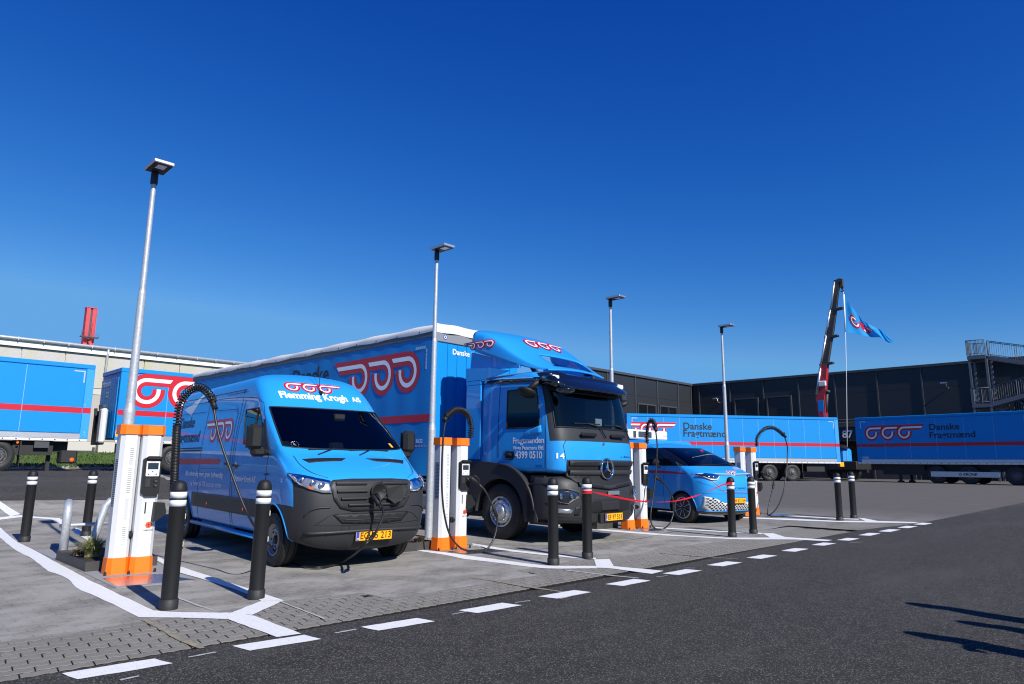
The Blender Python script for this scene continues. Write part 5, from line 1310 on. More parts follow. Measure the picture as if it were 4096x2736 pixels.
def headlamp(fn, poly, parent, bowls, name='headlight', ind=None, base='headbase'):
    hd = patch(lambda a, b_, e: fn(a, b_, .003+e), poly, name, M[base], parent, 3, .02)
    for (a, b_, r_) in bowls:
        c = fn(a, b_, .012); k = MB(); k.lathe([(r_, 0), (r_*.95, -.006), (r_*.75, .002), (r_*.4, .008), (.001, .010)], 20, 0, Matrix.Translation(c) @ Matrix.Rotation(PI/2, 4, 'X')); k.build('reflector', M['headref'], hd)
        k = MB(); k.lathe([(r_*.45, 0.012), (r_*.35, .02), (.001, .024)], 16, 0, Matrix.Translation(c) @ Matrix.Rotation(PI/2, 4, 'X')); k.build('bulb_lens', M['lens'], hd)
    if ind: patch(lambda a, b_, e: fn(a, b_, .008+e), ind, 'indicator', M['amber'], hd, 2)
    patch(lambda a, b_, e: fn(a, b_, .028+e), poly, 'lens_cover', M['lens'], hd, 3, .03)
    return hd
def plate(parent, o, ux, uz, s, w=.504, h=.12):
    """yellow number plate with blue strip"""
    o = Vector(o); ux = Vector(ux).normalized(); uz = Vector(uz).normalized(); n = ux.cross(uz); mt = Matrix((( ux.x, -n.x, uz.x, o.x), (ux.y, -n.y, uz.y, o.y), (ux.z, -n.z, uz.z, o.z), (0, 0, 0, 1)))
    b = MB(); b.bbox(-w/2-.012, w/2+.012, -.008, .01, -h/2-.012, h/2+.012, .004, 0, mt); f = b.build('plate_frame', M['black'], parent)
    b = MB(); b.bbox(-w/2, w/2, -.012, -.006, -h/2, h/2, .002, 0, mt); p = b.build('number_plate', M['yellow'], f)
    b = MB(); b.box(-w/2+.004, -w/2+.045, -.0135, -.012, -h/2+.005, h/2-.005, 0, mt); b.build('blue_strip', M['euro'], f)
    text('DK', 'country_code', M['white'], f, o+n*.0138-ux*(w/2-.010)-uz*.045, ux, uz, .028, .01); 
    text(s, 'plate_number', M['platetxt'], f, o+n*.0122+ux*.022-uz*h*.33, ux, uz, h*.98, .012, 'CENTER', 1.02, sx=.86)
    return f
M['platetxt'] = simple('plate_letter', (.10, .012, .01), .4)
def car_wheel(parent, x, y, r, w, side, spokes='steel', name='wheel', steer=0):
    b = MB(); rim = r*.60 if spokes == 'steel' else r*.70; tyre(b, r, w, rim, 40, 0, side, spokes == 'steel'); root = b.build(name, M['rubber'], parent, (x, y, r)); root.rotation_euler = (0, 0, steer)
    xo = side*w/2; b = MB()
    if spokes == 'steel':
        b.lathe([(rim+.004, xo*.82), (rim-.004, xo*.95), (rim-.018, xo*.85), (rim-.022, xo*.35), (rim*.80, xo*.42), (rim*.72, xo*.66), (rim*.6, xo*.74), (rim*.46, xo*.66), (rim*.40, xo*.42), (rim*.28, xo*.42), (.001, xo*.45)], 48, 0, axis='x')
        for i in range(14):
            a = 2*PI*i/14; q = rim*.80; b.lathe([(.016, xo*.52), (.001, xo*.52)], 8, 1, Matrix.Translation((0, q*math.cos(a), q*math.sin(a))) , 'x')
        for i in range(6):
            a = 2*PI*i/6; q = rim*.5; b.lathe([(.011, xo*.66), (.011, xo*.78), (.001, xo*.8)], 8, 1, Matrix.Translation((0, q*math.cos(a), q*math.sin(a))), 'x')
        b.lathe([(rim*.28, xo*.42), (rim*.26, xo*.7), (.001, xo*.72)], 20, 1, axis='x')
        b.build('rim', [M['steelrim'], M['black']], root)
    else:
        b.lathe([(rim+.004, xo*.84), (rim-.006, xo*.97), (rim-.02, xo*.92), (rim-.024, xo*.75)], 56, 0, axis='x'); b.lathe([(rim-.02, xo*.55), (.001, xo*.6)], 56, 1, axis='x')
        b.lathe([(rim*.16, xo*.93), (rim*.15, xo*.98), (.001, xo*.99)], 20, 1, axis='x')
        b.build('rim', [M['alu'], M['black']], root)
        for i in range(8):
            a0 = 2*PI*i/8; w0, w1 = .05, .16
            vs = []
            for (q, ww, xx) in ((rim*.14, .16, .93), (rim*.55, .20, .96), (rim*.94, .29, .90)):
                for s in (-1, 1): a = a0+s*ww*(1. if q > .1 else 1.6); vs.append((xo*xx, q*math.cos(a), q*math.sin(a)))
            k = MB(); k.add(vs, [(0, 1, 3, 2), (2, 3, 5, 4)] if side > 0 else [(2, 3, 1, 0), (4, 5, 3, 2)]); k.build('spoke_blade', M['grey' if True else 'alu'], root)
            k = MB(); a = a0+PI/8; k.tube([(xo*.95, rim*.14*math.cos(a), rim*.14*math.sin(a)), (xo*.97, rim*.5*math.cos(a), rim*.5*math.sin(a)), (xo*.93, rim*.93*math.cos(a), rim*.93*math.sin(a))], [.008, .007, .011], 6); k.build('spoke', M['alu'], root)
    return root
M['steelrim'] = simple('grey_steel_rim', (.28, .29, .31), .35, metal=.7, wear=.1)
def figure_seat(b, x, y, z):
    b.bbox(x-.24, x+.24, y-.02, y+.45, z, z+.14, .04); b.bbox(x-.23, x+.23, y+.38, y+.52, z+.1, z+.72, .05); b.bbox(x-.13, x+.13, y+.42, y+.52, z+.74, z+.94, .04)
def steering(parent, x, y, z, r=.2, tilt=60):
    b = MB(); mt = Matrix.Translation((x, y, z)) @ Matrix.Rotation(R(tilt), 4, 'X'); pts = [mt @ Vector((r*math.cos(2*PI*i/28), r*math.sin(2*PI*i/28), 0)) for i in range(28)]; b.tube(pts, .015, 8, closed=True)
    for a in (200, 340, 90): b.tube([mt @ Vector((0, 0, -.02)), mt @ Vector((r*math.cos(R(a)), r*math.sin(R(a)), 0))], .014, 6)
    b.tube([mt @ Vector((0, 0, -.01)), mt @ Vector((0, 0, -.3))], .03, 8); b.lathe([(.06, -.01), (.05, .02), (.001, .025)], 14, 0, mt); return b.build('steering_wheel', M['black'], parent)

# ================================================================ THE BLUE VAN
g = GP(1083, 2267); TH = R(-5.3)
van = thing('cargo_van', 'light blue high-roof cargo van with dark bumper, plugged in through its black grille', 'van', (g.x+.97*math.cos(TH), g.y+.97*math.sin(TH), 0), TH)
VW = [.90, .955, .985, 1.0, 1.005, 1.005, 1.0, .995, .99, .965, .925, .915, .885, .81]
VF = [(-.78, .22), (-.90, .34), (-.955, .53), (-.955, .74), (-.94, .97), (-.915, 1.13), (-.68, 1.30), (-.33, 1.45), (-.22, 1.50), (.22, 1.87), (.64, 2.215), (.74, 2.31), (1.12, 2.635), (1.42, 2.74)]
SZ = [.31, .42, .60, .83, 1.0, 1.18, 1.36, 1.52, 1.60, 1.90, 2.19, 2.32, 2.57, 2.70]
def van_row(k):
    yf, zf = VF[k]; w = VW[k]; zs = SZ[k]; out = []
    up = k >= 7
    cx = [0, .42, .74, .90, .975] if k < 7 else [0, .45, .80, .955, .99]
    if k < 5: cy = [0, .012, .06, .17, .36]
    elif k < 7: cy = [0, .012, .07, .20, .42]
    elif k == 7: cy = [0, .01, .06, .16, .33]
    else: cy = [0, .008, .045, .15, .23]
    zz = [0, .0, .12, .45, .85]
    if k in (5, 6): zz = [0, .04, .2, .5, .9]
    for a, dy, t in zip(cx, cy, zz): out.append((a*w, yf+dy, zf+(zs-zf)*t - (.05*a*a if k == 6 else 0)))
    belt = {7: .18, 8: .24, 9: .50, 10: .93, 11: 1.04, 12: 1.28, 13: 1.52}
    if k < 7: ys = [-.48, -.12, .55, 1.20, 1.62]
    else:
        s = belt[k]; e = {7: .42, 8: .46, 9: .68, 10: .99, 11: 1.16, 12: 1.45, 13: 1.72}[k]; ys = [s-.04 if k < 10 else s-.06, e, max(e+.14, .85), {8: 1.44, 9: 1.52, 10: 1.62}.get(k, max(1.45, e+.3)), {8: 1.64, 9: 1.72, 10: 1.8}.get(k, max(1.64, e+.45))]
    for y in ys+[2.4, 3.2, 4.2, 5.1]: out.append((w, max(y, out[-1][1]+.03), zs))
    yr = 5.75 - (.03 if k > 9 else 0) - (.06 if k == 13 else 0)
    out += [(w*.97, yr-.05, zs), (w*.6, yr, zs), (0, yr, zs)]
    return out
rows = [van_row(k) for k in range(14)]
top = [(p[0]*.55, p[1]+(.16 if i < 5 else 0), 2.785 if i >= 0 else p[2]) for i, p in enumerate(rows[-1])]; rows.append(top)
# slots: 0 body, 1 bumper, 2 windscreen, 3 side window, 4 liner, 5 underside
def vt(i, c, s):
    if c < 4 and i < 5: return 1
    if c == 4 and i < 3: return 1
    if c == 5 and i < 3: return 1
    if 8 <= i < 10 and c < 3: return 2
    if 8 <= i < 10 and c in (6, 7): return 3
    return 0
van_me = ring_shell(rows, vt, [M['blue'], M['grey'], M['glass'], M['tint'], M['under'], M['under']], 3,
    [(-1.3, -.66, .02, .36, .445), (.66, 1.3, .02, .36, .445), (-1.3, -.66, 4.3, .36, .45), (.66, 1.3, 4.3, .36, .45)], 4, 0, 5)
VP = split(van_me, [('body_shell', 0), ('bumper', 0), ('windscreen', 0), ('side_window', 1), ('wheel_arch_liner', 0), ('underbody', 0)], [M['blue'], M['grey'], M['glass'], M['tint'], M['under'], M['under']], van, {2: M['black'], 3: M['black']}, .011)
VS = Surf(van_me)
vsd = lambda y, z, e=0.: VS.side(y, z, -1, .003+e)
vsr = lambda y, z, e=0.: VS.side(y, z, 1, .003+e)
vfr = lambda x, z, e=0.: VS.front(x, z, .003+e, -4, -.9)
# interior
b = MB(); b.bbox(-.90, .90, -.10, .34, 1.12, 1.40, .08); b.bbox(.22, .62, .0, .40, 1.36, 1.50, .05); b.build('dashboard', M['black'], van)
b = MB(); figure_seat(b, -.45, .75, .75); figure_seat(b, .45, .75, .75); b.box(-.9, .9, 1.75, 1.78, .3, 2.5); b.box(-.9, .9, .1, 1.78, .28, .34); b.build('seats', M['under'], van); steering(van, .42, .42, 1.33, .2, 62)
b = MB(); b.bbox(.02, .20, .42, .50, 1.98, 2.10, .015); b.build('rear_mirror', M['black'], van)
# dark side band, sill, arches
for f, s in ((vsd, -1), (vsr, 1)):
    fl = s > 0
    patch(lambda y, z, e: f(y, z, .012+e), [(.50, .60), (3.84, .60), (3.80, .84), (.40, .84)] if s < 0 else [(.50, .60), (3.84, .60), (3.80, .84), (.40, .84)], 'side_moulding', M['grey'], van, 4, .02, flip=not fl)
    b = MB(); b.tube([(s*.955, .50, .325), (s*.955, 3.85, .325)], .035, 8); b.build('sill', M['blue'], van)
    for yc in (.02, 4.3):
        b = MB(); pts = [f(yc+.462*math.cos(a), .36+.462*math.sin(a), -.004) for a in [PI*i/30 for i in range(31)]]; b.tube(pts, .014, 6); b.build('arch_lip', M['blue'] if not (yc < 1 and False) else M['grey'], van)
for y in (1.14, 2.9): b = MB(); p = vsd(y+.0, .68, .014); b.lathe([(.030, 0), (.024, .008), (.001, .010)], 16, 0, Matrix.Translation(p) @ Matrix.Rotation(-PI/2, 4, 'Y')); b.build('side_marker', M['amber'], van)
for s, f in ((-1, vsd), (1, vsr)):
    car_wheel(van, s*.855, .02, .345, .235, s, 'steel', steer=R(0)); car_wheel(van, s*.855, 4.3, .345, .235, s, 'steel')
# gaps
gap(vsd, [(.40, .60), (.33, 1.0), (.30, 1.45), (.36, 1.60), (.62, 1.98), (.88, 2.24), (1.10, 2.33), (1.55, 2.36)], van); gap(vsd, [(1.70, .34), (1.72, 1.2), (1.70, 1.9), (1.62, 2.33)], van); gap(vsd, [(1.78, .34), (1.80, 1.2), (1.78, 2.0), (1.76, 2.36)], van)
gap(vsd, [(1.3, 2.35), (1.9, 2.39), (3, 2.42), (5.6, 2.42)], van, r=.004); gap(vsd, [(3.50, .34), (3.52, 1.3), (3.50, 2.38)], van)
gap(vsd, [(1.8, 1.25), (3.5, 1.25)], van, r=.003); gap(vsd, [(1.95, 2.20), (3.4, 2.24)], van, r=.004); gap(vsd, [(1.90, 1.30), (1.90, 2.15), (1.95, 2.20)], van, r=.004); gap(vsd, [(3.65, 2.24), (5.5, 2.26)], van, r=.004); gap(vsd, [(1.7, 2.50), (5.5, 2.53)], van, r=.005)
gap(vsd, [(1.6, 2.24+.22), (2.6, 2.47)], van, r=.004)
b = MB(); b.tube([vsd(y, 1.555, .010) for y in frange(3.5, 5.6, .1)], .014, 6); b.tube([vsd(y, 1.60, .006) for y in frange(3.5, 5.6, .1)], .010, 6); b.build('door_rail', M['black'], van)
# hood gap and vents
def vhood(x, y, e=0.): return VS.top(x, y, .003+e)
for s in (-1, 1):
    b = MB(); pts = [vfr(s*.84, 1.12), vhood(s*.88, -.55), vhood(s*.91, -.35), vhood(s*.90, -.2)]; b.tube(crom([vhood(s*.60, -.80, 0), vhood(s*.76, -.66, 0), vhood(s*.84, -.45, 0), vhood(s*.86, -.25, 0)], 6), .004, 5); b.build('panel_gap', M['black'], van)
for x0, x1 in ((-.76, -.16), (.20, .76)):
    s = -1 if x0 < 0 else 1
    poly = [(x0+.12*(s > 0), -.47), (x1-.12*(s < 0)-.0, -.47), (x1, -.38), (x0, -.38)] if True else None
    poly = [(-.72, -.46), (-.26, -.46), (-.16, -.38), (-.78, -.36)] if s < 0 else [(.26, -.46), (.72, -.46), (.78, -.36), (.16, -.38)]
    patch(lambda a, c, e: vhood(a, c, .004+e), poly, 'bonnet_vent', M['black'], van, 3, .01)
b = MB()
for (x0, y0, x1, y1) in ((-.62, -.24, .05, -.22), (.0, -.24, .62, -.21)):
    path = []
    for i in range(12): t = i/11; x = x0+(x1-x0)*t; p = VS.front(x, 1.535+.012*math.sin(t*3), .012); path.append(p)
    b.tube(path, .008, 5)
    b.tube([VS.front(x0+.1, 1.47, .01), VS.front((x0+x1)/2, 1.54, .02)], .010, 5)
b.build('wiper', M['black'], van)
# grille, intake, bumper features
gp_ = [(-.56, 1.135), (-.30, 1.15), (.30, 1.15), (.56, 1.135), (.60, 1.08), (.555, .90), (.47, .79), (.30, .75), (-.30, .75), (-.47, .79), (-.555, .90), (-.60, 1.08)]
gf = patch(lambda a, c, e: vfr(a, c, .018+e), gp_, 'grille_frame', M['grey'], van, 3, .03)
gi = [(x*.90, .955+(z-.955)*.84) for x, z in gp_]; gi_o = patch(lambda a, c, e: vfr(a, c, .020+e), gi, 'grille_recess', M['darkmesh'], gf, 3)
for k, z in enumerate((1.085, .995, .905, .825)):
    hw = {0: .53, 1: .52, 2: .47, 3: .37}[k]
    for s in (-1, 1):
        x0, x1 = (-hw, -.11) if s < 0 else (.11, hw)
        if k == 3: x0, x1 = (-hw, -.02) if s < 0 else (.02, hw)
        b = MB(); n = 8; rws = [[vfr(x0+(x1-x0)*i/n, z+dz, dd) for i in range(n+1)] for dz, dd in ((.018, .022), (.014, .052), (-.004, .056), (-.016, .03), (-.018, .02))]
        b.grid(rws[::-1]); b.build('grille_slat', M['grey'], gf)
lp = [(-.56, .71), (.56, .71), (.44, .60), (.20, .585), (-.20, .585), (-.44, .60)]
patch(lambda a, c, e: vfr(a, c, .008+e), lp, 'lower_intake', M['darkmesh'], van, 3, .012)
b = MB(); b.tube([vfr(x, .64, .012) for x in frange(-.42, .42, .06)], .007, 5); b.build('intake_bar', M['grey'], van)
gap(vfr, [(-.75, .60), (-.62, .69), (-.52, .72), (.52, .72), (.62, .69), (.75, .60)], van, r=.004); gap(vfr, [(-.78, .585), (-.3, .57), (.3, .57), (.78, .585)], van, r=.004)
b = MB(); b.tube([vfr(x, .50-.02*abs(x), .004) for x in frange(-.86, .86, .06)], .022, 6); b.build('bumper_crease', M['grey'], van)
for s in (-1, 1):
    b = MB(); b.tube(crom([vfr(s*.60, .80, .0), vfr(s*.72, .80, .004), vfr(s*.82, .77, .004), vfr(s*.88, .70, .0)], 6), [.006]+[.016]*17+[.006] if False else .012, 6); b.build('bumper_crease', M['grey'], van)
for x in (-.62, -.30, .42, .72): b = MB(); p = vfr(x, .47-.01, .002); b.lathe([(.012, 0), (.010, .004), (.001, .005)], 10, 0, Matrix.Translation(p) @ Matrix.Rotation(PI/2, 4, 'X')); b.build('parking_sensor', M['ink'], van)
gap(vfr, [(-.43, .565), (-.33, .565), (-.33, .49), (-.43, .49)], van, r=.0025, closed=True, n=4)
hpL = [(-.60, 1.125), (-.585, .985), (-.70, .985), (-.84, 1.03), (-.93, 1.09), (-.985, 1.22), (-.90, 1.20), (-.75, 1.155)]
bw = [(-.70, 1.07, .050), (-.79, 1.10, .045), (-.88, 1.14, .035)]
headlamp(vfr, hpL, van, bw, ind=[(-.84, 1.035), (-.80, 1.02), (-.80, 1.05), (-.86, 1.07)]); headlamp(vfr, [(-x, z) for x, z in hpL][::-1], van, [(-x, z, r_) for x, z, r_ in bw])
plate(van, vfr(.03, .435, .014), (1, 0, 0), (0, -.08, 1), 'EG 95 213', .53, .125)
text('RIKO DATA', 'dealer_lettering', M['white'], van, vfr(-.04, .355, .01), (1, 0, 0), (0, 0, 1), .026, .01, 'CENTER')
# charging flap on the grille
c0 = vfr(.055, .985, .05); b = MB(); b.lathe([(.115, .0), (.125, .02), (.112, .035), (.095, .02), (.001, .005)], 28, 0, Matrix.Translation(c0+Vector((0, .02, 0))) @ Matrix.Rotation(PI/2, 4, 'X')); b.build('charging_socket', M['black'], gf)
b = MB(); b.add([c0+Vector(v) for v in ((.10, -.02, .03), (.30, -.10, .09), (.36, -.13, .02), (.30, -.12, -.10), (.20, -.08, -.16), (.12, -.03, -.09))]+[c0+Vector(v)+Vector((.01, .025, 0)) for v in ((.10, -.02, .03), (.30, -.10, .09), (.36, -.13, .02), (.30, -.12, -.10), (.20, -.08, -.16), (.12, -.03, -.09))], [(0,1,2,3,4,5),(11,10,9,8,7,6)]+[(i, 6+i, 6+(i+1) % 6, (i+1) % 6) for i in range(6)]); b.build('charging_flap', M['black'], gf)
# mirrors
for s in (-1, 1):
    b = MB(); b.bbox(s*1.22-.11, s*1.22+.11, .16, .33, 1.53, 1.88, .055); b.bbox(s*1.16-.10, s*1.16+.10, .18, .32, 1.44, 1.56, .04); b.tube([(s*1.20, .25, 1.50), (s*1.02, .30, 1.50), (s*.97, .34, 1.52)], .045, 8); mo = b.build('wing_mirror', M['black'], van)
    b = MB(); b.quad((s*1.22-.09, .333, 1.56), (s*1.22+.09, .333, 1.56), (s*1.22+.09, .333, 1.85), (s*1.22-.09, .333, 1.85)); b.build('mirror_glass', M['chrome'], mo)
    f = vsd if s < 0 else vsr
    patch(lambda y, z, e: f(y, z, .012+e), [(.22, 1.46), (.48, 1.46), (.66, 1.98), (.60, 1.92)], 'mirror_base', M['black'], van, 3, .02, flip=s < 0)
# handles
for y, z in ((1.58, 1.30), (1.98, 1.32)):
    b = MB(); p = vsd(y, z, -.002); b.lathe([(.075, 0), (.06, .004), (.001, .005)], 20, 0, Matrix.Translation(p) @ Matrix.Rotation(-PI/2, 4, 'Y')); b.build('handle_cup', M['gloss'], van)
    b = MB(); b.tube([p+Vector((-.02, -.09, .01)), p+Vector((-.045, -.04, .015)), p+Vector((-.045, .05, .015)), p+Vector((-.02, .10, .01))], .016, 8); b.build('door_handle', M['black'], van)
b = MB(); p = vsd(.2, 1.18); b.tube([vsd(.20, 1.205, .004), vsd(.36, 1.20, .004)], .012, 6); b.build('side_badge', M['black'], van)
# window bar
b = MB(); b.tube([VS.side(.98, z, -1, .004) for z in frange(1.62, 2.16, .06)], .012, 6); b.build('window_divider', M['black'], van)
# side: livery and a white patch
def vs2(y, z, e=0.): return vsd(y, z, .001+e)
def fit_text(t_, fn, a0, a1, b0, cap, parent, mat, bold=.01, slope=0., name='lettering', shear=0., spacing=1.):
    """lettering stretched to run from a0 to a1 with capital height cap"""
    vs, fs = text_mesh(t_, 1., bold, 'LEFT', spacing, shear); x0 = min(v[0] for v in vs); x1 = max(v[0] for v in vs); L_ = abs(a1-a0); s_ = 1 if a1 > a0 else -1; k = cap/.73
    b = MB(); b.add([tuple(fn(a0+s_*(v[0]-x0)/(x1-x0)*L_, b0+v[1]*k+slope*(v[0]-x0)/(x1-x0)*L_, 0)) for v in vs], fs); return b.build(name, mat, parent)
fit_text('Danske', vs2, 5.24, 4.24, 1.99, .21, van, M['ink'], .018); fit_text('Fragtmænd', vs2, 5.33, 3.76, 1.715, .205, van, M['ink'], .018)
decal_logo(vs2, 2.58, 1.87, .39, van, mirror=True, sx=.95, sgn=-1)
patch(lambda y, z, e: vs2(y, z, e), [(2.42, 1.325), (5.68, 1.30), (5.68, 1.42), (2.42, 1.41)], 'red_stripe', M['red'], van, 5, flip=True)
fit_text('Blå udvendig men grøn indvendig', vs2, 4.30, 2.18, 1.115, .085, van, M['white'], .022); fit_text('- jeg kører på 100 procent strøm', vs2, 4.06, 2.20, .955, .085, van, M['white'], .006)
fit_text('Flemming Krogh A/S', vs2, 1.62, .70, 1.08, .085, van, M['white'], .02)
patch(lambda y, z, e: vs2(y, z, e), [(3.55, 2.62), (3.90, 2.64), (4.25, 2.42), (4.58, 2.22), (5.2, 2.36), (4.55, 2.44)], 'white_patch', M['white'], van, 4, flip=True)  # plain white pointed patch high on the rear half of the side
# livery: front
def vfh(x, z, e=0.):
    return VS.front(x, z, .004+e, -4, 1)
decal_logo(lambda x, z, e=0.: vfh(x, z, e), -.17, 2.52, .165, van, sx=1.5)
decal_text('Flemming Krogh', lambda x, z, e=0.: vfh(x, z, e), -.69, 2.325, .150, van, M['white'], .032, 1.10); decal_text('A/S', lambda x, z, e=0.: vfh(x, z, e), .50, 2.335, .11, van, M['white'], .035, 1.0)
b = MB(); p = vfh(-.02, 2.42, .01); b.bbox(p.x-.02, p.x+.02, p.y-.05, p.y+.12, p.z-.01, p.z+.045, .015); b.tube([p+Vector((0, .05, .03)), p+Vector((0, .16, .52))], .005, 5); b.tube([p+Vector((0, .02, .03)), p+Vector((-.10, .06, .26))], .003, 5); b.build('aerial', M['black'], van)
# disc in the windscreen
p = VS.front(-.76, 1.62, -.012); b = MB(); mt = Matrix.Translation(p) @ Matrix.Rotation(R(50), 4, 'X'); 
for i in range(12): a = 2*PI*i/12; b.lathe([(.0055, 0), (.001, .001)], 6, 0, mt @ Matrix.Translation((.055*math.cos(a), .055*math.sin(a), .002)))
b.add([mt @ Vector(v) for v in ((-.02, -.01, .002), (.02, -.02, .002), (-.025, .045, .002))], [(0, 1, 2)]); b.build('parking_disc', M['white'], van)
p = VS.front(.74, 1.60, .004); q1 = VS.front(.78, 1.60, .004); q2 = VS.front(.76, 1.66, .004); q3 = VS.front(.72, 1.66, .004); b = MB(); b.quad(p, q1, q2, q3); b.build('permit_sticker', M['yellow'], van)
# ================================================================ THE TRUCK
g = GP(2025, 2161); TT = R(1.2); TO = Vector((g.x+1.2, g.y+.1, 0))
trk = thing('lorry', 'light blue lorry cab with star grille, roof deflector and number 14 on its corner', 'truck', TO, TT)
TW_ = [1.18, 1.19, 1.20, 1.20, 1.20, 1.19, 1.175, 1.165, 1.15, 1.11, 1.02]
TF = [(-1.38, 1.17), (-1.41, 1.30), (-1.42, 1.47), (-1.40, 1.81), (-1.35, 2.00), (-1.28, 2.35), (-1.17, 2.72), (-1.13, 2.80), (-1.02, 2.93), (-.86, 3.04), (-.60, 3.11)]
TS = [1.17, 1.30, 1.47, 1.80, 1.99, 2.38, 2.79, 2.85, 2.93, 3.03, 3.09]
def trow(k):
    yf, zf = TF[k]; w = TW_[k]; zs = TS[k]; out = []
    for a, dy, t in zip([0, .5, .82, .945, .99], [0, .01, .065, .17, .30] if k < 9 else [0, .01, .05, .12, .22], [0, 0, .3, .6, .9]): out.append((a*w, yf+dy, zf+(zs-zf)*t))
    p = -.99 if k < 6 else (-.92 if k < 9 else -.5)
    for y in (max(p, out[-1][1]+.03), -.94 if k < 9 else -.4, -.50 if k < 9 else -.25, .01, .14, .36, .62): out.append((w, max(y, out[-1][1]+.03), zs))
    out += [(w*.97, .70, zs), (w*.6, .72, zs), (0, .72, zs)]
    return out
rows = [trow(k) for k in range(11)]; rows.append([(p[0]*.5, p[1]+(.12 if i < 5 else 0), 3.15) for i, p in enumerate(rows[-1])])
def tt(i, c, s):
    if i in (4, 5) and c < 3: return 1
    if i in (3, 6) and c < 3: return 2
    if c == 3 and 3 <= i <= 6: return 2
    if i in (4, 5) and c in (6, 7): return 3
    if i == 8 and 5 <= c: return 2 if False else 0
    return 0
cab_me = ring_shell(rows, tt, [M['blue'], M['glass'], M['grey'], M['tint'], M['under']], 3, None, 4, 0, 4)
split(cab_me, [('cab_shell', 0), ('windscreen', 0), ('windscreen_surround', 0), ('door_window', 1), ('cab_floor', 0)], [M['blue'], M['glass'], M['grey'], M['tint'], M['under']], trk, {1: M['black'], 3: M['black']}, .014)
CS = Surf(cab_me)
tsd = lambda y, z, e=0.: CS.side(y, z, -1, .003+e)
tsr = lambda y, z, e=0.: CS.side(y, z, 1, .003+e)
tfr = lambda x, z, e=0.: CS.front(x, z, .003+e, -4, -1.3)
# bumper
BF = [(-1.40, .33), (-1.49, .42), (-1.52, .60), (-1.52, .82), (-1.49, 1.0), (-1.44, 1.12), (-1.36, 1.19)]
def brow(k):
    yf, z = BF[k]; w = [1.16, 1.22, 1.24, 1.245, 1.24, 1.22, 1.17][k]; out = [(a*w, yf+dy*(1 if k else .9), z) for a, dy in zip([0, .5, .78, .93, 1.0], [0, .02, .09, .24, .46])]
    out += [(w, -.90, z), (w, -.76, z), (w*.98, -.72, z), (w*.5, -.70, z), (0, -.70, z)]; return out
bmp_me = ring_shell([brow(k) for k in range(7)], lambda i, c, s: 0, [M['grey']], 3, None, 0, 0, 0)
split(bmp_me, [('bumper', 0)], [M['grey']], trk); BS = Surf(bmp_me)
bfr = lambda x, z, e=0.: BS.front(x, z, .003+e, -4, -1.4)
for s in (-1, 1):
    hp = [(s*1.18, .93), (s*1.0, .925), (s*.84, .875), (s*.84, .80), (s*.93, .76), (s*1.02, .70), (s*1.12, .72), (s*1.20, .80)]
    if s > 0: hp = hp[::-1]
    headlamp(bfr, hp, trk, [(s*1.10, .83, .062), (s*.95, .83, .050)], base='headdark')
    b = MB(); b.tube([bfr(s*x, z, .032) for x, z in ((1.19, .945), (1.02, .945), (.84, .90), (.82, .845))], .016, 6); b.build('lamp_surround', M['dark2'], trk)
    fp = [(s*1.15, .62), (s*.93, .60), (s*.97, .54), (s*1.15, .55)]; hd = patch(lambda a, c, e: bfr(a, c, .006+e), fp if s < 0 else fp[::-1], 'fog_lamp', M['headbase'], trk, 3, .01); patch(lambda a, c, e: bfr(a, c, .016+e), fp if s < 0 else fp[::-1], 'lens_cover', M['lens'], hd, 3, .01)
    mp = [(s*.88, .64), (s*.76, .66), (s*.80, .50), (s*.90, .50)]; patch(lambda a, c, e: bfr(a, c, .006+e), mp if s < 0 else mp[::-1], 'side_intake', M['darkmesh'], trk, 3, .008)
    gap(bfr, [(s*1.2, .48), (s*.95, .47), (s*.72, .45)], trk, r=.005); gap(bfr, [(s*.74, 1.05), (s*.76, .8), (s*.70, .5)], trk, r=.005)
    b = MB(); c = bfr(s*.74, .84, .002); b.lathe([(.035, 0), (.035, .004), (.030, .004)], 18, 0, Matrix.Translation(c) @ Matrix.Rotation(PI/2, 4, 'X')); b.build('towing_cap', M['black'], trk)
M['headdark'] = simple('dark_lamp_inner', (.03, .03, .035), .2, metal=.5) if 'headdark' not in M else M['headdark']
patch(lambda a, c, e: bfr(a, c, .004+e), [(-.66, .50), (.66, .50), (.70, .72), (.58, .76), (-.58, .76), (-.70, .72)], 'central_intake', M['darkmesh'], trk, 3, .01)
b = MB(); b.bbox(-.66, .66, -1.50, -1.44, .36, .53, .02); b.bbox(-.22, .30, -1.54, -1.46, .55, .72, .02); b.build('step_recess', M['chassis'], trk)
b = MB(); b.bbox(-.06, .34, -1.56, -1.545, .80, .90, .01); b.build('front_plate', M['steel'], trk) if False else None
b = MB(); b.bbox(-.05, .29, -1.545, -1.525, .83, .90, .006); b.build('radar_cover', M['alu'], trk)
b = MB(); b.bbox(-.33, .45, -1.575, -1.50, .34, .52, .015); b.build('plate_holder', M['chassis'], trk)
plate(trk, (.03, -1.59, .445), (1, 0, 0), (0, 0, 1), 'EF 97 513', .52, .125)
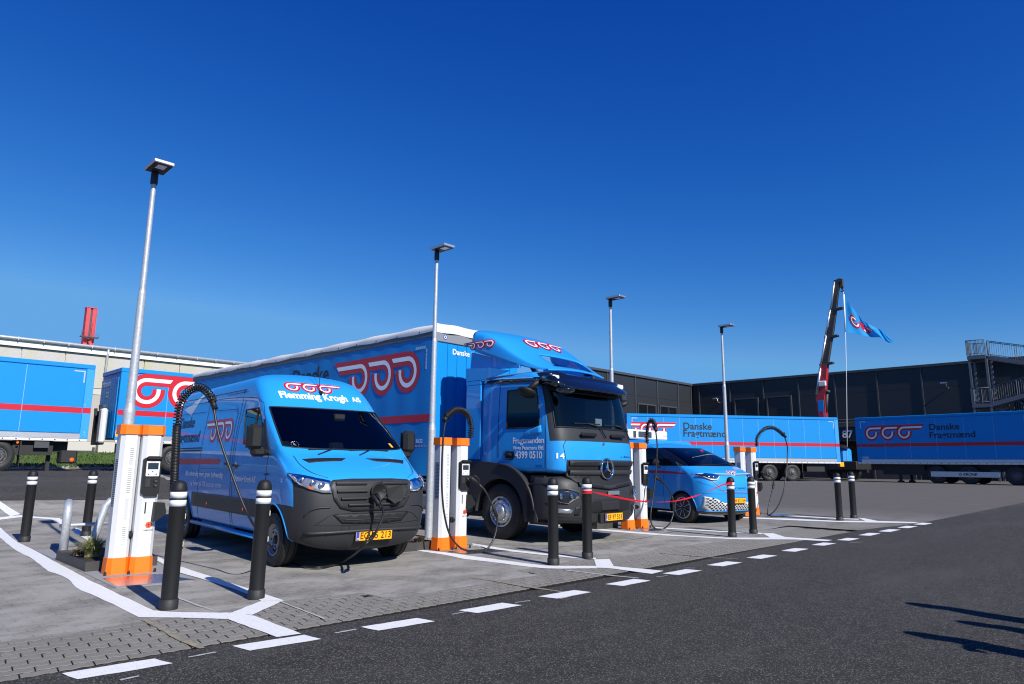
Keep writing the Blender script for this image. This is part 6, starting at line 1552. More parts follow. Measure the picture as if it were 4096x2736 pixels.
# grille: dark field, three perforated bars, star
GPo = [(-.98, 1.455), (.98, 1.455), (.97, 1.15), (.80, 1.05), (.45, .98), (0, .93), (-.45, .98), (-.80, 1.05), (-.97, 1.15)]
def gfn(x, z, e=0.):
    if z > 1.20: return Vector((x, tfr(x, z, 0).y-.02-e, z))
    y = bfr(x, min(z, 1.12), 0).y; return Vector((x, min(y, tfr(x, 1.2, 0).y)-.015-e, z))
gr = patch(lambda a, c, e: gfn(a, c, e), GPo, 'grille', M['darkmesh'], trk, 4, .03)
def gbar(z0_, z1_, x0, x1, v0=0., e0=.03):
    n = 24; b = MB(); rws = []
    for t, e in ((0, e0-.02), (.12, e0), (.88, e0+.012), (1, e0-.02)):
        rws.append([gfn(x, z0_+(z1_-z0_)*t-v0*(1-abs(x)/1.), e) for x in frange(x0, x1, (x1-x0)/n)])
    b.grid(rws); b.build('grille_bar', M['grey'], gr)
    # perforated insert
    b = MB()
    for i in range(int((x1-x0-.14)/.024)):
        x = x0+.08+i*.024
        if abs(x) < .17: continue
        for j in range(3):
            z = z0_+(z1_-z0_)*(.26+.22*j)-v0*(1-abs(x)); xx = x+(.012 if j % 2 else 0); c = gfn(xx, z, e0+.0135)
            b.add([c+Vector((-.007, 0, 0)), c+Vector((0, 0, -.009)), c+Vector((.007, 0, 0)), c+Vector((0, 0, .009))], [(0, 1, 2, 3)])
    tag(b.build('grille_holes', M['ink'], gr), kind='stuff')
gbar(1.345, 1.445, -.97, .97); gbar(1.185, 1.275, -.95, .95); gbar(1.02, 1.09, -.80, .80, .09)
c = gfn(0, 1.30, .05); b = MB(); mt = Matrix.Translation(c) @ Matrix.Rotation(PI/2, 4, 'X')
b.lathe([(.195, -.02), (.195, .015), (.182, .03), (.170, .015), (.168, 0)], 48, 0, mt); st_ = b.build('emblem_ring', M['chrome'], gr)
b = MB(); b.lathe([(.168, -.005), (.001, .0)], 40, 0, mt); b.build('emblem_field', M['gloss'], st_)
b = MB()
for a in (90, 210, 330):
    u_ = Vector((math.cos(R(a)), 0, math.sin(R(a)))); w_ = Vector((-u_.z, 0, u_.x)); tip = c+u_*.172+Vector((0, -.02, 0)); k1_ = c+w_*.026+Vector((0, -.004, 0)); k2_ = c-w_*.026+Vector((0, -.004, 0)); m_ = c+Vector((0, -.038, 0))
    b.add([tip, k1_, m_, k2_], [(0, 1, 2), (0, 2, 3)])
b.build('three_pointed_star', M['chrome'], st_)
b = MB(); p = tfr(-.0, 1.745, .004); b.lathe([(.035, 0), (.028, .008), (.001, .01)], 20, 0, Matrix.Translation(p) @ Matrix.Rotation(PI/2, 4, 'X')); b.build('badge', M['chrome'], trk)
fit_text('e', tfr, .55, .60, 1.505, .035, trk, M['euro'], .02, name='model_lettering', shear=.2); fit_text('Actros', tfr, .64, .93, 1.505, .04, trk, M['chrome'], .02, name='model_lettering', shear=.3)
gap(tfr, [(-.98, 1.80), (-1.04, 1.70), (-.98, 1.30), (-.95, 1.20)], trk, r=.006); gap(tfr, [(.98, 1.80), (1.04, 1.70), (.98, 1.30)], trk, r=.006)
b = MB()
for x0 in (-.45, .45): b = MB(); b.bbox(x0-.22, x0+.22, -1.445, -1.38, 1.875, 1.94, .02); b.build('grab_handle', M['black'], trk)
b = MB()
for x0, x1 in ((-.75, -.02), (.12, .85)):
    b.tube([CS.front(x0+(x1-x0)*i/10, 2.10+.01*i/10, .015) for i in range(11)], .011, 5); b.tube([CS.front(x0+.35, 2.11, .02), CS.front(x1-.05, 2.06, .04), CS.front(x1+.10, 1.86, .03)], .012, 6)
b.build('wiper', M['black'], trk)
# visor
def vis_(x, z, e=0.): p = CS.front(x, min(max(z, 2.74), 2.93), 0, -4, -1.1); return Vector((x*1.03, p.y-.13-(2.93-z)*.35-e, z+.02))
patch(lambda a, c, e: vis_(a, c, e), [(-1.12, 2.76), (-.6, 2.70), (.6, 2.70), (1.12, 2.76), (1.14, 2.98), (.6, 2.985), (-.6, 2.985), (-.80, 3.02), (-1.14, 3.0)], 'sun_visor', M['gloss'], trk, 4, .03)
for x in (-.98, 1.0): b = MB(); p = vis_(x, 2.90, .01); b.bbox(p.x-.09, p.x+.09, p.y-.02, p.y+.02, p.z-.04, p.z+.05, .015); b.build('marker_light', M['lens2'], trk)
for x in (-.52, .48):
    b = MB(); z = 3.13; b.lathe([(.085, z), (.085, z+.04), (.07, z+.045)], 20, 0, Matrix.Translation((x, -.68, 0))); b.lathe([(.065, z+.045), (.065, z+.09), (.05, z+.105), (.001, z+.108)], 20, 1, Matrix.Translation((x, -.68, 0))); b.build('beacon', [M['black'], M['lens']], trk)
b = MB(); b.lathe([(.05, 0), (.045, .03), (.02, .06), (.001, .065)], 14, 0, Matrix.Translation((.40, -.88, 3.05))); b.build('roof_sensor', M['black'], trk)
# side: dark rail above the door, wind deflector, window lower trim
patch(lambda y, z, e: tsd(y, z, .012+e), [(-.85, 2.86), (.62, 2.90), (.62, 2.985), (-.1, 2.965), (-.80, 2.95)], 'roof_rail', M['gloss'], trk, 3, .012, flip=True)
b = MB(); b.add([(-1.19, -.86, 2.87), (-1.19, .12, 2.93), (-1.28, .16, 2.965), (-1.36, -.86, 2.90), (-1.19, -.86, 2.90), (-1.19, .12, 2.96), (-1.28, .16, 2.975), (-1.36, -.86, 2.915)], [(0,1,2,3),(7,6,5,4),(0,3,7,4),(3,2,6,7)]); b.build('window_visor', M['tint'], trk)
for s in (-1, 1):
    f = tsd if s < 0 else tsr
    gap(f, [(-1.02, 1.18), (-1.03, 1.8), (-.98, 2.5), (-.90, 2.80), (-.4, 2.86), (.14, 2.87)], trk, r=.005); gap(f, [(.15, 1.5), (.17, 2.0), (.15, 2.87)], trk, r=.005); gap(f, [(.60, 1.5), (.62, 2.88)], trk, r=.005) if s < 0 else None
    patch(lambda y, z, e: f(y, z, .02+e), [(-.93, 1.93), (-.55, 1.88), (-.52, 1.93), (-.60, 1.97), (-.91, 2.06)], 'mirror_foot', M['blue'], trk, 2, .02, flip=s < 0)
    # mirror cameras
    b = MB(); mt = Matrix.Translation((s*1.46, -.80, 2.63)) @ Matrix.Rotation(R(s*-25), 4, 'Y') @ Matrix.Scale(.42, 4, (0, 0, 1)); b.lathe([(.001, -.17), (.10, -.14), (.17, -.03), (.18, .05), (.10, .14), (.001, .16)], 20, 0, mt); b.tube([(s*1.42, -.80, 2.68), (s*1.30, -.86, 2.80), (s*1.17, -.90, 2.86)], [.05, .055, .06], 8); b.build('mirror_arm', M['black'], trk)
b = MB(); mt = Matrix.Translation((-1.13, -1.42, 2.66)) @ Matrix.Scale(.45, 4, (0, 0, 1)); b.lathe([(.001, -.18), (.10, -.15), (.17, -.03), (.17, .06), (.10, .15), (.001, .17)], 20, 0, mt); b.tube([(-1.15, -1.38, 2.72), (-1.20, -1.20, 2.84), (-1.19, -1.0, 2.88)], [.06, .09, .10], 10); b.build('kerb_mirror', M['gloss'], trk)
# door handle and lettering
patch(lambda y, z, e: tsd(y, z, .004+e), [(-.02, 1.62), (-.25, 1.60), (-.27, 1.50), (-.22, 1.44), (-.04, 1.45), (.0, 1.52)][::-1], 'door_handle', M['gloss'], trk, 2, .01, flip=False)
b = MB(); b.tube([tsd(-.04, 1.545, .03), tsd(-.20, 1.54, .03)], .022, 8); b.build('handle_bar', M['black'], trk)
fit_text('Fragtmanden', tsd, -.22, -.985, 1.745, .11, trk, M['white'], .022); fit_text('Viggo Petersens Eftf.', tsd, -.22, -.985, 1.63, .07, trk, M['white'], .02); fit_text('4399 0510', tsd, -.28, -.94, 1.475, .13, trk, M['white'], .022)
fit_text('300', tsd, -.76, -.94, 1.315, .045, trk, M['chrome'], .02, name='model_lettering')
b = MB(); p = tsd(.50, 1.56); 
for r_ in (.030,): b.tube([tsd(.50+r_*math.cos(2*PI*i/20), 1.56+r_*math.sin(2*PI*i/20), .001) for i in range(20)], .003, 4, closed=True)
b.build('oval_mark', M['white'], trk); fit_text('DK', tsd, .52, .48, 1.548, .022, trk, M['white'], .01, name='country_code')
fit_text('14', lambda a, z, e=0.: CS.front(a, z, .012, -4, -1.2), -1.135, -1.03, 1.475, .095, trk, M['white'], .022)
# wheel arch, steps, side skirts
def arch(s, x0, x1, name='wheel_arch'):
    oc = [(.10+.90*math.cos(a), .48+.90*math.sin(a)) for a in [R(180-6*i) for i in range(0, 16)]]; ic = [(.10+.62*math.cos(a), .48+.62*math.sin(a)) for a in [R(180-6*i) for i in range(0, 31)]]
    pts = [(.10-.88, .36)]+oc+[(.62, 1.42), (1.06, 1.40), (1.06, .80), (.78, .62)]+ic[::-1]+[(-.56, .36)]
    b = MB(); n = len(pts); xs_ = (x0, x1)
    bm = bmesh.new(); vs = [bm.verts.new((0, p[0], p[1])) for p in pts]; f = bm.faces.new(vs); bmesh.ops.triangulate(bm, faces=[f]); bm.verts.index_update(); tris = [tuple(v.index for v in ff.verts) for ff in bm.faces]; bm.free()
    b.add([(x0, p[0], p[1]) for p in pts], tris); b.add([(x1, p[0], p[1]) for p in pts], [tuple(reversed(t)) for t in tris])
    b.add([(x0, p[0], p[1]) for p in pts]+[(x1, p[0], p[1]) for p in pts], [(i, (i+1) % n, n+(i+1) % n, n+i) for i in range(n)])
    b.build(name, M['grey'], trk)
arch(-1, -1.235, -.95); arch(1, .95, 1.235)
b = MB(); b.tube([(-1.245, .10+.885*math.cos(R(a)), .48+.885*math.sin(R(a))) for a in range(90, 176, 5)], .02, 6); b.build('arch_edge', M['grey'], trk)
b = MB(); p = (-1.24, -.63, .965); b.bbox(-1.25, -1.235, -.66, -.585, .93, .98, .004); b.build('side_indicator', M['lampred'], trk)
for s in (-1, 1):
    b = MB(); x0, x1 = sorted((s*1.19, s*.80)); b.box(x0, x1, -.98, -.66, .36, 1.17); b.build('step_well', M['chassis'], trk)
    for z in (.33, .68, 1.0): b = MB(); x0, x1 = sorted((s*1.235, s*.85)); b.bbox(x0, x1, -1.12, -.66, z, z+.04, .01); b.build('step', M['black'], trk)
    b = MB(); x0, x1 = sorted((s*1.235, s*1.15)); b.add([(x, y, z) for x in (x0, x1) for y, z in ((-.62, .36), (-.60, .86), (-.70, .86), (-.86, .42), (-.84, .36))], [(0,1,2,3,4),(9,8,7,6,5)]+[(i, 5+i, 5+(i+1) % 5, (i+1) % 5) for i in range(5)]); b.build('step_panel', M['dark2'], trk)
    truck_wheel(trk, s*1.04, .10, .50, .32, s, True)
for s in (-1, 1):
    for y in (3.85,): truck_wheel(trk, s*.98, y, .50, .56, s, False, 'rear_wheel', rear=True)
b = MB(); b.box(-.45, -.30, -.6, 4.8, .55, .85); b.box(.30, .45, -.6, 4.8, .55, .85); b.box(-.9, .9, -1.2, .7, .42, 1.17); b.box(-.9, .9, .75, 1.9, .35, 1.12); b.box(-1.0, 1.0, 3.3, 4.4, 1.05, 1.12); b.build('chassis', M['chassis'], trk)
b = MB(); b.bbox(-1.19, -.85, 1.15, 3.15, .42, .74, .03); b.build('side_skirt', M['greypanel'], trk); b = MB(); b.bbox(-1.19, -.85, 1.15, 3.15, .80, .99, .03); b.build('side_skirt', M['greypanel'], trk); b = MB(); b.box(-1.18, -.5, 1.15, 3.1, 1.02, 1.05); b.build('deck_plate', M['check2'], trk)
# fairings behind the cab
for s in (-1, 1):
    x0, x1 = sorted((s*1.205, s*1.17)); b = MB(); b.bbox(x0, x1, .66, 1.08, 1.45, 2.90, .008); b.build('side_fairing', M['blue'], trk)
    b = MB(); b.bbox(x0, x1, .66, 1.09, 2.905, 2.99, .008); b.build('side_fairing', M['blue'], trk)
    x0, x1 = sorted((s*1.205, s*1.165)); b = MB(); b.prism([(.62, 2.995), (1.10, 2.995), (1.10, 3.26), (.40, 3.22), (-.1, 3.12), (.3, 3.04)], x0, x1, 'x'); b.build('side_fairing', M['blue'], trk)
    x0, x1 = sorted((s*1.13, s*1.09)); b = MB(); b.prism([(-.30, 3.16), (1.06, 3.24), (1.02, 3.60), (-.30, 3.22)], x0, x1, 'x'); b.build('lower_deflector', M['blue'], trk)
# roof deflector
prof = [(-.88, 3.13), (-.72, 3.20), (-.50, 3.32), (-.25, 3.48), (.0, 3.66), (.28, 3.83), (.58, 3.97), (.84, 4.03)]
low = [3.10, 3.12, 3.17, 3.25, 3.33, 3.42, 3.52, 3.62]; xt = [0, .25, .5, .75, .93, 1.0]
V = []
def drow(i):
    y, z = prof[i]; zl = low[i]; w = [.88, 1.0, 1.09, 1.15, 1.19, 1.21, 1.22, 1.22][i]; z += .03+.03*(i > 4); r_ = []
    for t in [-1.0, -1.0]+[-a for a in xt[::-1][1:-1]]+xt[:-1]+[1.0, 1.0]: r_.append(t)
    pts = [(-w, y+.10+.0*i, zl), (-w, y+.08, zl+(z-zl)*.6)]
    for t in (-.965, -.75, -.5, -.25, 0, .25, .5, .75, .965): pts.append((t*w, y+.06*t*t, z-.05*t*t-(.025 if abs(t) > .9 else 0)*min(1, (z-zl)/.3)))
    pts += [(w, y+.08, zl+(z-zl)*.6), (w, y+.10, zl)]
    return pts
D = [drow(i) for i in range(8)]; b = MB()
vs = [p for r_ in D for p in r_]; n = 13; fs = []
for i in range(7):
    for j in range(n-1):
        if i in (1, 2) and 4 <= j <= 8: continue
        fs.append((i*n+j, i*n+j+1, (i+1)*n+j+1, (i+1)*n+j))
b.add(vs, fs, 0, True); dm = b.mesh('defl'); dm.materials.append(M['blue']); de = eval_mesh(dm, 2); de2 = de; dl = link('roof_deflector', de, trk); dl.modifiers.new('thick', 'SOLIDIFY').thickness = .025
DS = Surf(de)
decal_logo(lambda x, z, e=0.: DS.front(x, z, .012+e, -4, .3), .04, 3.77, .22, trk, sx=1.55)
decal_logo(lambda y, z, e=0.: (lambda p, n: (p+Vector((-.012-e, 0, 0))) if p is not None else Vector((-1.19-e, y, z)))(*DS.hit((-3, y, z), (1, 0, 0))), .66, 3.70, .17, trk, mirror=True, sx=1.35, sgn=-1, slope=0)
b = MB(); b.tube([(-.55, -.2, 3.1), (-.5, .2, 3.55)], .03, 6); b.tube([(-.45, -.2, 3.1), (-.40, .2, 3.55)], .03, 6); b.build('deflector_strut', M['black'], trk)
# cab interior
b = MB(); b.bbox(-1.08, 1.08, -1.22, -.85, 1.6, 2.02, .08); b.build('dashboard', M['black'], trk); steering(trk, .58, -.70, 2.08, .22, 45)
b = MB(); figure_seat(b, -.58, -.35, 1.35); figure_seat(b, .58, -.35, 1.35); b.box(-1.1, -.05, .60, .66, 1.2, 3.0); b.box(-.05, 1.1, .60, .66, 1.2, 1.9); b.box(.62, 1.1, .6, .66, 1.9, 3.); b.build('seats', M['under'], trk)
b = MB(); b.bbox(.14, .34, -1.13, -1.10, 2.10, 2.24, .01); b.build('tablet', M['whitep'], trk)

# ---- curtain-sided trailer behind the cab
tl = thing('curtain_trailer', 'long curtain-sided semi-trailer with blue tarpaulin and white roof edge behind the truck cab', 'trailer', TO, TT)
Y0, Y1, XL = 2.02, 14.75, -1.27
b = MB(); b.box(-1.25, 1.25, Y0+.05, Y1-.05, 1.32, 4.05); b.build('load_space', M['tarp'], tl)
# curtain with a soft lower hem
rows = []
for z in [1.14, 1.2, 1.3, 1.45, 1.7, 2.2, 3.0, 4.03]:
    rows.append([(XL-.004-.022*max(0, (1.75-z))/.6*(1+math.sin(y*3.1)+.6*math.sin(y*7.7+1)) - .004*math.sin(y*9), y, z+(.03*math.sin(y*2.3) if z < 1.25 else 0)) for y in frange(Y0+.12, Y1-.1, .09)])
b = MB(); b.grid([r_[::-1] for r_ in rows]); b.build('side_curtain', M['tarp'], tl)
b = MB(); b.bbox(XL-.02, XL+.06, Y0, Y1, 4.03, 4.16, .01); b.build('curtain_rail', M['railgrey'], tl)
rows = []
for k, (dx, z) in enumerate(((-.03, 4.14), (-.035, 4.20), (-.02, 4.27), (.06, 4.31), (.3, 4.325))): rows.append([(XL+dx, y, z+.012*math.sin(y*4.1+k)+.008*mn.noise(Vector((y*3, k, 1)))) for y in frange(Y0-.03, Y1+.02, .16)])
rows.append([(1.3, y, 4.32) for y in frange(Y0-.03, Y1+.02, .16)]); b = MB(); b.grid([r_[::-1] for r_ in rows]); b.build('roof_cover', M['tarpwhite'], tl)
b = MB()
for y in frange(Y0+.5, Y1-.2, .8): b.box(XL-.045, XL-.03, y-.01, y+.01, 4.155, 4.18)
tag(b.build('rivet', M['chassis'], tl), kind='stuff')
b = MB(); b.bbox(-1.27, 1.27, Y0-.03, Y0+.03, 3.93, 4.14, .01); hf = b.build('front_header', M['headergrey'], tl)
b = MB(); rws = [[(x, Y0-.05+.015*math.sin(x*9), z+.01*math.sin(x*7)) for x in frange(-1.3, 1.3, .1)] for z in (4.13, 4.2, 4.27, 4.32)]; b.grid(rws); b.build('roof_front_edge', M['tarpwhite'], tl)
b = MB(); b.box(-1.19, 1.19, Y0, Y0+.04, 1.32, 3.93); 
b.build('front_wall', M['panel'], tl)
for x in frange(-1.1, 1.1, .28): b = MB(); b.box(x-.10, x+.10, Y0-.015, Y0-.002, 1.36, 3.91); b.build('front_rib', M['panel'], tl)
for x in (-1.27, 1.19): b = MB(); b.bbox(x, x+.08, Y0-.02, Y0+.10, 1.25, 3.93, .01); b.build('corner_post', M['panel'], tl)
text('Danske Fragtmænd', 'lettering', M['white'], tl, (-.80, Y0-.018, 3.70), (1, 0, 0), (0, 0, 1), .17, .014)
b = MB(); b.lathe([(.055, Y0-.034), (.001, Y0-.035)], 22, 0, Matrix.Translation((-1.02, 0, 4.04)), 'y'); cb2 = b.build('round_badge', M['euro'], hf); b = MB(); b.lathe([(.036, Y0-.0365), (.022, Y0-.0365)], 18, 0, Matrix.Translation((-1.02, 0, 4.04)), 'y'); b.build('crown_mark', M['white'], cb2)
cs = lambda y, z, e=0.: Vector((XL-.012-e, y, z))
decal_logo(lambda y, z, e=0.: cs(y, z, e), 3.85, 3.34, .93, tl, mirror=True, sx=.92, sgn=-1)
fit_text('Danske', cs, 7.97, 6.16, 3.40, .42, tl, M['ink'], .018); fit_text('Fragtmænd', cs, 8.0, 5.1, 2.75, .42, tl, M['ink'], .018)
b = MB(); b.add([cs(y, z) for y, z in ((Y0+.12, 2.23), (Y1-.12, 2.23), (Y1-.12, 2.39), (Y0+.12, 2.39))], [(3, 2, 1, 0)]); b.build('red_stripe', M['red'], tl)
fit_text('EX 5632', cs, 2.72, 2.33, 1.79, .085, tl, M['white'], .012)
b = MB()
for y in frange(2.2, 13, .1): b.add([cs(y, 1.70), cs(y+.085, 1.70), cs(y+.085, 1.745), cs(y, 1.745)], [(3, 2, 1, 0)])
tag(b.build('reflective_strip', M['alu'], tl), kind='stuff')
b = MB()
for i in range(5): b.add([cs(Y0+.30+i*.07, 3.80), cs(Y0+.36+i*.07, 3.80), cs(Y0+.36+i*.07, 3.86), cs(Y0+.30+i*.07, 3.86)], [(3, 2, 1, 0)]); b.add([cs(Y0+.24, 3.80-i*.09-.09), cs(Y0+.29, 3.80-i*.09-.09), cs(Y0+.29, 3.80-i*.09-.01), cs(Y0+.24, 3.80-i*.09-.01)], [(3, 2, 1, 0)])
b.build('corner_reflector', M['alu'], tl)
b = MB(); b.add([cs(y, z, .003) for y, z in ((2.95, 1.53), (3.20, 1.53), (3.20, 1.62), (2.95, 1.62))], [(3, 2, 1, 0)]); k_ = b.build('maker_sign', M['white'], tl); fit_text('KRONE', lambda y, z, e=0.: cs(y, z, .006), 3.18, 2.97, 1.55, .045, k_, M['euro'], .02)
for y in frange(2.75, 13.5, 1.35): b = MB(); b.tube([cs(y, 1.62, .01), cs(y, 1.40, .03), cs(y, 1.10, .02)], .018, 5); b.bbox(XL-.06, XL-.02, y-.03, y+.03, 1.48, 1.62, .008); b.build('curtain_buckle', M['black'], tl)
b = MB(); b.box(-.55, -.40, 2.3, 14.4, .95, 1.28); b.box(.40, .55, 2.3, 14.4, .95, 1.28); b.box(-1.2, 1.2, 2.2, 14.6, 1.24, 1.31); b.build('chassis', M['chassis'], tl)
for z in (.55, .85): b = MB(); b.bbox(XL+.02, XL+.06, 5.6, 9.2, z, z+.12, .01); b.build('side_guard', M['alu'], tl)
for y in (5.3,): 
    for s in (-1, 1): b = MB(); b.box(s*.9-.07, s*.9+.07, y, y+.14, .08, 1.2); b.build('landing_leg', M['chassis'], tl)
for y in (9.9, 11.2, 12.5):
    for s in (-1, 1): truck_wheel(tl, s*1.08, y, .50, .36, s, False, rear=False)
# ================================================================ THE MINIVAN
mv = thing('minivan', 'light blue rounded electric minivan with white honeycomb grille and thin red stripe', 'minivan', (15.86, 8.83, 0), R(-12.5))
MW = [.90, .955, .985, .992, .992, .985, .97, .945, .895, .80, .73]
MF = [(-.66, .20), (-.79, .30), (-.85, .50), (-.865, .75), (-.855, .98), (-.80, 1.13), (-.62, 1.26), (-.42, 1.325), (.06, 1.60), (.70, 1.84), (.98, 1.905)]
MZ = [.22, .29, .47, .75, .98, 1.11, 1.24, 1.325, 1.60, 1.84, 1.90]
def mrow(k):
    yf, zf = MF[k]; w = MW[k]; zs = MZ[k]; out = []
    for a, dy, t in zip([0, .45, .76, .925, .985], [0, .018, .08, .23, .44] if k < 7 else [0, .02, .09, .24, .38], [0, 0, .3, .6, .9]): out.append((a*w, yf+dy, zf+(zs-zf)*t))
    if k < 7: ys = [-.36, -.05, .5, 1.1]
    else: ys = {7: [.0, .15, .5, 1.1], 8: [.48, .60, .8, 1.2], 9: [1.10, 1.18, 1.3, 1.5], 10: [1.42, 1.5, 1.6, 1.75]}[k]
    for y in ys+[2.0, 2.9, 3.4]: out.append((w, max(y, out[-1][1]+.03), zs))
    yr = 3.82-{8: .08, 9: .2, 10: .3}.get(k, 0)
    out += [(w*.95, yr-.06, zs), (w*.6, yr, zs), (0, yr, zs)]; return out
rows = [mrow(k) for k in range(11)]; rows.append([(p[0]*.5, p[1]+(.25 if i < 5 else (-.1 if i > 12 else 0)), 1.955) for i, p in enumerate(rows[-1])])
def mt_(i, c, s):
    if i in (7, 8) and c < 3: return 1
    if i in (7, 8) and c in (3, 4): return 2
    if i in (7, 8) and c in (6, 7): return 3
    if i in (7, 8) and c in (5, 8): return 2
    if i in (7, 8) and 9 <= c: return 3
    if i == 0 : return 2
    return 0
mvm = ring_shell(rows, mt_, [M['blue'], M['glass'], M['gloss'], M['tint'], M['under']], 3, [(-1.3, -.62, .0, .36, .41), (.62, 1.3, .0, .36, .41), (-1.3, -.62, 2.99, .36, .42), (.62, 1.3, 2.99, .36, .42)], 4, 0, 4)
split(mvm, [('body_shell', 0), ('windscreen', 0), ('pillar_trim', 0), ('side_window', 1), ('wheel_arch_liner', 0)], [M['blue'], M['glass'], M['gloss'], M['tint'], M['under']], mv, {1: M['black']}, .008)
MS = Surf(mvm)
msd = lambda y, z, e=0.: MS.side(y, z, -1, .003+e)
mfr = lambda x, z, e=0.: MS.front(x, z, .003+e, -4, -.8)
for s in (-1, 1):
    car_wheel(mv, s*.86, .0, .365, .235, s, 'blade'); car_wheel(mv, s*.86, 2.99, .365, .235, s, 'blade')
    f = msd if s < 0 else (lambda y, z, e=0.: MS.side(y, z, 1, .003+e))
    b = MB(); b.tube([f(.0+.425*math.cos(PI*i/30), .36+.425*math.sin(PI*i/30), -.006) for i in range(31)], .012, 6); b.build('arch_lip', M['blue'], mv)
    gap(f, [(.56, .28), (.60, .8), (.56, 1.32)], mv, r=.003); gap(f, [(1.62, .28), (1.66, .8), (1.66, 1.3)], mv, r=.003)
    b = MB(); b.bbox(s*1.12-.10, s*1.12+.10, .62, .78, 1.36, 1.53, .06); b.tube([(s*1.05, .72, 1.37), (s*.95, .74, 1.33)], .03, 6); b.build('wing_mirror', M['black'], mv)
    hp = [(s*.94, 1.12), (s*.80, 1.175), (s*.52, 1.15), (s*.50, 1.10), (s*.58, 1.04), (s*.74, 1.02)]
    if s > 0: hp = hp[::-1]
    hd = headlamp(mfr, hp, mv, [(s*.66, 1.095, .036), (s*.76, 1.095, .034)], base='headdark')
    b = MB(); b.tube([mfr(s*x, z, .03) for x, z in ((.86, 1.10), (.75, 1.035), (.60, 1.045), (.52, 1.10))], .011, 6); b.build('light_bar', M['lens2'], hd)
b = MB(); b.tube([mfr(x, 1.165+.01*abs(x), .004) for x in frange(-.92, .92, .04)], .009, 5); b.build('light_bar', M['lens2'], mv)
b = MB(); b.tube([mfr(x, 1.150+.01*abs(x), .002) for x in frange(-.92, .92, .04)], .009, 5); b.build('light_bar_shadow_trim', M['gloss'], mv)
b = MB(); c = mfr(0, 1.155, .012); mt2 = Matrix.Translation(c) @ Matrix.Rotation(PI/2, 4, 'X'); b.lathe([(.065, -.01), (.065, .006), (.056, .006)], 28, 0, mt2); b.lathe([(.056, .002), (.001, .003)], 28, 1, mt2); em = b.build('round_emblem', [M['lens2'], M['gloss']], mv)
b = MB(); z_ = c.z; yy = c.y-.012
b.tube([(-.028, yy, z_+.04), (0, yy, z_+.005), (.028, yy, z_+.04)], .005, 4); b.tube([(-.045, yy, z_+.01), (-.02, yy, z_-.04), (0, yy, z_-.005), (.02, yy, z_-.04), (.045, yy, z_+.01)], .005, 4); b.build('emblem_letters', M['lens2'], em)
# honeycomb grille
gpo = [(-.90, .66), (-.66, .60), (-.42, .50), (.42, .50), (.66, .60), (.90, .66), (.90, .40), (.80, .32), (-.80, .32), (-.90, .40)]
hg = patch(lambda a, c, e: mfr(a, c, .005+e), gpo, 'honeycomb_grille', M['whitep'], mv, 4, .012)
b = MB()
def inpoly(x, z, p):
    r_ = False
    for i in range(len(p)):
        (x1, z1), (x2, z2) = p[i], p[i-1]
        if (z1 > z) != (z2 > z) and x < (x2-x1)*(z-z1)/(z2-z1)+x1: r_ = not r_
    return r_
for j in range(10):
    for i in range(-20, 21):
        x = i*.098+(.049 if j % 2 else 0); z = .345+j*.037; k = .75 if abs(x) < .5 else .95
        if inpoly(x*1.06, z+.02, gpo) and inpoly(x*1.06, z-.012, gpo) and abs(x) < .87:
            k = .55+.45*min(1, abs(x)/.1) if False else .9
            b.add([mfr(x-.041*k, z, .0075), mfr(x, z-.027*k, .0075), mfr(x+.041*k, z, .0075), mfr(x, z+.027*k, .0075)], [(0, 1, 2, 3)])
tag(b.build('grille_openings', M['ink'], hg), kind='stuff')
b = MB(); b.tube([mfr(x, .315+.0*abs(x), .002) for x in frange(-.85, .85, .05)], .014, 6); b.build('bumper_lip', M['blue'], mv)
patch(lambda a, c, e: mfr(a, c, .004+e), [(-.30, .47), (.30, .47), (.30, .62), (-.30, .62)], 'plate_mount', M['blue'], mv, 2, .006)
plate(mv, mfr(.02, .555, .02), (1, 0, 0), (0, 0, 1), 'EH 62 314', .50, .115)
gap(mfr, [(-.92, .72), (-.5, .715), (.5, .715), (.92, .72)], mv, r=.003); gap(mfr, [(-.95, 1.0), (-.9, .95), (-.55, .80), (.55, .80), (.9, .95)], mv, r=.002)
# red pin stripe
def rs(pts, f, r=.008): b = MB(); b.tube([f(*p, -.003) for p in [(q.x, q.y) for q in crom([Vector((a, c, 0)) for a, c in pts], 8)]], r, 4); b.build('red_stripe', M['red'], mv)
patch(lambda y, z, e: msd(y, z, .001+e), [(-.05, 1.165), (.5, 1.17), (3.6, 1.20), (3.6, 1.25), (.5, 1.235), (-.05, 1.19), (-.3, 1.165)][::-1], 'red_stripe', M['red'], mv, 4, flip=False)
rs([(-.96, 1.16), (-.86, 1.10), (-.72, 1.0), (-.60, .90), (-.50, .80), (-.38, .755), (0, .75), (.38, .755), (.60, .78), (.72, .90), (.80, 1.0)], mfr)
decal_logo(lambda x, y, e=0.: MS.top(x, y, .004+e), .03, -.66, .09, mv, sx=1.2); fit_text('Danske Fragtmænd', mfr, -.25, .32, .83, .04, mv, M['ink'], .01)
b = MB(); b.tube([MS.front(-.6+.1*i, 1.37+.004*i, .01) for i in range(11)], .008, 5); b.build('wiper', M['black'], mv)
b = MB(); b.bbox(-.88, .88, -.25, .55, 1.0, 1.27, .08); b.build('dashboard', M['black'], mv); steering(mv, .40, .62, 1.25, .18, 60)
b = MB(); figure_seat(b, -.42, .95, .62); figure_seat(b, .42, .95, .62); b.build('seats', M['under'], mv)
b = MB(); b.bbox(-.06, .10, .72, .78, 1.66, 1.74, .012); b.build('rear_mirror', M['black'], mv)
b = MB(); b.lathe([(.05, 0), (.03, .004), (.001, .005)], 16, 0, Matrix.Translation(MS.front(.30, 1.74, .0)) @ Matrix.Rotation(R(55), 4, 'X')); b.build('windscreen_disc', M['lampred'], mv)

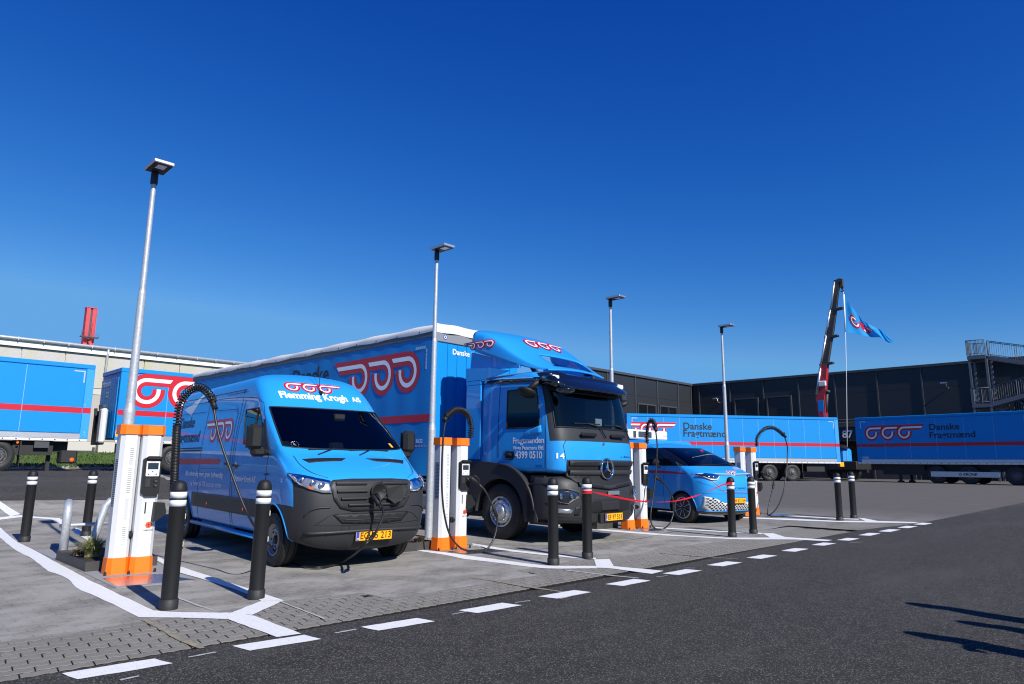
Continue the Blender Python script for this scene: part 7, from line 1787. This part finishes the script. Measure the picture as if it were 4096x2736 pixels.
# ---- small refrigerated truck behind, only its cooling unit shows
q0 = PY(2502, 1722, 15.5); q1 = PY(2636, 1725, 15.5); rf = thing('refrigerated_truck', 'white cooling unit on the front of a blue truck box behind the minivan', 'truck', (q0.x-.35, 15.5, 0))
zt = PY(2560, 1722, 15.5).z; zb = PY(2560, 1760, 15.5).z; wx = q1.x-q0.x+.35
b = MB(); b.bbox(0, wx, -.40, .0, zb, zt, .05); un = b.build('cooling_unit', M['whitep'], rf)
b = MB(); b.bbox(.62, 1.5, -.412, -.39, zb+.08, zt-.07, .02); b.build('air_grille', M['dark2'], un); b = MB(); b.bbox(.28, .46, -.41, -.39, zb+.06, zt-.06, .02); b.build('side_vent', M['dark2'], un)
fit_text('Carrier', lambda x, z, e=0.: Vector((x, -.402, z)), wx-.32, wx-.06, (zb+zt)/2-.02, .04, un, M['euro'], .01)
b = MB(); b.bbox(-.3, wx+.1, .0, 4.5, .9, zt-.02, .03); b.build('cargo_box', M['panel'], rf)
b = MB(); b.bbox(-.25, wx+.05, -1.5, -.02, .55, zb-.06, .12); b.build('cab', M['blue'], rf); b = MB(); b.quad((-.1, -1.51, 1.25), (wx-.1, -1.51, 1.25), (wx-.15, -1.51, 1.75), (-.05, -1.51, 1.75)); b.build('windscreen', M['winblack'], rf)
for y in (-.8, 3.2):
    for x, s in ((-.1, -1), (wx-.1, 1)): truck_wheel(rf, x, y, .42, .26, s)

# ================================================================ ONLOOKERS just outside the frame, whose shadows fall on the asphalt
def person(label, loc, rz, h, coat, arm=0.):
    t = thing('person', label, 'person', loc, rz, 'onlookers standing on the asphalt lane')
    k = h/1.78
    J = {'pelvis': (0, 0, .95), 'waist': (0, .01, 1.10), 'chest': (0, 0, 1.34), 'neck': (0, .01, 1.50), 'head': (0, -.02, 1.60), 'crown': (0, -.01, 1.72),
         'sl': (-.19, 0, 1.42), 'el': (-.27-arm*.05, -.02, 1.14), 'wl': (-.22-.0, -.12-arm*.2, .92+arm*.25), 'sr': (.19, 0, 1.42), 'er': (.27, .0, 1.14), 'wr': (.27, -.10, .90),
         'hl': (-.10, 0, .90), 'kl': (-.12, -.02, .50), 'al': (-.13, .03, .09), 'tl': (-.14, -.13, .045), 'hr': (.10, 0, .90), 'kr': (.12, -.02, .50), 'ar': (.14, .02, .09), 'tr': (.16, -.14, .045)}
    rad = dict(pelvis=.15, waist=.135, chest=.165, neck=.06, head=.095, crown=.075, sl=.075, el=.05, wl=.034, sr=.075, er=.05, wr=.034, hl=.10, kl=.065, al=.045, tl=.04, hr=.10, kr=.065, ar=.045, tr=.04)
    names = list(J); E_ = [('pelvis', 'waist'), ('waist', 'chest'), ('chest', 'neck'), ('neck', 'head'), ('head', 'crown'), ('chest', 'sl'), ('sl', 'el'), ('el', 'wl'), ('chest', 'sr'), ('sr', 'er'), ('er', 'wr'), ('pelvis', 'hl'), ('hl', 'kl'), ('kl', 'al'), ('al', 'tl'), ('pelvis', 'hr'), ('hr', 'kr'), ('kr', 'ar'), ('ar', 'tr')]
    # fingers
    for s, wn in ((-1, 'wl'), (1, 'wr')):
        w_ = Vector(J[wn])
        for i in range(5):
            dx = (i-1.5)*.02; L_ = [.075, .085, .08, .065, .05][i]; d = Vector((s*.002, -.25 if i < 4 else -.9, -1 if i < 4 else -.4)).normalized(); r0 = w_+Vector((0, dx if i < 4 else -.03, -.05)); n0, n1 = wn+'m%d' % i, wn+'t%d' % i
            J[n0] = tuple(r0); J[n1] = tuple(r0+d*L_); rad[n0] = .012; rad[n1] = .008; E_ += [(wn, n0), (n0, n1)]; names += [n0, n1]
    me = bpy.data.meshes.new('body'); me.from_pydata([tuple(Vector(J[n])*k) for n in names], [(names.index(a), names.index(c)) for a, c in E_], [])
    o = bpy.data.objects.new('tmp', me); COL.objects.link(o); sk_ = o.modifiers.new('k', 'SKIN'); me.skin_vertices.new() if not me.skin_vertices else None
    sv = me.skin_vertices[0].data
    for i, n in enumerate(names): sv[i].radius = (rad[n]*k, rad[n]*k*(.72 if n in ('chest', 'waist', 'pelvis') else 1)); sv[i].use_root = (n == 'pelvis')
    sb = o.modifiers.new('s', 'SUBSURF'); sb.levels = 2; dg = bpy.context.evaluated_depsgraph_get(); dg.update(); m2 = bpy.data.meshes.new_from_object(o.evaluated_get(dg)); bpy.data.objects.remove(o)
    m2.materials.clear(); m2.materials.append(M['skin']); m2.materials.append(M[coat]); m2.materials.append(M['cloth'])
    for p in m2.polygons: p.use_smooth = True; z = p.center.z/k; p.material_index = 0 if z > 1.49 or (z < .93 and abs(p.center.x/k) > .2) else (1 if z > .88 else 2)
    link('body', m2, t)
    b = MB(); b.lathe([(.001, 1.775), (.06, 1.765), (.095, 1.71), (.103, 1.65), (.098, 1.60), (.085, 1.585)], 20, 0, Matrix.Scale(k, 4) @ Matrix.Translation((0, .012, 0))); b.build('hair', M['boomdark'], t)
    b = MB(); b.add([Vector(v)*k for v in ((-.012, -.112, 1.60), (.012, -.112, 1.60), (0, -.138, 1.60), (0, -.108, 1.645))], [(0, 1, 2), (1, 3, 2), (0, 2, 3)]); b.build('nose', M['skin'], t)
    for x in (-.032, .032): b = MB(); b.lathe([(.001, -.010), (.009, -.004), (.010, 0), (.001, .008)], 10, 0, Matrix.Scale(k, 4) @ Matrix.Translation((x, -.103, 1.645)), 'y'); b.build('eye', M['ink'], t)
    b = MB(); b.bbox(-.025*k, .025*k, -.115*k, -.10*k, 1.568*k, 1.577*k, .003); b.build('mouth', M['lampred'], t)
    return t
M['coatblue'] = simple('navy_jacket', (.02, .03, .07), .8, bmp=.3, bscale=50); M['coatgrey'] = simple('grey_coat', (.10, .10, .11), .85, bmp=.3, bscale=50)
# head shadow tips measured at three pixels; feet stand back along the sun direction
sd = Vector((sun_dir.x, sun_dir.y, 0)); sd = sd/sd.length/math.tan(R(SUN_EL))
for (u, v), lab, h, ct, arm in (((3632, 2413), 'person in a navy jacket standing outside the right edge of the photo', 1.80, 'coatblue', 0), ((3838, 2486), 'shorter person in a grey coat outside the right edge of the photo', 1.66, 'coatgrey', 0), ((3628, 2530), 'person in a grey coat holding one arm forward outside the right edge', 1.76, 'coatgrey', 1.)):
    g = GP(u, v); f_ = g+sd*h; f_.z = gz(f_.x, f_.y)+.004; person(lab, f_, R(-120), h, ct, arm)
